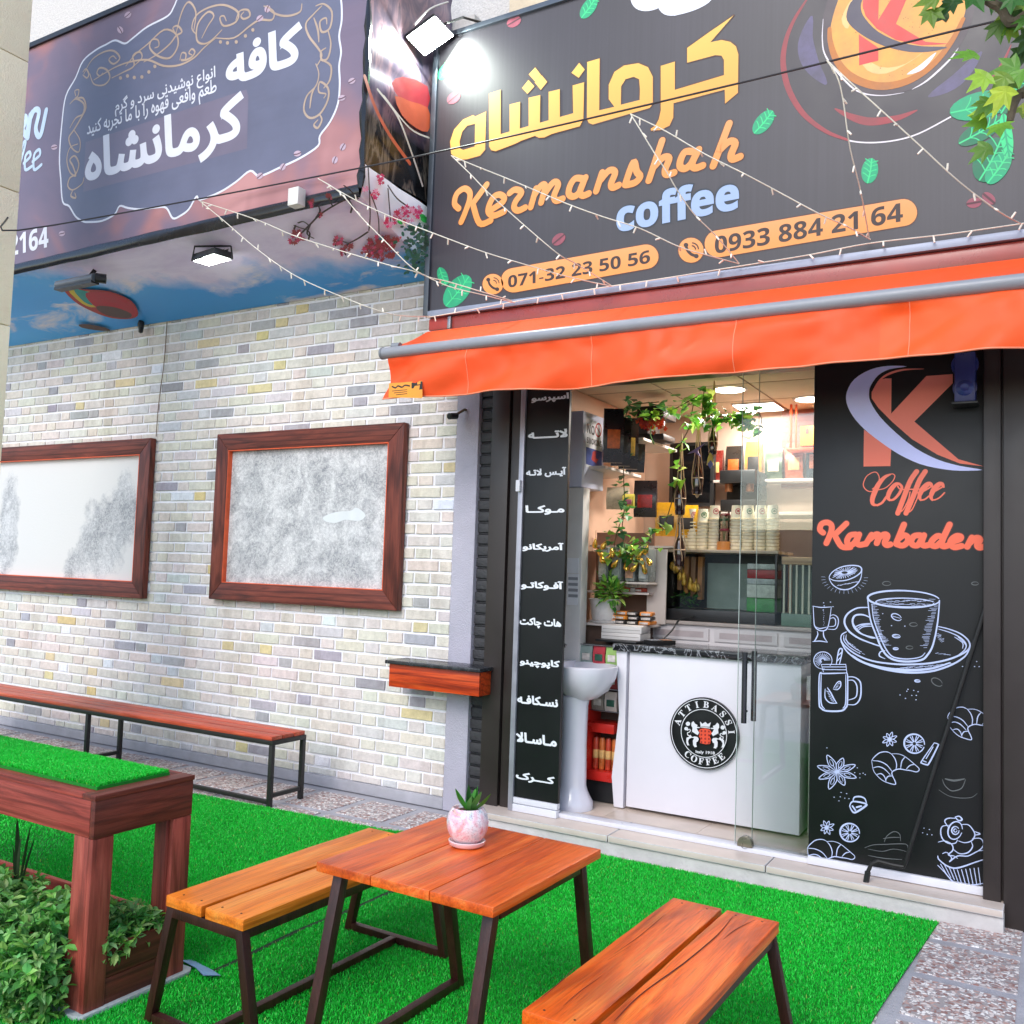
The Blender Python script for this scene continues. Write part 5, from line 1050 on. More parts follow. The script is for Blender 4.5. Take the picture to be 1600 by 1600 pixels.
# pedestal sink
SKT = thing('pedestal_sink', 'white ceramic pedestal washbasin just inside the door', 'washbasin', (-2.66, 5.47, .105))
cer = M('ceramic', 'd6d5df', .12, var=.02, spec=.6, coat=.3)
q = MB(); prof = [(-2.78, .14), (-2.7, .2), (-2.6, .215), (-2.5, .2), (-2.43, .15), (-2.4, .07), (-2.4, -.07), (-2.43, -.15), (-2.5, -.2), (-2.6, -.215), (-2.7, -.2), (-2.78, -.14)]
rings = [(.45, .80), (.75, .85), (.95, .93), (1, .985), (1, 1.005), (.96, 1.01), (.86, 1.0), (.7, .93), (.3, .9)]
V = []; F = []
for k, zz in rings: V += [(-2.62+(x_+2.62)*k, 5.43+y_*k, zz) for x_, y_ in prof]
n = len(prof)
for i in range(len(rings)-1):
    for k in range(n): F.append((i*n+k, i*n+(k+1) % n, (i+1)*n+(k+1) % n, (i+1)*n+k))
F.append(tuple(range(len(V)-n, len(V))))
q.add(V, F); q.box(-2.94, -2.74, 5.26, 5.59, .93, 1.02); q.build('basin', cer, SKT, sm=True, ang=50)
q = MB(); q.lathe([(.135, .105), (.135, .15), (.115, .185), (.098, .22), (.09, .25), (.085, .5), (.088, .75), (.1, .81), (.0, .83)], (-2.655, 5.41, 0), 28); q.build('pedestal', cer, SKT, sm=True, ang=60)
q = MB(); q.tube([(-2.86, 5.43, 1.02), (-2.86, 5.43, 1.12), (-2.8, 5.43, 1.15), (-2.74, 5.43, 1.12)], .014, 10); q.build('tap', M('chrome', 'a9acae', .15), SKT, sm=True)
# counter
CN = thing('shop_counter', 'white serving counter with black marble top and round coffee emblem', 'counter', (-1.82, 5.75, .11))
cw = M('counter_white', 'dcdae2', .3, var=.01, spec=.5, rv=.01)
q = MB(); q.box(-2.352, -1.27, 5.575, 5.95, .125, 1.105); q.build('front_panel', cw, CN, bevel=.003)
q = MB(); q.prism([(-2.445, 5.57, 1.105), (-2.37, 5.57, 1.105), (-2.37, 5.57, .11), (-2.435, 5.57, .11), (-2.455, 5.57, .3), (-2.44, 5.57, .45), (-2.415, 5.57, .7)], (0, .4, 0)); q.build('side_panel', cw, CN, bevel=.004)
m, t, b = nodes('black_marble'); co = coords(t)
n1 = nd(t, 'ShaderNodeTexNoise', i_Scale=7, i_Detail=8, i_Distortion=2.2); t.links.new(co, n1.inputs['Vector'])
t.links.new(ramp(t, n1.outputs['Fac'], [(.0, lin('16171a')), (.47, lin('1d1f22')), (.5, lin('9a9da3')), (.53, lin('202226')), (1, lin('2a2c30'))]), b.inputs['Base Color']); b.inputs['Roughness'].default_value = .15
q = MB(); q.box(-2.46, -1.25, 5.545, 5.97, 1.106, 1.15); q.build('marble_top', m, CN, bevel=.004)
q = MB(); q.box(-1.245, -.9, 5.6, 5.95, .9, 1.04).box(-1.24, -.9, 5.65, 5.9, .11, .89); q.build('side_ledge', M('ledge_grey', 'a9a8a6', .4), CN, bevel=.004)
a, b_ = Yp(1047.5, 1139, 5.56), Yp(1155.5, 1152, 5.56); EC = (a+b_)/2; ER = (b_-a).length/2*.99; EC.y = 5.56
def ring(q, r0, r1, y, m=0, n=48):
    V = [(EC.x+r*math.cos(k*2*math.pi/n), y, EC.z+r*math.sin(k*2*math.pi/n)) for r in (r0, r1) for k in range(n)]
    q.add(V, [(k, (k+1) % n, n+(k+1) % n, n+k) for k in range(n)], m)
q = MB(); q.lathe([(0, -.012), (ER, -.012), (ER, .014)], EC, 48, axis='y'); q.build('emblem', M('emblem_black', '151719', .35, var=.05), CN, sm=True)
yE = 5.5474; q = MB(); ring(q, ER*.945, ER*.965, yE-.0005); ring(q, ER*.655, ER*.675, yE-.0005)
def arc_text(q, s, r, a0, a1, h, flip=False):
    n = len(s)
    for i, ch in enumerate(s):
        C = contours(SERIFB(ch)); V, F = fill(C, .01); hi = V.max(0); lo = V.min(0); sc = h/.66
        a = RD(a0+(a1-a0)*i/(n-1)); cxm = (lo[0]+hi[0])/2
        P = []
        for u, v in V:
            u = (u-cxm)*sc; v = v*sc
            rr_ = r-v if flip else r+v; ex = (math.sin(a)*-1, math.cos(a)) if flip else (math.sin(a), -math.cos(a))
            P.append((EC.x+rr_*math.cos(a)+u*ex[0], yE-.0006, EC.z+rr_*math.sin(a)+u*ex[1]))
        q.add(P, F.tolist())
arc_text(q, 'ATTIBASSI', ER*.72, 163, 9, ER*.17); arc_text(q, 'COFFEE', ER*.875, 235, 312, ER*.17, True)
TH = (1030, 1070, 10.667)
PEm = PY(yE); txt(q, 'Italy 1918', (1087, 1178), (1117, 1180.5), (1087, 1172), PEm, .0006, .03)
lion = '600,650 570,605 540,630 535,680 555,720 545,790 520,830 545,870 590,860 640,870 660,905 640,950 620,955 618,1000 630,1035 590,1040 565,1000 560,930 580,890 545,880 500,900 480,940 495,1000 515,1005 470,1010 450,960 455,880 490,870 520,830 548,780 580,800 640,840 668,800 640,760 625,720 680,720 670,705 630,700 640,670'
for dx, dy, fx in ((0, 0, 1), (0, 0, -1)):
    P = pts(lion); ax = 768; P = [(x_ if fx == 1 else 2*ax-x_, y_ + (0 if fx == 1 else .135*(ax-x_)*-1*-1*0+.13*(2*ax-2*x_)*.5)) for x_, y_ in P]
    shape(q, ' '.join('%f,%f' % p for p in P), PEm, .0006, T=TH)
for e in (ell(480, 650, 38, 36, 0, 10), ell(450, 730, 32, 30, 0, 10), ell(1058, 712, 36, 36, 0, 10), ell(1086, 800, 32, 30, 0, 10)): shape(q, e, PEm, .0006, T=TH)
stroke(q, '470,760 500,740 520,760 500,790 470,800 480,840 510,850', .005, PEm, .0006, T=TH); stroke(q, '1066,830 1036,810 1016,830 1036,860 1066,870 1056,910 1026,920', .005, PEm, .0006, T=TH)
shape(q, '690,690 680,610 720,650 770,620 810,655 860,625 840,700', PEm, .0006, T=TH); stroke(q, '690,702 770,712 845,722', .005, PEm, .0006, T=TH, n=1)
q.build('emblem_print', M('emblem_white', 'd9dbe0', .5, var=.03), CN)
q = MB(); shape(q, '690,735 760,725 840,745 880,800 840,850 860,900 850,985 770,990 680,970 690,900 660,860 680,800 655,770', PEm, .0012, T=TH); q.build('emblem_shield', M('emblem_orange', 'd9482a', .5), CN)
q = MB()
for i in range(3):
    for k in range(4): shape(q, ell(705+i*62, 770+k*62+i*4, 16, 20, 0, 8), PEm, .0018, T=TH)
q.build('emblem_shield', M('emblem_dark_red', '8c1f14', .5), CN)
# back bar with drawers
BB = thing('back_bar', 'white back bar with panelled drawers behind the counter', 'cabinet', (-1.6, 6.3, .11))
q = MB(); q.box(-2.45, -.3, 6.1, 6.6, .11, 1.27); q.build('body', M('drawer_white', 'cfc9ca', .4, var=.03), BB, bevel=.004)
q = MB(); q.box(-2.47, -.3, 6.07, 6.62, 1.272, 1.295); q.build('worktop', M('worktop_grey', 'a79d97', .35), BB, bevel=.003)
for i in range(4):
    x_ = -2.42+i*.46
    for z0, z1 in ((1.17, 1.25), (.98, 1.15), (.6, .96)):
        q = MB(); q.box(x_, x_+.42, 6.085, 6.099, z0, z1); q.box(x_+.035, x_+.385, 6.0835, 6.0845, z0+.02, z1-.02, 1); q.build('drawer', [M('drawer_white', 'cfc9ca', .4), M('drawer_inset', 'b5a9aa', .4)], BB, bevel=.0)
# display case; items inside are added to imitate reflections in its front glass
GLC = glass('case_glass', (.93, .96, .94))
DC = thing('display_case', 'glass display case with black base carrying the paper cup stacks', 'display case', (-1.97, 6.3, 1.295))
q = MB(); q.box(-2.37, -1.57, 6.13, 6.5, 1.297, 1.375).box(-2.37, -2.35, 6.13, 6.5, 1.376, 1.765).box(-1.575, -1.56, 6.13, 6.15, 1.376, 1.765).box(-2.349, -1.576, 6.48, 6.5, 1.376, 1.765); q.build('frame', blk, DC, bevel=.004)
q = MB(); q.box(-2.38, -1.55, 6.11, 6.52, 1.766, 1.786); q.build('top_shelf', M('case_top', 'b9a890', .3), DC, bevel=.003)
m, t, b = nodes('case_glass_old'); b.inputs['Base Color'].default_value = (.05, .055, .05, 1); b.inputs['Roughness'].default_value = .03; b.inputs['Specular IOR Level'].default_value = 1; b.inputs['Coat Weight'].default_value = 1; b.inputs['Metallic'].default_value = .6; b.inputs['Base Color'].default_value = (.32, .34, .31, 1)
q = MB(); q.box(-2.348, -1.577, 6.127, 6.14, 1.377, 1.764); q.build('front_glass', GLC, DC)
q = MB(); q.box(-2.12, -1.79, 6.4, 6.41, 1.38, 1.70); q.build('inner_panel', M('case_panel', '8d9a96', .2, var=.1), DC)
for i, (c_, z0, z1) in enumerate((('3f9a4a', 1.378, 1.47), ('d9dcd8', 1.472, 1.56), ('c8cbd0', 1.562, 1.60), ('b8303a', 1.602, 1.66), ('dcdcdc', 1.662, 1.70))):
    q = MB(); q.box(-1.785, -1.595, 6.22, 6.4, z0, z1); q.build('stacked_pack', M('pack%d' % i, c_, .35, var=.3, scale=18), DC, bevel=.006)  # coloured blocks imitate the striped reflection at the right of the glass
rr = random.Random(77)
for k in range(16):
    q = MB(); x_ = -2.33+.013*k+rr.uniform(-.005, .01); z_ = 1.64-.012*k+rr.uniform(-.02, .03); q.lathe([(0, 0), (.014, .01), (.02, .03), (.01, .06), (0, .066)], (x_, 6.24+rr.uniform(-.05, .1), z_), 8); q.build('pastry', M('pastry_gold', 'e0a83c', .3, metal=.3, var=.3, scale=20), DC, sm=True)  # gold lumps imitate the ornaments reflected at the left of the glass
for k in range(4):
    q = MB(); q.box(-2.31+k*.05, -2.275+k*.05, 6.3, 6.36, 1.5-.02*k, 1.74); q.build('pastry_box', M('pastry_%d' % (k % 2), ('9a6a4a', 'c07a3a')[k % 2], .5, var=.2), DC, bevel=.006)  # brown and orange boxes imitate reflections in the front glass
q = MB(); 
for k in range(60): leaf1(q, Vector((rr.uniform(-2.3, -2.13), rr.uniform(6.16, 6.3), 1.38+rr.uniform(.0, .1))), Vector((rr.uniform(-1, 1), -.5, rr.uniform(-.2, 1))).normalized(), .035, rr, lin('4f8a3a'), 0)
q.build('garnish', lfm, DC)
# second case to the right, with pale wooden top
D2 = thing('drinks_case', 'glazed case with pale wooden lid and upright slats seen through the door glass', 'display case', (-1.33, 6.3, 1.295))
q = MB(); q.box(-1.54, -1.06, 6.16, 6.5, 1.7, 1.75); q.build('lid', wood('pale_wood', 'a98a5c', 'c9a878', 'd9bd90', 'x', .4), D2, bevel=.004)
q = MB()
for i in range(12): q.box(-1.53+i*.04, -1.518+i*.04, 6.17, 6.18, 1.38, 1.7)
q.build('slat', M('slat_pale', 'b9c0a9', .4), D2)
q = MB(); q.box(-1.54, -1.06, 6.17, 6.5, 1.297, 1.379).box(-1.54, -1.06, 6.45, 6.5, 1.38, 1.7); q.build('base', M('base_green', '5c7a6a', .4), D2, bevel=.003)
# paper cups, nested upside down
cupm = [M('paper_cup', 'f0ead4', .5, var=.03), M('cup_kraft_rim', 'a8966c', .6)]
def cup(x, y, z, mark=None):
    c = thing('paper_cup', '', 'paper cup', (x, y, z)); return c
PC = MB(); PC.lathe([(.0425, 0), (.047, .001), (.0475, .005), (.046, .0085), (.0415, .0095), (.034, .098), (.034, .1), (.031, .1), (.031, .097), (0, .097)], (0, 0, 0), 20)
PC.m = [1 if 40 <= i < 80 else 0 for i in range(len(PC.m))]  # tan band puts the shade under each rim into the colour
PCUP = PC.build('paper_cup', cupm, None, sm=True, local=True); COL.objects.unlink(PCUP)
stx = [(-2.262, 'r'), (-2.190, 'r'), (-2.117, 'g'), (-2.033, 'r'), (-1.878, 'r'), (-1.796, 'g'), (-1.712, 'r'), (-1.630, 'g')]
ordn = ['first', 'second', 'third', 'fourth', 'fifth', 'sixth', 'seventh', 'eighth']
for si, (x_, c_) in enumerate(stx):
    nc = (9, 9, 9, 10, 10, 10, 10, 10)[si]; grp = 'paper cups in the %s stack on the display case' % ordn[si]
    for k in range(nc):
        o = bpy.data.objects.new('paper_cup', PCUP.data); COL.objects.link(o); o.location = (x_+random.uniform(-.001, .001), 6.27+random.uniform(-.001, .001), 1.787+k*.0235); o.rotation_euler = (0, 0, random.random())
        top = k == nc-1
        prop(o, ('cream paper cup topping the %s stack from the left, round %s mark' % (ordn[si], {'r': 'red', 'g': 'green'}[c_])) if top else 'cream paper cup nested under others in the %s stack from the left' % ordn[si], 'paper cup', grp)
        if top:
            q = MB(); n = 16; P = []
            for r_ in (.016, .021):
                for j in range(n):
                    a = 2*math.pi*j/n; h = .058+r_*math.sin(a); rad = .0415-(h-.009)*.0847+.0012; th = RD(-60)+r_*math.cos(a)/rad; P.append((rad*math.cos(th), rad*math.sin(th), h))
            q.add(P, [(j, (j+1) % n, n+(j+1) % n, n+j) for j in range(n)])
            for h, w_ in ((.062, .022), (.053, .022), (.057, .006)):
                rad = .0415-(h-.009)*.0847+.0014; q.add([(rad*math.cos(RD(-60)+s_*w_/2/rad), rad*math.sin(RD(-60)+s_*w_/2/rad), h+d) for s_, d in ((-1, 0), (1, 0), (1, .005), (-1, .005))], [(0, 1, 2, 3)])
            mk = q.build('cup_mark', M('cup_'+c_, {'r': 'c0525a', 'g': '2f7a4a'}[c_], .5), None, local=True); mk.parent = o; o.rotation_euler = (0, 0, 0)
# rose in a glass dome
RS = thing('rose_dome', 'red roses in a small glass dome with wooden base between cup stacks', 'ornament', (-1.955, 6.24, 1.787))
q = MB(); q.lathe([(0, 0), (.045, 0), (.047, .01), (.045, .06), (0, .06)], (-1.955, 6.24, 1.787), 20); q.build('base', M('rose_wood', 'b8793c', .5), RS, bevel=.003)
q = MB(); q.lathe([(.036, .06), (.037, .27), (.0, .275)], (-1.955, 6.24, 1.788), 20); q.build('dome', GL, RS, sm=True)
q = MB(); q2 = MB()
for i, (dx, zz, c_) in enumerate(((0, .13, 0), (.004, .235, 1), (-.004, .2, 2))):
    for k in range(9): a = k*2.4; r_ = .005+.0022*k; q.lathe([(0, 0), (.013, .004), (.012, .016), (0, .013)], (-1.955+dx+r_*math.cos(a), 6.24+r_*math.sin(a), 1.787+zz+.002*(k % 3)), 6, c_)
for k in range(6): q2.tube([(-1.955, 6.24, 1.85), (-1.955+.015*math.cos(k), 6.24+.015*math.sin(k), 1.95), (-1.955+.004*k-.01, 6.24, 2.02)], .0015, 4)
q.build('rose', [M('rose_pink', 'c0465c', .6), M('rose_red', '8c1f2c', .6), M('rose_leaf', '2f5a34', .6)], RS, sm=True); q2.build('stem', M('stem_green', '4a7a3c', .6), RS)
# shelving on the left
SH = thing('shelf_unit', 'white open shelf unit against the left shop wall', 'shelves', (-2.6, 5.95, 1.16))
shw = M('shelf_white', 'cfc5be', .4, var=.04)
q = MB(); q.box(-2.9, -2.34, 5.76, 6.1, 1.245, 1.263); q.build('shelf', shw, SH, bevel=.002)
q = MB(); q.box(-2.9, -2.39, 5.97, 6.2, 1.462, 1.478); q.build('shelf', shw, SH, bevel=.002)
q = MB(); q.box(-2.44, -2.3, 6.06, 6.075, 1.264, 1.78); q.build('side_board', shw, SH, bevel=.002)
q = MB(); q.box(-2.9, -2.45, 6.2, 6.22, 1.264, 1.9); q.build('back_board', M('terracotta_board2', '8c6a58', .6), SH)
q = MB(); q.box(-2.9, -2.4, 5.8, 6.15, .11, 1.24); q.build('cupboard', M('terracotta_board3', '5a463c', .6, var=.2), SH)
def wallshelf(x0, y0, x1, y1, X, d, label):
    a = PX(X).at(x0, y0); b_ = PX(X).at(x1, y1); z = (a.z+b_.z)/2
    o = MB().box(X-d, X, a.y, b_.y, z-.02, z).build('wall_shelf', shw, None, bevel=.003); prop(o, label, 'shelf'); return a.y, b_.y, z
s1 = wallshelf(946, 726, 1002, 744, -2.62, .32, 'lower white wall shelf holding dark packets beside the no smoking cabinet')
s2 = wallshelf(1006, 682, 1058, 704, -2.45, .3, 'upper white wall shelf holding the dark machine and red flowers')
def packet(x, y, z, w, d, h, col, name, label, cat, grp=None, rz=0, rough=.3, print_=None):
    o = thing(name, label, cat, (x, y, z), rz, grp); q = MB()
    V = []; n = 6
    for i in range(n+1):
        u = i/n; bul = math.sin(math.pi*min(1, u*1.1)) if u < .91 else 0; k = d/2*(.35+.65*bul) if i < n else .004
        V += [(-w/2, -k, h*u), (w/2, -k, h*u), (w/2, k, h*u), (-w/2, k, h*u)]
    F = [(3, 2, 1, 0), (n*4, n*4+1, n*4+2, n*4+3)]
    for i in range(n):
        for k in range(4): F.append((i*4+k, i*4+(k+1) % 4, (i+1)*4+(k+1) % 4, (i+1)*4+k))
    q.add(V, F); q.build('bag', M('packet_'+col, col, rough, var=.15, scale=20, spec=.6), o, sm=True, ang=60, local=True)
    if print_:
        q = MB(); q.box(-w*.32, w*.32, -d/2-.004, -d/2+.01, h*.25, h*.6); q.build('label', M('packet_'+print_, print_, .4, var=.3, scale=40), o, bevel=.002, local=True)
    return o
dk_ = ['1c1a1b', '241d1c', '2a2422', '1f2125']
for i in range(4): packet(*Zp((957, 969, 981, 992)[i], (723, 728, 733, 738)[i], s1[2]).xy, s1[2], .13, .08, .36-.03*(i % 2), dk_[i], 'coffee_bag', ['black coffee bag with orange flower mark nearest the no smoking cabinet', 'second black coffee bag on the lower wall shelf', 'brown-black coffee bag with gold mark on the lower wall shelf', 'last dark coffee bag at the far end of the lower wall shelf'][i], 'coffee bag', 'dark coffee bags on the lower wall shelf', RD(30), print_=['c8622a', '3a3432', 'b9923c', '3a3432'][i])
mc = Zp(1026, 692, s2[2]); mc.z = s2[2]
cm = thing('coffee_machine', 'black coffee machine on the upper wall shelf behind red flowers', 'machine', mc)
q = MB(); q.box(-.1, .1, -.12, .12, .002, .05).box(-.1, -.02, -.12, .12, .05, .2).box(-.11, .1, -.13, .13, .16, .25); q.build('body', blk, cm, bevel=.015, local=True)
q = MB(); q.tube([(.04, 0, .16), (.04, 0, .12)], .02, 12); q.build('group_head', M('chrome', 'a9acae', .15), cm, sm=True, local=True)
fl_ = thing('flower_bunch', 'bunch of orange red artificial flowers in front of the black machine', 'flowers', Yp(1018, 665, 5.85))
q = MB(); q2 = MB(); rr = random.Random(8)
for k in range(40):
    c = Yp(1018+rr.gauss(0, 10), 663+rr.gauss(0, 5), 5.85+rr.uniform(-.05, .05)); a = rr.random()*6.28; s_ = .016
    for j in range(4):
        aa = a+j*1.57; d1 = Vector((math.cos(aa), rr.uniform(-.6, .6), math.sin(aa))); d2 = Vector((-math.sin(aa), .3, math.cos(aa)))
        q.add([c, c+d1*s_*.6+d2*s_*.5, c+d1*s_*1.2, c+d1*s_*.6-d2*s_*.5], [(0, 1, 2, 3)], k % 2)
q.build('petals', [M('petal_orange', 'd9542a', .5), M('petal_red', 'b8322a', .5)], fl_)
q2.tube([Yp(1022, 694, 5.95), Yp(1016, 680, 5.88), Yp(1018, 664, 5.85)], .004, 5); q2.build('stem', M('stem_green', '4a7a3c', .6), fl_)
for px, py, y, w, h, c_, lb, pr in ((965, 788, 6.12, .2, .16, 'cfc0a8', 'pale crumpled paper bag on top of the rounded boxes', None), (982, 786, 6.05, .1, .1, 'd9c95a', 'small round-labelled yellow and pink bag near the hanging vine', 'd06a8a'), (1008, 800, 6.12, .2, .26, '2a1f20', 'dark bag with red corner beside the yellow bags', 'b02a2a'), (1042, 830, 6.2, .2, .24, 'd99a1a', 'left yellow coffee bag behind the hanging bottle', '2a2018'), (1072, 832, 6.25, .2, .23, 'e0a81f', 'right yellow coffee bag behind the first cup stack', '2a2018')):
    c = Yp(px, py+8, y); packet(c.x, c.y, c.z, w*.8, .06, h, c_, 'coffee_bag', lb, 'coffee bag', None, RD(12), print_=pr)
for i in range(9):
    c = Zp(1008+i*19, 800-i*.5, 2.02) if False else Vector((-2.3+i*.155, 7.08, 2.36)); cc = ('7a2a22', '2a2420', 'c98a2a', '3a4a2c', 'a8502a', '1f2a3a', 'd9c9a8', '8c2a2a', '30241e')[i]
    packet(c.x, c.y, c.z, .13, .07, .24+.03*(i % 3), cc, 'coffee_bag', ('maroon', 'near black', 'mustard', 'olive', 'rust orange', 'navy', 'cream', 'crimson', 'dark brown')[i]+' bag in the row high on the back wall shelf', 'coffee bag', 'bags along the back wall shelf', 0, print_=('d9b070', 'c8622a', '2a2018', 'd9c9a8')[i % 4])
o = MB().box(-2.5, -.9, 6.98, 7.19, 2.335, 2.355).build('wall_shelf', shw, None, bevel=.002); prop(o, 'high white shelf on the back wall carrying a row of bags', 'shelf')
# ledge carrying them
o = MB().box(-2.9, -2.25, 6.08, 6.35, 1.79, 1.805).build('wall_shelf', shw, None, bevel=.002); prop(o, 'long white shelf behind the hanging plant carrying yellow bags', 'shelf')
for i in range(4):
    x_ = Yp(945+i*21, 830, 5.92).x; c = Vector((x_, 5.95, 1.66))
    o = thing('storage_jar', ['silver rounded clear-fronted box, first from the white column', 'rounded clear-fronted box second from the white column', 'rounded box with salmon coloured contents', 'rounded clear-fronted box nearest the yellow bags'][i], 'box', c-Vector((0, 0, .14)), 0, 'row of rounded clear boxes')
    q = MB(); q.box(x_-.04, x_+.04, 5.9, 6.05, 1.55, 1.79); q.build('shell', M('jar_grey', '8a918e', .25, var=.1, metal=.2), o, bevel=.025)
    q = MB(); q.box(x_-.028, x_+.028, 5.893, 5.899, 1.575, 1.765); q.build('window', M('jar_front%d' % i, ('b9bdb4', 'a5ada8', 'c79a80', 'b4bab8')[i], .12, var=.4, scale=30), o, bevel=.012)
o = MB().box(-2.72, -2.36, 5.88, 6.1, 1.535, 1.549).build('wall_shelf', shw, None, bevel=.002); prop(o, 'short shelf under the row of rounded clear boxes', 'shelf')
goldm = M('gold_shine', 'f5c860', .24, metal=.92, var=.1)
for i, (px, py) in enumerate(((936, 862), (950, 873), (962, 880), (978, 884), (992, 886), (1006, 888), (985, 868), (1000, 866), (945, 850), (1010, 858), (930, 848), (956, 862), (970, 862), (940, 872), (1002, 876), (1013, 876), (988, 858))):
    c = Yp(px, py, 5.86); o = thing('gold_ornament', 'shiny gold drop ornament hanging under the pothos leaves', 'ornament', c, 0, 'shiny gold drops hanging under the plant')
    q = MB(); q.lathe([(0, -.045), (.013, -.038), (.02, -.02), (.012, .012), (.004, .03), (0, .034)], (0, 0, 0), 12); q.build('drop', goldm, o, sm=True, local=True); o.rotation_euler = (random.uniform(-.5, .5), random.uniform(-.8, .8), 0)
    q = MB(); q.tube([(0, 0, .03), (0, 0, .09)], .0015, 4); q.build('cord', M('cord_tan', 'a8845c', .7), o, local=True)
# shelf goods: small packets lying in rows
rr = random.Random(21)
goods = [(958, 1002, 5.99, 1.479, ('c9c4c4', 'cf5a2a', 'd9d5d5', 'b8432f'), 'white and orange wafer packet'), (945, 1015, 5.8, 1.264, ('26211f', 'd9802a', '2b2725', 'd98a34'), 'orange and black chocolate packet')]
for x0, x1, y, z, cs, nm in goods:
    for col in range(4):
        for lay in range(4 if z > 1.4 else 3):
            c = Yp(x0+(x1-x0)*(col+.5)/4, 930, y); cc = rr.choice(cs); o = thing('snack_packet', nm+(' stacked on the upper shelf of the unit' if z > 1.4 else ' stacked on the lower shelf of the unit'), 'packet', (c.x, y+.07+rr.uniform(-.01, .01), z+lay*.03), rr.uniform(-.2, .2), nm+'s')
            q = MB(); q.box(-.042, .042, -.06, .06, .001, .027); q.build('wrapper', M('snack_'+cc, cc, .35, var=.25, scale=30), o, bevel=.008, local=True)
            q = MB(); q.box(-.03, .03, -.0625, -.0605, .006, .02); q.build('label', M('snack_lbl', 'b9b2ac', .4, var=.5, scale=60), o, local=True)
PP = thing('potted_plant', 'bushy green plant in a ribbed white pot on the lower shelf', 'potted plant', Yp(928, 968, 5.68))
pc = Yp(928, 968, 5.68); pc.z = 1.268; pc.y = 5.86
q = MB(); q.lathe([(0, 0), (.085, 0), (.09, .01), (.11, .15), (.118, .155), (.112, .16), (.105, .15), (0, .14)], pc, 28); q.build('pot', M('pot_white', 'cbc8c6', .5, var=.05, bump=.6, bscale=40), PP, sm=True)
q = MB(); q.lathe([(0, -.003), (.11, -.003), (.115, .01), (.1, .012)], pc, 24); q.build('saucer', M('pot_white', 'cbc8c6', .5), PP, sm=True)
q = MB(); rr = random.Random(2); G2P = [tuple(k*1.5 for k in g) for g in G1]; leafset(q, pc+Vector((.06, -.05, .2)), (.1, .08, .09), 170, .06, rr, G2P); leafset(q, pc+Vector((0, .05, .24)), (.12, .08, .1), 70, .05, rr, G1); q.build('foliage', lfm, PP, sm=False)
# things on the counter
cy = 5.75
q = MB(); q.box(-2.62, -2.33, 5.62, 5.9, 1.152, 1.165)
o = prop(q.build('tray', M('black_plastic', '1b1c1e', .4), None, bevel=.004), 'flat black tray at the left end of the counter', 'tray')
for k in range(2):
    o = thing('white_box', ['lower long white carton at the counter end', 'upper long white carton at the counter end'][k], 'carton', (-2.47, 5.78, 1.166+k*.046), RD(3*k), 'white cartons on the counter')
    q = MB(); q.box(-.14, .14, -.09, .09, .0005, .045); q.build('carton', M('carton_white', 'cfccca', .6, var=.04), o, bevel=.003, local=True); q = MB(); q.box(-.13, .13, -.0915, -.0902, .02, .024); q.build('flap', M('carton_line', 'a09c98', .6), o, local=True)
PO = thing('card_reader', 'black card reader with keypad tilted on the counter', 'card reader', (-2.2, 5.7, 1.152), RD(-30))
q = MB(); q.prism([(-.04, -.1, 0), (.04, -.1, 0), (.045, .1, 0), (-.045, .1, 0)], (0, 0, .03)); q.build('body', blk, PO, bevel=.006, local=True)
q = MB()
for i in range(3):
    for k in range(4): q.box(-.03+i*.022, -.014+i*.022, -.085+k*.02, -.072+k*.02, .03, .034)
q.build('keypad', M('key_grey', '8d8f93', .5), PO, local=True)
q = MB(); q.box(-.032, .032, .02, .08, .0302, .032); q.build('screen', M('screen_orange', 'c0835a', .2), PO, local=True)
o = thing('cable_reel', 'black power lead curling over the back bar edge', 'cable', Yp(1030, 1010, 5.9)); q = MB(); q.tube(smooth([Yp(1025, 1015, 5.8), Yp(1035, 1000, 5.9), Yp(1050, 985, 6.0), Yp(1062, 968, 6.08), Yp(1085, 964, 6.09)], 4), .006, 6); q.build('lead', blk, o, sm=True)
# wire rack of coffee sachets, red chiller beneath
RK = thing('sachet_rack', 'rack of coffee mix pouches hanging beside the counter end', 'rack', (-2.56, 5.68, .68))
x0, x1 = -2.73, -2.45
q = MB(); q.box(x0-.01, x1+.01, 5.66, 5.675, .69, 1.13); q.build('back_plate', M('rack_dark', '3a3634', .5), RK)
q = MB()
for z_ in (.70, .845, .99, 1.125): q.tube([(x0-.01, 5.62, z_), (x1+.01, 5.62, z_)], .004, 6)
q.build('rail', M('chrome', 'a9acae', .15), RK)
pcs = (('8a9a94', 'b8404a', '9ac070'), ('b9b0aa', 'c0b6b0', 'a83a3a'), ('a33a36', '8a8078', 'c9b8b0')); pn = ('top', 'middle', 'bottom'); pm = ('left', 'centre', 'right')
for r_ in range(3):
    for c_ in range(3):
        packet(x0+.045+c_*.093, 5.635, .992-r_*.145, .085, .03, .125, pcs[r_][c_], 'coffee_pouch', 'coffee mix pouch, %s row and %s column of the rack' % (pn[r_], pm[c_]), 'pouch', 'coffee mix pouches in the rack', print_=('c9c2ba', '2f5a4a', 'd9d3cf')[(r_+c_) % 3])
CH = thing('red_chiller', 'red drinks chiller cabinet standing between basin and counter', 'chiller', (-2.56, 5.75, .11))
red = M('chiller_red', 'c0241c', .3, var=.06)
q = MB(); q.box(-2.70, -2.645, 5.6, 5.85, .25, .86).box(-2.645, -2.46, 5.6, 5.85, .25, .31).box(-2.645, -2.46, 5.6, 5.85, .56, .62).box(-2.645, -2.46, 5.83, 5.85, .31, .68); q.build('cabinet', red, CH, bevel=.004)
q = MB(); q.box(-2.7, -2.46, 5.64, 5.85, .11, .248); q.build('kick_base', blk, CH)
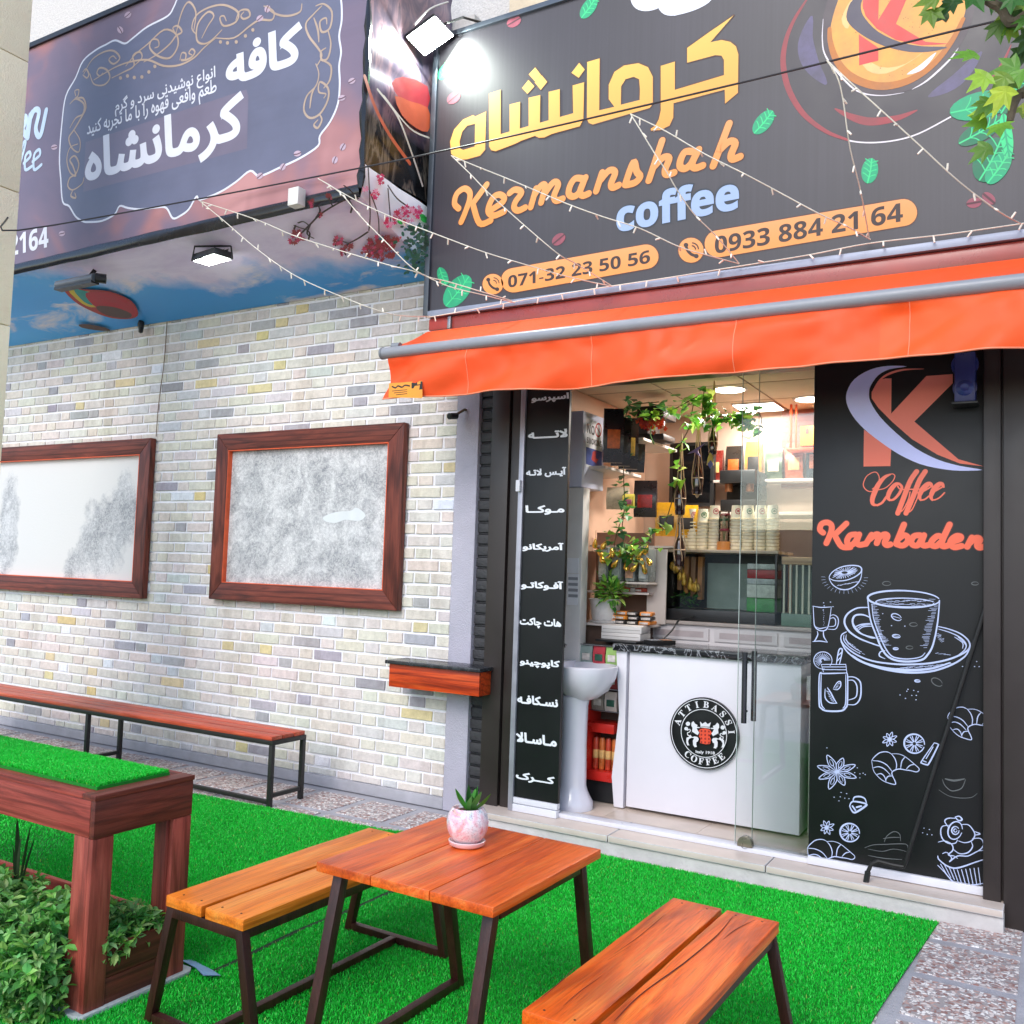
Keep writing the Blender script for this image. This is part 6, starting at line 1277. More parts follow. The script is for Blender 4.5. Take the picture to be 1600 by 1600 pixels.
q = MB(); q.box(-2.668, -2.652, 5.596, 5.5995, .5, .8); q.build('label', M('label_yellow2', 'e0b23a', .5), CH)
for i in range(4):
    o = thing('drink_can', 'red and orange drinks can behind the chiller front', 'can', (-2.62+i*.045, 5.68, .312), 0, 'cans in the red chiller')
    q = MB(); q.lathe([(0, 0), (.018, 0), (.02, .01), (.02, .19), (.016, .205), (0, .205)], (0, 0, 0), 14); q.build('can', M('can_%d' % (i % 2), ('b8432c', 'c46a34')[i % 2], .3, var=.5, scale=14), o, sm=True, local=True)
    q = MB(); q.lathe([(.0202, .07), (.0206, .075), (.0206, .12), (.0202, .125)], (0, 0, 0), 14); q.build('label', M('can_label', 'd9b070', .4, var=.4, scale=20), o, sm=True, local=True)
# dark screen, machines on the back wall, orange shelf
SCN = thing('wall_screen', 'black wall screen above the back bar behind the hanging bottles', 'screen', (-1.9, 7.1, 2.2))
a = Yp(1046, 792, 7.0); b_ = Yp(1118, 690, 7.0); q = MB(); q.box(a.x, b_.x, 6.98, 7.03, a.z, b_.z); q.build('bezel', blk, SCN, bevel=.006)
q = MB(); q.box(a.x+.03, b_.x-.03, 6.976, 6.979, a.z+.03, b_.z-.03); q.build('display', M('screen_black', '0b0c0f', .08), SCN)
ESP = thing('espresso_machine', 'dark espresso machine on the back bar behind the cup stacks', 'machine', (-1.6, 6.8, 1.9))
a = Yp(1128, 800, 6.8); b_ = Yp(1185, 735, 6.8); q = MB(); q.box(a.x, b_.x, 6.75, 7.05, a.z, a.z+.09).box(a.x, b_.x, 6.9, 7.05, a.z+.09, b_.z-.1).box(a.x, b_.x, 6.72, 7.05, b_.z-.1, b_.z); q.build('body', blk, ESP, bevel=.012)
q = MB(); q.tube([((a.x+b_.x)/2-.08, 6.78, b_.z-.1), ((a.x+b_.x)/2-.08, 6.78, b_.z-.16)], .03, 12); q.tube([((a.x+b_.x)/2+.08, 6.78, b_.z-.1), ((a.x+b_.x)/2+.08, 6.78, b_.z-.16)], .03, 12); q.build('group_head', M('copper', '8a5a3c', .3, metal=.7), ESP, sm=True)
o = MB().box(-2.5, -.9, 6.72, 7.15, a.z-.03, a.z-.006).build('wall_shelf', shw, None, bevel=.003); prop(o, 'white shelf under the dark espresso machine', 'shelf')
OS = thing('orange_shelf', 'orange wall bracket shelf holding a yellow box at the ceiling', 'shelf', Yp(1250, 700, 6.9))
a = Yp(1229, 700, 6.9); b_ = Yp(1274, 697, 6.9); om = M('shelf_orange', 'd9562a', .4); q = MB(); q.box(a.x, b_.x, 6.9, 7.1, a.z-.02, a.z).box(a.x+.02, a.x+.035, 6.9, 6.92, a.z, 2.9).box(a.x+.06, a.x+.07, 6.9, 6.92, a.z, 2.9); q.build('bracket', om, OS, bevel=.002)
a = Yp(1249, 696, 6.9); b_ = Yp(1272, 664, 6.9); o = thing('yellow_box', 'yellow carton with red mark standing on the orange shelf', 'carton', (a.x, 6.95, a.z)); q = MB(); q.box(a.x, b_.x, 6.92, 7.0, a.z, b_.z); q.build('carton', M('carton_yellow', 'e09a2a', .5, var=.15), o, bevel=.003); q = MB(); q.box(a.x+.04, b_.x-.04, 6.916, 6.9195, b_.z-.06, b_.z-.02); q.build('label', M('print_red2', 'b53a34', .5), o)
# hanging bottles in macramé
botm = M('bottle_brown', '2e1412', .12, var=.1, spec=.7, coat=.5); cord = M('cord_tan', 'a8845c', .7)
for px, py, y, tilt, lb, extra in ((1063, 770, 5.9, .03, 'tall dark brown bottle in a cord net, longest hanging', None), (1090, 738, 5.9, 0, 'dark brown bottle in a cord net under a purple ribbon', '7a5a9a'), (1114, 683, 5.92, .04, 'smaller dark bottle in a cord net with blue tag below', '5a5f9a'), (1062, 850, 5.92, 0, 'dark bottle standing in cord beside the gold tree ornament', None)):
    c = Yp(px, py, y); o = thing('hanging_bottle', lb, 'bottle', c, 0, 'bottles hanging in cord nets'); k = 1.0 if px != 1114 else .8
    q = MB(); q.lathe([(0, -.15*k), (.03*k, -.148*k), (.034*k, -.13*k), (.034*k, -.02*k), (.022*k, .03*k), (.012*k, .06*k), (.012*k, .13*k), (.015*k, .132*k), (.015*k, .145*k), (0, .145*k)], (0, 0, 0), 18); q.build('bottle', botm, o, sm=True, local=True)
    q = MB()
    for j in range(4): a = j*1.57+.5; q.tube(smooth([(.002, 0, .4), (.018*math.cos(a), .018*math.sin(a), .14*k), (.037*k*math.cos(a), .037*k*math.sin(a), -.02*k), (.036*k*math.cos(a+.4), .036*k*math.sin(a+.4), -.1*k), (.01*math.cos(a), .01*math.sin(a), -.155*k), (0, 0, -.17*k)], 4), .0035, 5)
    q.tube([(.037*k*math.cos(a), .037*k*math.sin(a), -.04*k) for a in [i*.4 for i in range(17)]], .0035, 5); q.build('cord_net', M('cord_pale', 'c9a888', .7), o, sm=True, local=True)
    if extra:
        q = MB(); q.prism([(-.02, -.045, -.23*k), (0, -.045, -.27*k), (.02, -.045, -.23*k), (0, -.045, -.2*k)] if px == 1114 else [(-.06, -.04, .12), (-.01, -.04, .15), (.06, -.04, .19), (.01, -.04, .14), (.03, -.04, .1), (-.01, -.04, .13)], (0, .006, 0)); q.build('ribbon', M('ribbon_'+extra, extra, .5), o, local=True)
tz = thing('tassel', 'yellow yarn tassel hanging between two cord-net bottles', 'tassel', Yp(1110, 715, 5.9))
q = MB(); c = Yp(1110, 715, 5.9)
for k in range(16): a = k*.39; q.tube([c+Vector((0, 0, .04)), c+Vector((.014*math.cos(a), .014*math.sin(a), 0)), c+Vector((.022*math.cos(a), .022*math.sin(a), -.05))], .003, 4)
q.build('strands', M('yarn_yellow', 'd9c26a', .8), tz); q = MB(); q.tube([c+Vector((0, 0, .04)), c+Vector((0, 0, .2))], .002, 4); q.build('cord', cord, tz)
# pothos trailing along the shop ceiling
PO2 = thing('pothos_plant', 'trailing pothos vines strung under the shop ceiling above the counter', 'plant', Yp(1060, 640, 5.9))
q = MB(); st_ = MB(); rr = random.Random(31); G2 = [lin('84bc40'), lin('a4d858'), lin('5ca038'), lin('bce46c'), lin('4a8c3c')]; G3 = [lin('437a48'), lin('3c6c42'), lin('5a9450')]
for s_, n, dens, sz, G, y in (('1002,652 1030,648 1060,636 1085,622 1100,618 1118,640 1140,655 1160,655 1166,668', 95, 6, .07, G2, 5.85), ('1085,622 1080,650 1075,672 1062,700 1064,730 1058,755', 24, 5, .07, G2, 5.85), ('1100,612 1098,640 1110,655 1130,650 1165,660', 70, 8, .07, G2, 5.82), ('985,630 978,650 974,690 974,730 975,760 976,790 972,830 978,860 985,875', 62, 5, .06, G3, 5.84), ('985,632 1005,630 1030,628', 10, 4, .07, G3, 5.9), ('1058,755 1045,800 1035,830', 5, 3, .08, G2, 5.85), ('975,800 960,850 970,870 990,860 1005,850', 60, 10, .055, G2+G3, 5.8), ('1020,830 1010,845 990,852', 8, 4, .06, G2, 5.84), ('1165,650 1180,640 1190,655 1185,675', 12, 5, .07, G3, 5.95)):
    P = smooth([Yp(x_, y_, y) for x_, y_ in pts(s_)], 6); st_.tube(P, .0035, 5)
    for k in range(n):
        p = P[rr.randrange(len(P))]+Vector((rr.gauss(0, 1), rr.gauss(0, 1), rr.gauss(0, 1)))*dens*.0045
        leaf1(q, p, Vector((rr.uniform(-1, 1), rr.uniform(-1, -.1), rr.uniform(-1, .3))).normalized(), sz*rr.uniform(.7, 1.15), rr, rr.choice(G), 0, .6, True)
q.build('foliage', lfm, PO2); st_.build('vine', M('vine_brown', '5a4a2c', .7), PO2, sm=True)
for px in (1064, 1083): st_ = MB(); st_.tube([Yp(px, 635, 5.9), Yp(px+1, 700, 5.9)], .006, 6)
# ceiling lamps (lit); the second round one is added for a glass reflection
for loc, lb, rnd in (((-1.93, 6.22), 'round lit ceiling lamp above the hanging plant', 1), ((-1.5, 6.75), 'round lit ceiling lamp nearer the back wall, seen through the door glass', 1), ((-1.92, 6.92), 'square lit ceiling panel behind the vine tips', 0)):
    R = thing('ceiling_lamp', lb, 'ceiling lamp', (loc[0], loc[1], 2.9)); q = MB()
    if rnd: q.lathe([(.105, -.002), (.12, -.004), (.122, .006)], (loc[0], loc[1], 2.9), 32)
    else: q.box(loc[0]-.16, loc[0]+.16, loc[1]-.16, loc[1]+.16, 2.894, 2.904)
    q.build('rim', whmet, R, sm=bool(rnd)); q = MB()
    if rnd: q.lathe([(0, -.006), (.104, -.004)], (loc[0], loc[1], 2.9), 32)
    else: q.box(loc[0]-.15, loc[0]+.15, loc[1]-.15, loc[1]+.15, 2.888, 2.8935)
    q.build('diffuser', emis('lamp_warm', 'fff4e6', 6), R)
    L = bpy.data.lights.new('ceiling_lamp_light', 'AREA'); L.shape = 'DISK'; L.size = .22; L.energy = (13 if loc[1] < 6.5 else 6) if loc[0] < -1.7 else 3; L.color = (1, .94, .87); lo = bpy.data.objects.new('ceiling_lamp_light', L); COL.objects.link(lo); lo.location = (0, 0, -.02); lo.parent = R
# ============================================================ outdoor furniture
frm = wood('frame_paint', '2c1512', '3f1f1a', '55302a', 'z', .38, .5)
def bench(name, label, cx, cy, L, Wd, H, rz, planks, wmat, splay=.09, group='slatted benches at the café table'):
    R = thing(name, label, 'bench', (cx, cy, 0), rz, group); pw = (Wd-.012*(planks-1))/planks; rr = random.Random(int(cx*100))
    for i in range(planks):
        x0 = -Wd/2+i*(pw+.012)+(.006 if i else 0); q = WB(); NY = 22; V = []; F = []
        for k in range(NY+1):
            y = -L/2+L*k/NY; e0 = .0025*noise.noise((y*5, i*7.3, cx)); e1 = .004*noise.noise((y*4, i*3.1+9, cx)); zt = .0015*noise.noise((y*6, i, cx+4))
            V += [(x0+e0, y, H-.038), (x0+pw+e1, y, H-.038), (x0+pw+e1, y, H+zt), (x0+e0, y, H+zt)]
        for k in range(NY):
            for j in range(4): a = k*4; F.append((a+j, a+(j+1) % 4, a+4+(j+1) % 4, a+4+j))
        F += [(3, 2, 1, 0), (NY*4, NY*4+1, NY*4+2, NY*4+3)]
        q.add(V, F); q.build('seat_plank', wmat, R, bevel=.004, local=True)
    zt = H-.04; t_ = .032
    q = MB()
    for s in (-1, 1): q.beam((-Wd/2+.02, s*(L/2-.02), zt-t_/2), (Wd/2-.02, s*(L/2-.02), zt-t_/2), t_, t_)
    for s in (-1, 1): q.beam((s*(Wd/2-.02), -L/2+.036, zt-t_/2), (s*(Wd/2-.02), L/2-.036, zt-t_/2), t_, t_)
    q.build('top_frame', frm, R, bevel=.002, local=True)
    for s in (-1, 1):
        for e in (-1, 1):
            q = MB(); q.beam((s*(Wd/2-.02), e*(L/2-.02), zt-.001), (s*(Wd/2-.02+splay), e*(L/2-.02), .005), t_+.001, t_+.001, up=(0, 1, 0)); q.build('leg', frm, R, bevel=.002, local=True)
    for e in (-1, 1):
        q = MB(); q.beam((-(Wd/2-.04+splay), e*(L/2-.02), .022), (Wd/2-.04+splay, e*(L/2-.02), .022), t_-.002, t_-.002); q.build('foot_rail', frm, R, bevel=.002, local=True)
    q = MB(); q.beam((0, -L/2+.036, .022), (0, L/2-.036, .022), t_-.002, t_-.002); q.build('stretcher', frm, R, bevel=.002, local=True)
    for i in range(planks):
        for e in (-1, 1):
            for u in (.25, .75): q = MB(); q.lathe([(0, .0012), (.0035, .0008), (.004, -.001)], (-Wd/2+i*(pw+.012)+pw*u+.003, e*(L/2-.035), H), 8); q.build('screw', M('screw_dark', '3a2418', .5, metal=.4), R, local=True)
    return R
amber = wood('amber_wood', 'c86212', 'ff8c24', 'ffa848', 'y', .38, .7); rust = wood('rust_wood', 'c04408', 'fa6810', 'ff9840', 'y', .36, 1.1)
bench('slatted_bench', 'amber coloured plank bench to the left of the small table', -2.43, 2.755, 1.06, .375, .45, RD(-1.5), 2, amber)
RB = bench('slatted_bench', 'red-orange plank bench with a long crack, right of the small table', -1.005, 2.715, 1.05, .375, .45, RD(-1.5), 2, rust)
TBL = thing('cafe_table', 'small square plank table with splayed dark metal legs', 'table', (-1.692, 2.65, 0), RD(-1.2))
q = MB(); PC_ = PZ(.4512)
for s_, w_ in (('1145,1432 1122,1460 1075,1500 1052,1517 1000,1555 960,1595', .005), ('1180,1437 1150,1452 1130,1468', .003), ('1040,1428 1000,1462 960,1490', .002), ('845,1560 880,1530 900,1510', .003), ('985,1478 950,1500', .0025), ('880,1572 905,1550 940,1525', .002)): stroke(q, s_, w_, PC_, 0, taper=(.3, 1.1))
q.v = [v-Vector((-1.005, 2.715, 0)) for v in q.v]; ca_, sa_ = math.cos(RD(1.5)), math.sin(RD(1.5)); q.v = [Vector((v.x*ca_-v.y*sa_, v.x*sa_+v.y*ca_, v.z)) for v in q.v]
q.build('wood_crack', M('crack_dark', '5a1d0a', .8), RB, local=True)
tw_ = wood('table_wood', 'c64410', 'f86c20', 'ff9848', 'y', .3, .75, spec=.5); H = .65; Wt, Lt = .675, .69
for i in range(3):
    pw = Wt/3; x0 = -Wt/2+i*pw+.001; q = WB(); V = []; F = []; NY = 16
    for k in range(NY+1):
        y = -Lt/2+Lt*k/NY; e = .0012*noise.noise((y*7, i*5.5, 1)); V += [(x0+e, y, H-.03), (x0+pw-.003+e, y, H-.03), (x0+pw-.003+e, y, H), (x0+e, y, H)]
    for k in range(NY):
        for j in range(4): a = k*4; F.append((a+j, a+(j+1) % 4, a+4+(j+1) % 4, a+4+j))
    F += [(3, 2, 1, 0), (NY*4, NY*4+1, NY*4+2, NY*4+3)]; q.add(V, F); q.build('top_plank', tw_, TBL, bevel=.003, local=True)
for s in (-1, 1):
    xx = s*(Wt/2-.05)
    for e in (-1, 1): q = MB(); q.beam((xx, e*(Lt/2-.07), H-.031), (xx, e*(Lt/2+.075), .003), .036, .036, up=(1, 0, 0)); q.build('leg', frm, TBL, bevel=.002, local=True)
    q = MB(); q.beam((xx, -(Lt/2+.055), .023), (xx, Lt/2+.055, .023), .034, .034); q.build('foot_rail', frm, TBL, bevel=.002, local=True)
    q = MB(); q.beam((xx, -(Lt/2-.09), H-.05), (xx, Lt/2-.09, H-.05), .034, .034); q.build('top_rail', frm, TBL, bevel=.002, local=True)
q = MB(); q.beam((-(Wt/2-.07), 0, H-.05), (Wt/2-.07, 0, H-.05), .03, .03); q.build('top_rail', frm, TBL, local=True)
#CRACK
# succulent in a marbled pot
pp = Zp(722, 1327, .65)+Vector((-.01, .045, 0)); POT = thing('succulent_pot', 'marbled pink and white pot with green succulent on the small table', 'potted plant', pp)
m, t, b = nodes('marbled_glaze'); co = coords(t)
n1 = nd(t, 'ShaderNodeTexNoise', i_Scale=11, i_Detail=6, i_Distortion=2.5); t.links.new(co, n1.inputs['Vector'])
n2 = nd(t, 'ShaderNodeTexNoise', i_Scale=16, i_Detail=5, i_Distortion=4); t.links.new(co, n2.inputs['Vector'])
c1 = ramp(t, n1.outputs['Fac'], [(.3, lin('b9d2dd')), (.42, lin('e2dfe4')), (.52, lin('e4cfd6')), (.62, lin('dfa6b4')), (.75, lin('e0c48a'))])
mx = nd(t, 'ShaderNodeMix', data_type='RGBA'); t.links.new(ramp(t, n2.outputs['Fac'], [(.49, (0, 0, 0)), (.505, (1, 1, 1)), (.52, (0, 0, 0))]), mx.inputs[0]); t.links.new(c1, mx.inputs[6]); mx.inputs[7].default_value = (*lin('a06a7c'), 1); t.links.new(mx.outputs[2], b.inputs['Base Color']); b.inputs['Roughness'].default_value = .2; b.inputs['Coat Weight'].default_value = .4
q = MB(); q.lathe([(0, .012), (.042, .012), (.058, .03), (.071, .06), (.073, .085), (.067, .11), (.055, .128), (.052, .131), (.048, .129), (.046, .12), (0, .118)], pp, 36); q.build('pot', m, POT, sm=True, ang=60)
q = MB(); q.lathe([(0, .001), (.05, .001), (.061, .008), (.064, .02), (.061, .022), (.055, .013), (0, .011)], pp, 36); q.build('saucer', M('saucer_pink', 'e2c6c8', .25, var=.04), POT, sm=True, ang=60)
q = MB(); q.lathe([(0, .121), (.0455, .1195)], pp, 16); q.build('soil', M('soil', '4a3626', .95, var=.4, scale=60, bump=1, bscale=120), POT)
def blade(q, base, tip, w, bend, n=8, tint=(.1, .3, .05), th=.25):
    base, tip = Vector(base), Vector(tip); d = tip-base; sd = d.cross(Vector((0, 0, 1))); sd = sd.normalized() if sd.length > 1e-4 else Vector((1, 0, 0)); nn = sd.cross(d).normalized(); V = []; F = []
    for i in range(n+1):
        u = i/n; ww = w*(.55+.9*u if u < .5 else 1.0)*(1-u**3.5)+.0004; p = base+d*u+nn*bend*math.sin(math.pi*u)
        V += [p-sd*ww/2+nn*ww*th, p-nn*ww*th*.4, p+sd*ww/2+nn*ww*th, p+nn*ww*.03]
    for i in range(n):
        for k in range(4): F.append((i*4+k, i*4+(k+1) % 4, (i+1)*4+(k+1) % 4, (i+1)*4+k))
    q.add(V, F, 0, tint)
q = MB(); rr = random.Random(6); gb = lin('4f9a3e')
c = pp+Vector((.005, 0, .118))
for dx, dy, dz, w in ((-.045, -.01, .062, .026), (-.006, .0, .078, .026), (.018, .012, .075, .024), (.045, -.01, .066, .028), (.062, .015, .058, .028), (-.03, -.045, .008, .024), (.02, -.02, .052, .024), (0, .03, .06, .022), (-.02, .03, .05, .022)):
    blade(q, c+Vector((dx*.12, dy*.12, 0)), c+Vector((dx*1.2, dy*1.2, dz*1.15)), w*1.35, -.008 if dz > .03 else -.02, 8, tuple(k*rr.uniform(.7, 1.35) for k in gb))
q.build('leaves', lfm, POT, sm=True, ang=60)
# long low bench by the wall
LB = thing('wall_bench', 'long low slatted bench with black frame along the brick wall', 'bench', (-6.3, 4.69, 0))
redw = wood('red_slats', 'a03c2a', 'd85c40', 'e88460', 'x', .4, .8); H = .432
for k in range(3):
    q = WB(); q.box(-8.4, -4.425, 4.535+k*.108, 4.535+k*.108+.098, H, H+.026); q.build('seat_slat', redw, LB, bevel=.003)
bm_ = M('black_steel', '22201f', .45, var=.1); q = MB()
for y_ in (4.55, 4.84): q.beam((-8.4, y_, H-.015), (-4.43, y_, H-.015), .03, .03)
q.box(-4.445, -4.415, 4.535, 4.855, H-.03, H); q.build('seat_frame', bm_, LB, bevel=.002)
for x_ in (-4.432, -6.34, -8.03):
    for y_ in (4.55, 4.84): q = MB(); q.box(x_-.015, x_+.015, y_-.015, y_+.015, .001, H-.031); q.build('leg', bm_, LB, bevel=.002)
    q = MB(); q.box(x_-.013, x_+.013, 4.566, 4.824, .06, .086); q.build('cross_rail', bm_, LB, bevel=.002)
q = MB(); q.box(-8.4, -4.45, 4.537, 4.563, .02, .046); q.build('foot_rail', bm_, LB, bevel=.002)
# stained wooden box ledge
WL = thing('wall_ledge', 'red stained wooden box ledge with black top beside the door post', 'ledge', (-3.48, 5.1, .8))
x0, x1 = Yp(608, 1050, 4.98).x, Yp(749, 1060, 4.98).x
q = WB(); q.box(x0, x1, 4.98, 5.0, .802, .952); q.box(x0, x0+.02, 5.001, 5.19, .802, .952); q.box(x1-.02, x1, 5.001, 5.12, .802, .952); q.box(x0+.021, x1-.021, 5.001, 5.12, .802, .82); q.build('box', wood('ledge_wood', '7a1e0a', 'd94a18', 'ee6c2c', 'x', .4, 1.3), WL, bevel=.003)
q = MB(); q.box(x0-.02, x1+.015, 4.955, 5.19, .954, .978); q.build('top', M('ledge_black', '2c2d31', .25, var=.5, scale=18, spec=.6, bump=.3, bscale=15), WL, bevel=.004)
# planter with turf-topped counter
PLN = thing('planter_bar', 'dark red wooden planter bar with artificial turf inset in its top', 'planter', (-3.8, 2.35, 0))
px_ = wood('planter_wood_x', '5c2420', 'a04236', 'bc5c4c', 'x', .5, 1.3); pz_ = wood('planter_wood_z', '5c2822', '9a463a', 'b45e4e', 'z', .5, 1.2); py_ = wood('planter_wood_y', '4a221c', '743429', '8c4032', 'y', .5, 1.2)  # y wood is a darker copy that paints the shaded right end
XA, XB, Y0, Y1 = -5.0, -2.9, 2.13, 2.56
for nm, bx, mt in (('apron', (XA, XB-.026, Y0, Y0+.025, .612, .742), px_), ('apron', (XA, XB-.026, Y1-.025, Y1, .612, .742), px_), ('apron', (XB-.025, XB, Y0, Y1, .61, .742), py_), ('top_board', (XA, XB-.07, Y0-.004, Y0+.055, .7425, .762), px_), ('top_board', (XA, XB-.07, Y1-.055, Y1+.004, .7425, .762), px_), ('top_board', (XB-.069, XB+.003, Y0-.004, Y1+.004, .7425, .762), py_)):
    q = WB(); q.box(*bx); q.build(nm, mt, PLN, bevel=.003)
q = MB(); q.box(XA, XB-.027, Y0+.026, Y1-.026, .70, .741); q.build('deck', px_, PLN)
for x_, y_ in ((XB-.092, Y0+.026), (XB-.092, Y1-.096), (XA, Y0+.026), (XA, Y1-.096)):
    q = WB(); q.box(x_, x_+.066, y_, y_+.07, .002, .699); q.build('post', pz_, PLN, bevel=.004)
q = WB(); q.box(XB-.11, XB-.027, Y0+.002, Y0+.024, .002, .611); q.box(XB-.025, XB-.001, Y0, Y0+.085, .002, .609); q.box(XB-.025, XB-.001, Y1-.085, Y1, .002, .609); q.build('post', pz_, PLN, bevel=.004)
for z0, z1 in ((.01, .107), (.109, .215)):
    q = WB(); q.box(XB-.026, XB-.004, Y0+.086, Y1-.086, z0, z1); q.build('side_board', py_, PLN, bevel=.003)
    for yy in (Y0+.0, Y1-.022): q = WB(); q.box(XA, XB-.112, yy, yy+.022, z0, z1); q.build('side_board', px_, PLN, bevel=.003)
q = MB(); q.box(XA, XB-.03, Y0+.03, Y1-.03, .02, .17); q.build('soil', M('soil', '4a3626', .95), PLN)
kb = MB(); kb.prism([(-5, 2.105, 0), (-2.91, 2.105, 0), (-2.885, 2.12, 0), (-2.878, 2.575, 0), (-2.9, 2.6, 0), (-5, 2.6, 0)], (0, 0, .018)); struct(kb.build('kerb', M('kerb_concrete', 'a9b3b3', .8, var=.15, scale=12, bump=.5), None, bevel=.004))
# plants in the planter
G4 = [lin('7cbc5c'), lin('6aac50'), lin('a0d47c'), lin('4c8a42'), lin('8cc468')]
def mound(name, label, blobs, n, s, seed, G):
    R = thing(name, label, 'plant', blobs[0][0]); q = MB(); rr = random.Random(seed); sm_ = MB()
    for c, r in blobs:
        c = Vector(c); k = int(n*(r[0]*r[1]*r[2])**.5/.03)
        for i in range(k):
            d = Vector((rr.gauss(0, 1), rr.gauss(0, 1), rr.gauss(0, 1))).normalized(); p = c+Vector((d.x*r[0], d.y*r[1], d.z*r[2]))*rr.uniform(.55, 1.05)
            ax = (d*.8+Vector((rr.uniform(-.5, .5), rr.uniform(-.5, .5), rr.uniform(-.1, .6)))).normalized(); a0 = rr.random()*6.28
            x = ax.orthogonal().normalized(); y = ax.cross(x); col = rr.choice(G)
            for j in range(rr.choice((4, 5, 6))):       # a rosette of leaves at each shoot tip
                a = a0+j*1.26; dd = (x*math.cos(a)+y*math.sin(a)+ax*rr.uniform(.25, .7)).normalized()
                leaf1(q, p, dd, s*rr.uniform(.5, 1.3), rr, col, 0, rr.uniform(.45, .65))
            if i % 2 == 0: sm_.tube([c+(p-c)*.3, c+(p-c)*.7+Vector((0, 0, .01)), p], .002, 4)
    q.build('foliage', lfm, R); sm_.build('stems', M('stem_green', '4a7a3c', .6), R); return R
mound('ground_cover_plant', 'bushy small-leaved plant spilling over the front of the planter', [((-3.14, 2.12, .16), (.17, .13, .17)), ((-3.35, 2.08, .14), (.2, .14, .18)), ((-3.58, 2.12, .16), (.2, .14, .19)), ((-3.2, 2.02, .06), (.2, .1, .1)), ((-3.45, 1.99, .06), (.2, .1, .1)), ((-3.8, 2.15, .2), (.2, .15, .18)), ((-3.3, 2.3, .2), (.25, .12, .1)), ((-3.65, 2.3, .22), (.2, .12, .1)), ((-3.04, 2.06, .1), (.1, .07, .12)), ((-3.1, 2.02, .12), (.13, .08, .15)), ((-3.3, 1.98, .1), (.16, .08, .14))], 105, .043, 3, G4)
mound('ground_cover_plant', 'smaller leafy plant hanging over the right end board of the planter', [((-3.0, 2.36, .23), (.1, .13, .07)), ((-3.05, 2.28, .28), (.07, .06, .1)), ((-2.93, 2.25, .2), (.045, .06, .06)), ((-2.96, 2.42, .22), (.06, .07, .04))], 95, .038, 9, G4)
SN = thing('snake_plant', 'narrow upright dark leaves standing under the turf topped bar', 'plant', Zp(28, 1382, .2)); q = MB(); c = Yp(28, 1385, 2.32)
for dx, h, w, ln in ((-.012, .27, .026, -.025), (.0, .2, .02, .0), (.012, .26, .014, .05), (.02, .22, .012, .075), (-.02, .15, .016, -.03)): blade(q, c+Vector((dx, 0, 0)), c+Vector((dx+ln, 0, h)), w, .004, 10, tuple(k*random.uniform(.7, 1.2) for k in lin('3f5a38')), .12)
q.build('leaves', lfm, SN, sm=True)
q = MB()
for k in range(3): q.tube([c+Vector((.01*k, 0, -.06)), c+Vector((.01*k-.01, 0, .0))], .006, 5)
q.build('stem', M('stem_green', '4a7a3c', .6), SN)
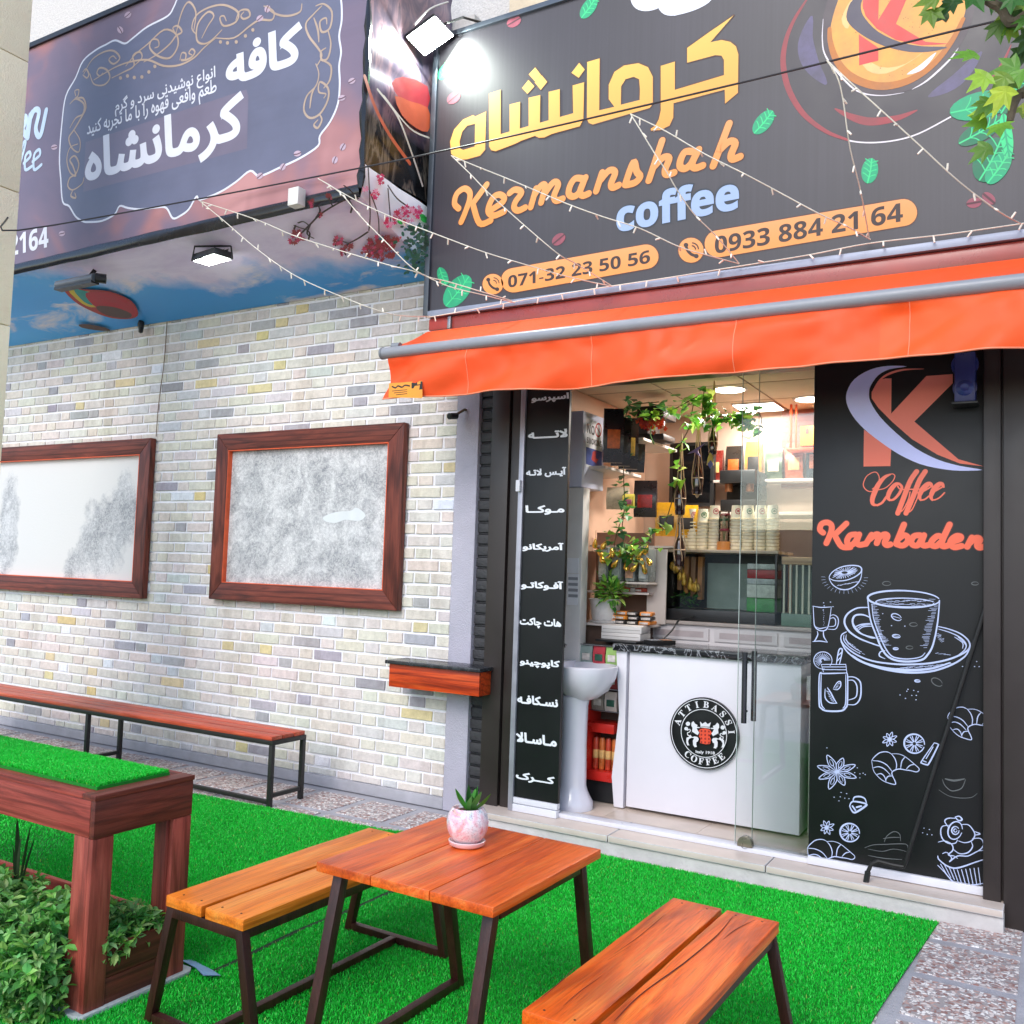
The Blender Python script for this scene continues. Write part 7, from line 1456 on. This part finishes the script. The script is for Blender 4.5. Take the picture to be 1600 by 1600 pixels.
# ============================================================ artificial turf
def turf(name, poly, z, n, h, seed, label=None, parent=None, kind='stuff', backing=True, bmul=1., gap=None):
    rng = np.random.default_rng(seed); P = np.array(poly, float); lo, hi = P.min(0), P.max(0)
    pt = lo+(hi-lo)*rng.random((int(n*1.0), 2)); ins = np.zeros(len(pt), bool); j = len(P)-1
    for i in range(len(P)):
        a, b = P[i], P[j]; c = ((a[1] > pt[:, 1]) != (b[1] > pt[:, 1])) & (pt[:, 0] < (b[0]-a[0])*(pt[:, 1]-a[1])/(b[1]-a[1]+1e-12)+a[0]); ins ^= c; j = i
    if gap:
        for a, b in zip(gap[:-1], gap[1:]):
            a, b = np.array(a[:2]), np.array(b[:2]); d = b-a; u = np.clip(((pt-a)@d)/(d@d), 0, 1); ins &= np.linalg.norm(pt-a-u[:, None]*d, axis=1) > .0125
    pt = pt[ins]; k = len(pt); a = rng.random(k)*6.283; hh = h*rng.uniform(.6, 1.15, k); le = h*.75*rng.random(k)**.7; b_ = rng.random(k)*6.283; w = .0013*rng.uniform(.8, 1.4, k)*bmul
    ux, uy = np.cos(a)*w, np.sin(a)*w; tx, ty = np.cos(b_)*le, np.sin(b_)*le; zz = np.full(k, z)
    V = np.stack([np.stack([pt[:, 0]-ux, pt[:, 1]-uy, zz], 1), np.stack([pt[:, 0]+ux, pt[:, 1]+uy, zz], 1), np.stack([pt[:, 0]+ux*.8+tx*.45, pt[:, 1]+uy*.8+ty*.45, zz+hh*.62], 1), np.stack([pt[:, 0]-ux*.8+tx*.45, pt[:, 1]-uy*.8+ty*.45, zz+hh*.62], 1), np.stack([pt[:, 0]+tx, pt[:, 1]+ty, zz+hh*.95], 1)], 1).reshape(-1, 3)
    off = wl(parent); V -= np.array(off)
    me = bpy.data.meshes.new(name); me.vertices.add(k*5); me.vertices.foreach_set('co', V.astype(np.float32).ravel())
    idx = np.arange(k)[:, None]*5+np.array([[0, 1, 2, 3, 3, 2, 4]]); me.loops.add(k*7); me.loops.foreach_set('vertex_index', idx.ravel().astype(np.int32))
    me.polygons.add(k*2); st = (np.arange(k)[:, None]*7+np.array([[0, 4]])).ravel(); me.polygons.foreach_set('loop_start', st.astype(np.int32))
    try: me.polygons.foreach_set('loop_total', np.tile([4, 3], k).astype(np.int32))
    except Exception: pass
    me.update(calc_edges=True); me.validate()
    ca = me.color_attributes.new('tint', 'FLOAT_COLOR', 'POINT'); col = np.ones((k*5, 4), np.float32); pal = np.array([lin('14cf36'), lin('0ebc2e'), lin('1ae242'), lin('0cab28'), lin('44e854')]); c = (pal[rng.integers(0, 5, k)]*.6+pal.mean(0)*.4)*rng.uniform(.88, 1.12, (k, 1)); c *= np.array([.93+.22*noise.noise((float(a_)*1.3, float(b2)*1.3, 3)) for a_, b2 in pt])[:, None]; rare = rng.random(k) < .012; c[rare] = lin('9ab84a'); col[:, :3] = np.repeat(c, 5, 0); ca.data.foreach_set('color', col.ravel())
    me.materials.append(colattr('turf_blade', .45, 0, var=.05, spec=.35)); o = bpy.data.objects.new(name, me); COL.objects.link(o); o.parent = parent
    if kind: o['kind'] = kind
    return o
SEAM = '318,1522 360,1506 470,1452 540,1425 600,1398 634,1384'
base = M('turf_backing', '0a7a1c', .9, var=.2, scale=60)
tpoly = [(-9.3, 4.72), (-7.7, 4.7), (-5.1, 4.495), (-3.5, 4.585), (-2.6, 4.93), (-.47, 4.935), (-.56, 3.9), (-.66, 2.4), (-.8, .9), (-9.3, .9)]
q = MB(); q.prism([(x_, y_, -.001) for x_, y_ in tpoly], (0, 0, .004)); struct(q.build('turf', base))
o = turf('artificial_grass', [(-5.6, 4.53), (-5.1, 4.495), (-3.5, 4.585), (-2.6, 4.93), (-.47, 4.935), (-.56, 3.9), (-.66, 2.4), (-.7, 1.7), (-3.6, 1.7)], .003, 620000, .0125, 1, gap=smooth([Zp(*p_, .006) for p_ in pts(SEAM)], 3)); o['label'] = 'bright green artificial grass laid in front of the café'
o = turf('artificial_grass', [(-9.3, 4.72), (-7.7, 4.7), (-5.6, 4.53), (-3.6, 1.7), (-9.3, 1.7)], .003, 170000, .014, 2, bmul=1.6)
q = MB(); stp = PZ(.0062); stroke(q, SEAM, .024, stp, 0, n=3); struct(q.build('turf_seam', M('seam_dark', '0c2f12', .95)))
q = MB(); P = [Zp(283, 1500, .012), Zp(306, 1512, .03), Zp(318, 1524, .035), Zp(345, 1524, .018), Zp(330, 1514, .006), Zp(300, 1499, .006)]; q.poly(P); q.poly([p-Vector((0, 0, .002)) for p in P[::-1]])
prop(q.build('turf_flap', M('flap_blue', '6f9ac0', .6), None), 'curled pale blue underside of a turf corner beside the planter', 'turf corner')
turf('turf_inset', [(XA, Y0+.058), (XB-.075, Y0+.058), (XB-.075, Y1-.058), (XA, Y1-.058)], .772, 150000, .013, 5, None, PLN)
q = MB(); q.box(XA, XB-.072, Y0+.056, Y1-.056, .7425, .772); q.build('turf_mat', base, PLN)
# ============================================================ street tree whose branch hangs into view
TR = thing('street_tree', 'broad-leaved street tree whose lobed leaves hang in at the upper right', 'tree', (1.6, 2.2, 0)); bark = M('bark', '5f5446', .9, var=.3, scale=12, bump=1, bscale=30)
q = MB(); q.tube([(1.6, 2.2, -.05), (1.58, 2.22, 1.2), (1.62, 2.25, 2.6), (1.7, 2.4, 4.2), (1.75, 2.45, 6)], [.19, .16, .14, .11, .06], 14); q.build('trunk', bark, TR, sm=True)
q = MB(); tips = []
for P in ([(1.62, 2.25, 2.7), (1.2, 2.6, 3.3), (.7, 2.95, 3.65), (.35, 3.2, 3.8), Yp(1610, 20, 3.3), Yp(1560, 10, 3.3), Yp(1510, -20, 3.32)], [(1.62, 2.25, 2.7), (1.1, 2.7, 3.1), (.55, 3.05, 3.4), (.25, 3.2, 3.55), Yp(1625, 120, 3.25), Yp(1590, 150, 3.25), Yp(1578, 190, 3.25)], [(.7, 2.95, 3.65), (.4, 3.1, 4.05), (.1, 3.2, 4.15), (-.2, 3.3, 4.1)], [(1.7, 2.4, 4.2), (1.2, 2.4, 4.9), (.7, 2.7, 5.2)], [(1.7, 2.4, 4.2), (2.3, 2.2, 4.9), (2.8, 2.0, 5.2)], [(1.75, 2.45, 5), (1.9, 3.0, 5.6), (2.0, 3.3, 5.9)]):
    P = smooth(P, 5); q.tube(P, [.035*(1-.8*i/len(P))+.003 for i in range(len(P))], 7); tips.append(P)
q.build('limb', bark, TR, sm=True)
q = MB(); rr = random.Random(17); GL_ = [lin('4f7a2c'), lin('6f9a34'), lin('3c6428'), lin('a8c83c'), lin('8cb43a')]
def lobed(q, p, d, s, tint):
    up = Vector((rr.uniform(-.6, .6), -1, rr.uniform(.0, .7))).normalized(); sd = d.cross(up).normalized(); up = sd.cross(d); pr = []
    for a, r in ((0, 1), (14, .62), (26, .5), (40, .84), (54, .56), (66, .44), (86, .6), (108, .34), (150, .2)): pr.append((a, r))
    out = [(RD(a), r) for a, r in pr]+[(RD(-a), r) for a, r in pr[::-1][:-1]]
    V = [p+d*s*.2]+[p+d*s*(.2+r*math.cos(a)*.8)+sd*s*r*math.sin(a)*.8+up*s*.12*(abs(math.sin(a))-.9*r*r)*.6 for a, r in out]; n = len(out)
    q.add(V, [(0, 1+i, 1+(i+1) % n) for i in range(n)], 0, tuple(k*rr.uniform(.8, 1.25) for k in tint))
for j, P in enumerate(tips):
    for k in range((34, 26, 12)[j] if j < 3 else 130):
        i = int((.35+.65*rr.random()**.7)*(len(P)-1)) if j < 3 else rr.randrange(len(P)); sp_ = (.13, .12, .12, .5, .5, .5)[j]
        p = P[i]+Vector((rr.gauss(0, 1), rr.gauss(0, 1), rr.gauss(0, .9)))*sp_*.6
        d = Vector((rr.uniform(-.9, .4), rr.uniform(-.5, .3), rr.uniform(-1, .1))).normalized(); lobed(q, p, d, rr.uniform(.07, .115), rr.choice(GL_[:3] if j != 1 else GL_[3:]+GL_[1:2]))
q.build('crown', lfm, TR)

# ---- sub-parts hang on the part they belong to (parts share their thing's origin, so nothing moves)
SUBS = {'lock_cylinder': 'floor_lock', 'pane_edge': 'glass_pane', 'emblem_print': 'emblem', 'emblem_shield': 'emblem', 'hem': 'valance', 'seam': 'valance', 'maker_label': 'valance', 'driver': 'cabinet', 'group_head': 'body', 'soil': 'pot', 'turf_inset': 'turf_mat', 'wood_crack': 'seat_plank', 'keypad': 'body', 'screen': 'body', 'plaque_outline': 'plaque_print', 'saucer_rim': 'saucer_print', 'latch': 'side_rail', 'printed_line': 'sheet', 'lens': 'housing', 'reflector': 'housing', 'end_cap': 'front_bar', 'tap': 'basin', 'notice': 'body', 'no_smoking_ring': 'body'}
for o in list(COL.objects):
    b_ = o.name.split('.')[0]
    if b_ in SUBS and o.parent and not o.parent.parent:
        for p in o.parent.children:
            if p.name.split('.')[0] == SUBS[b_] and p is not o and not p.children_recursive and p.location.length < 1e-6 or (p.name.split('.')[0] == SUBS[b_] and p.location.length < 1e-6): o.parent = p; break
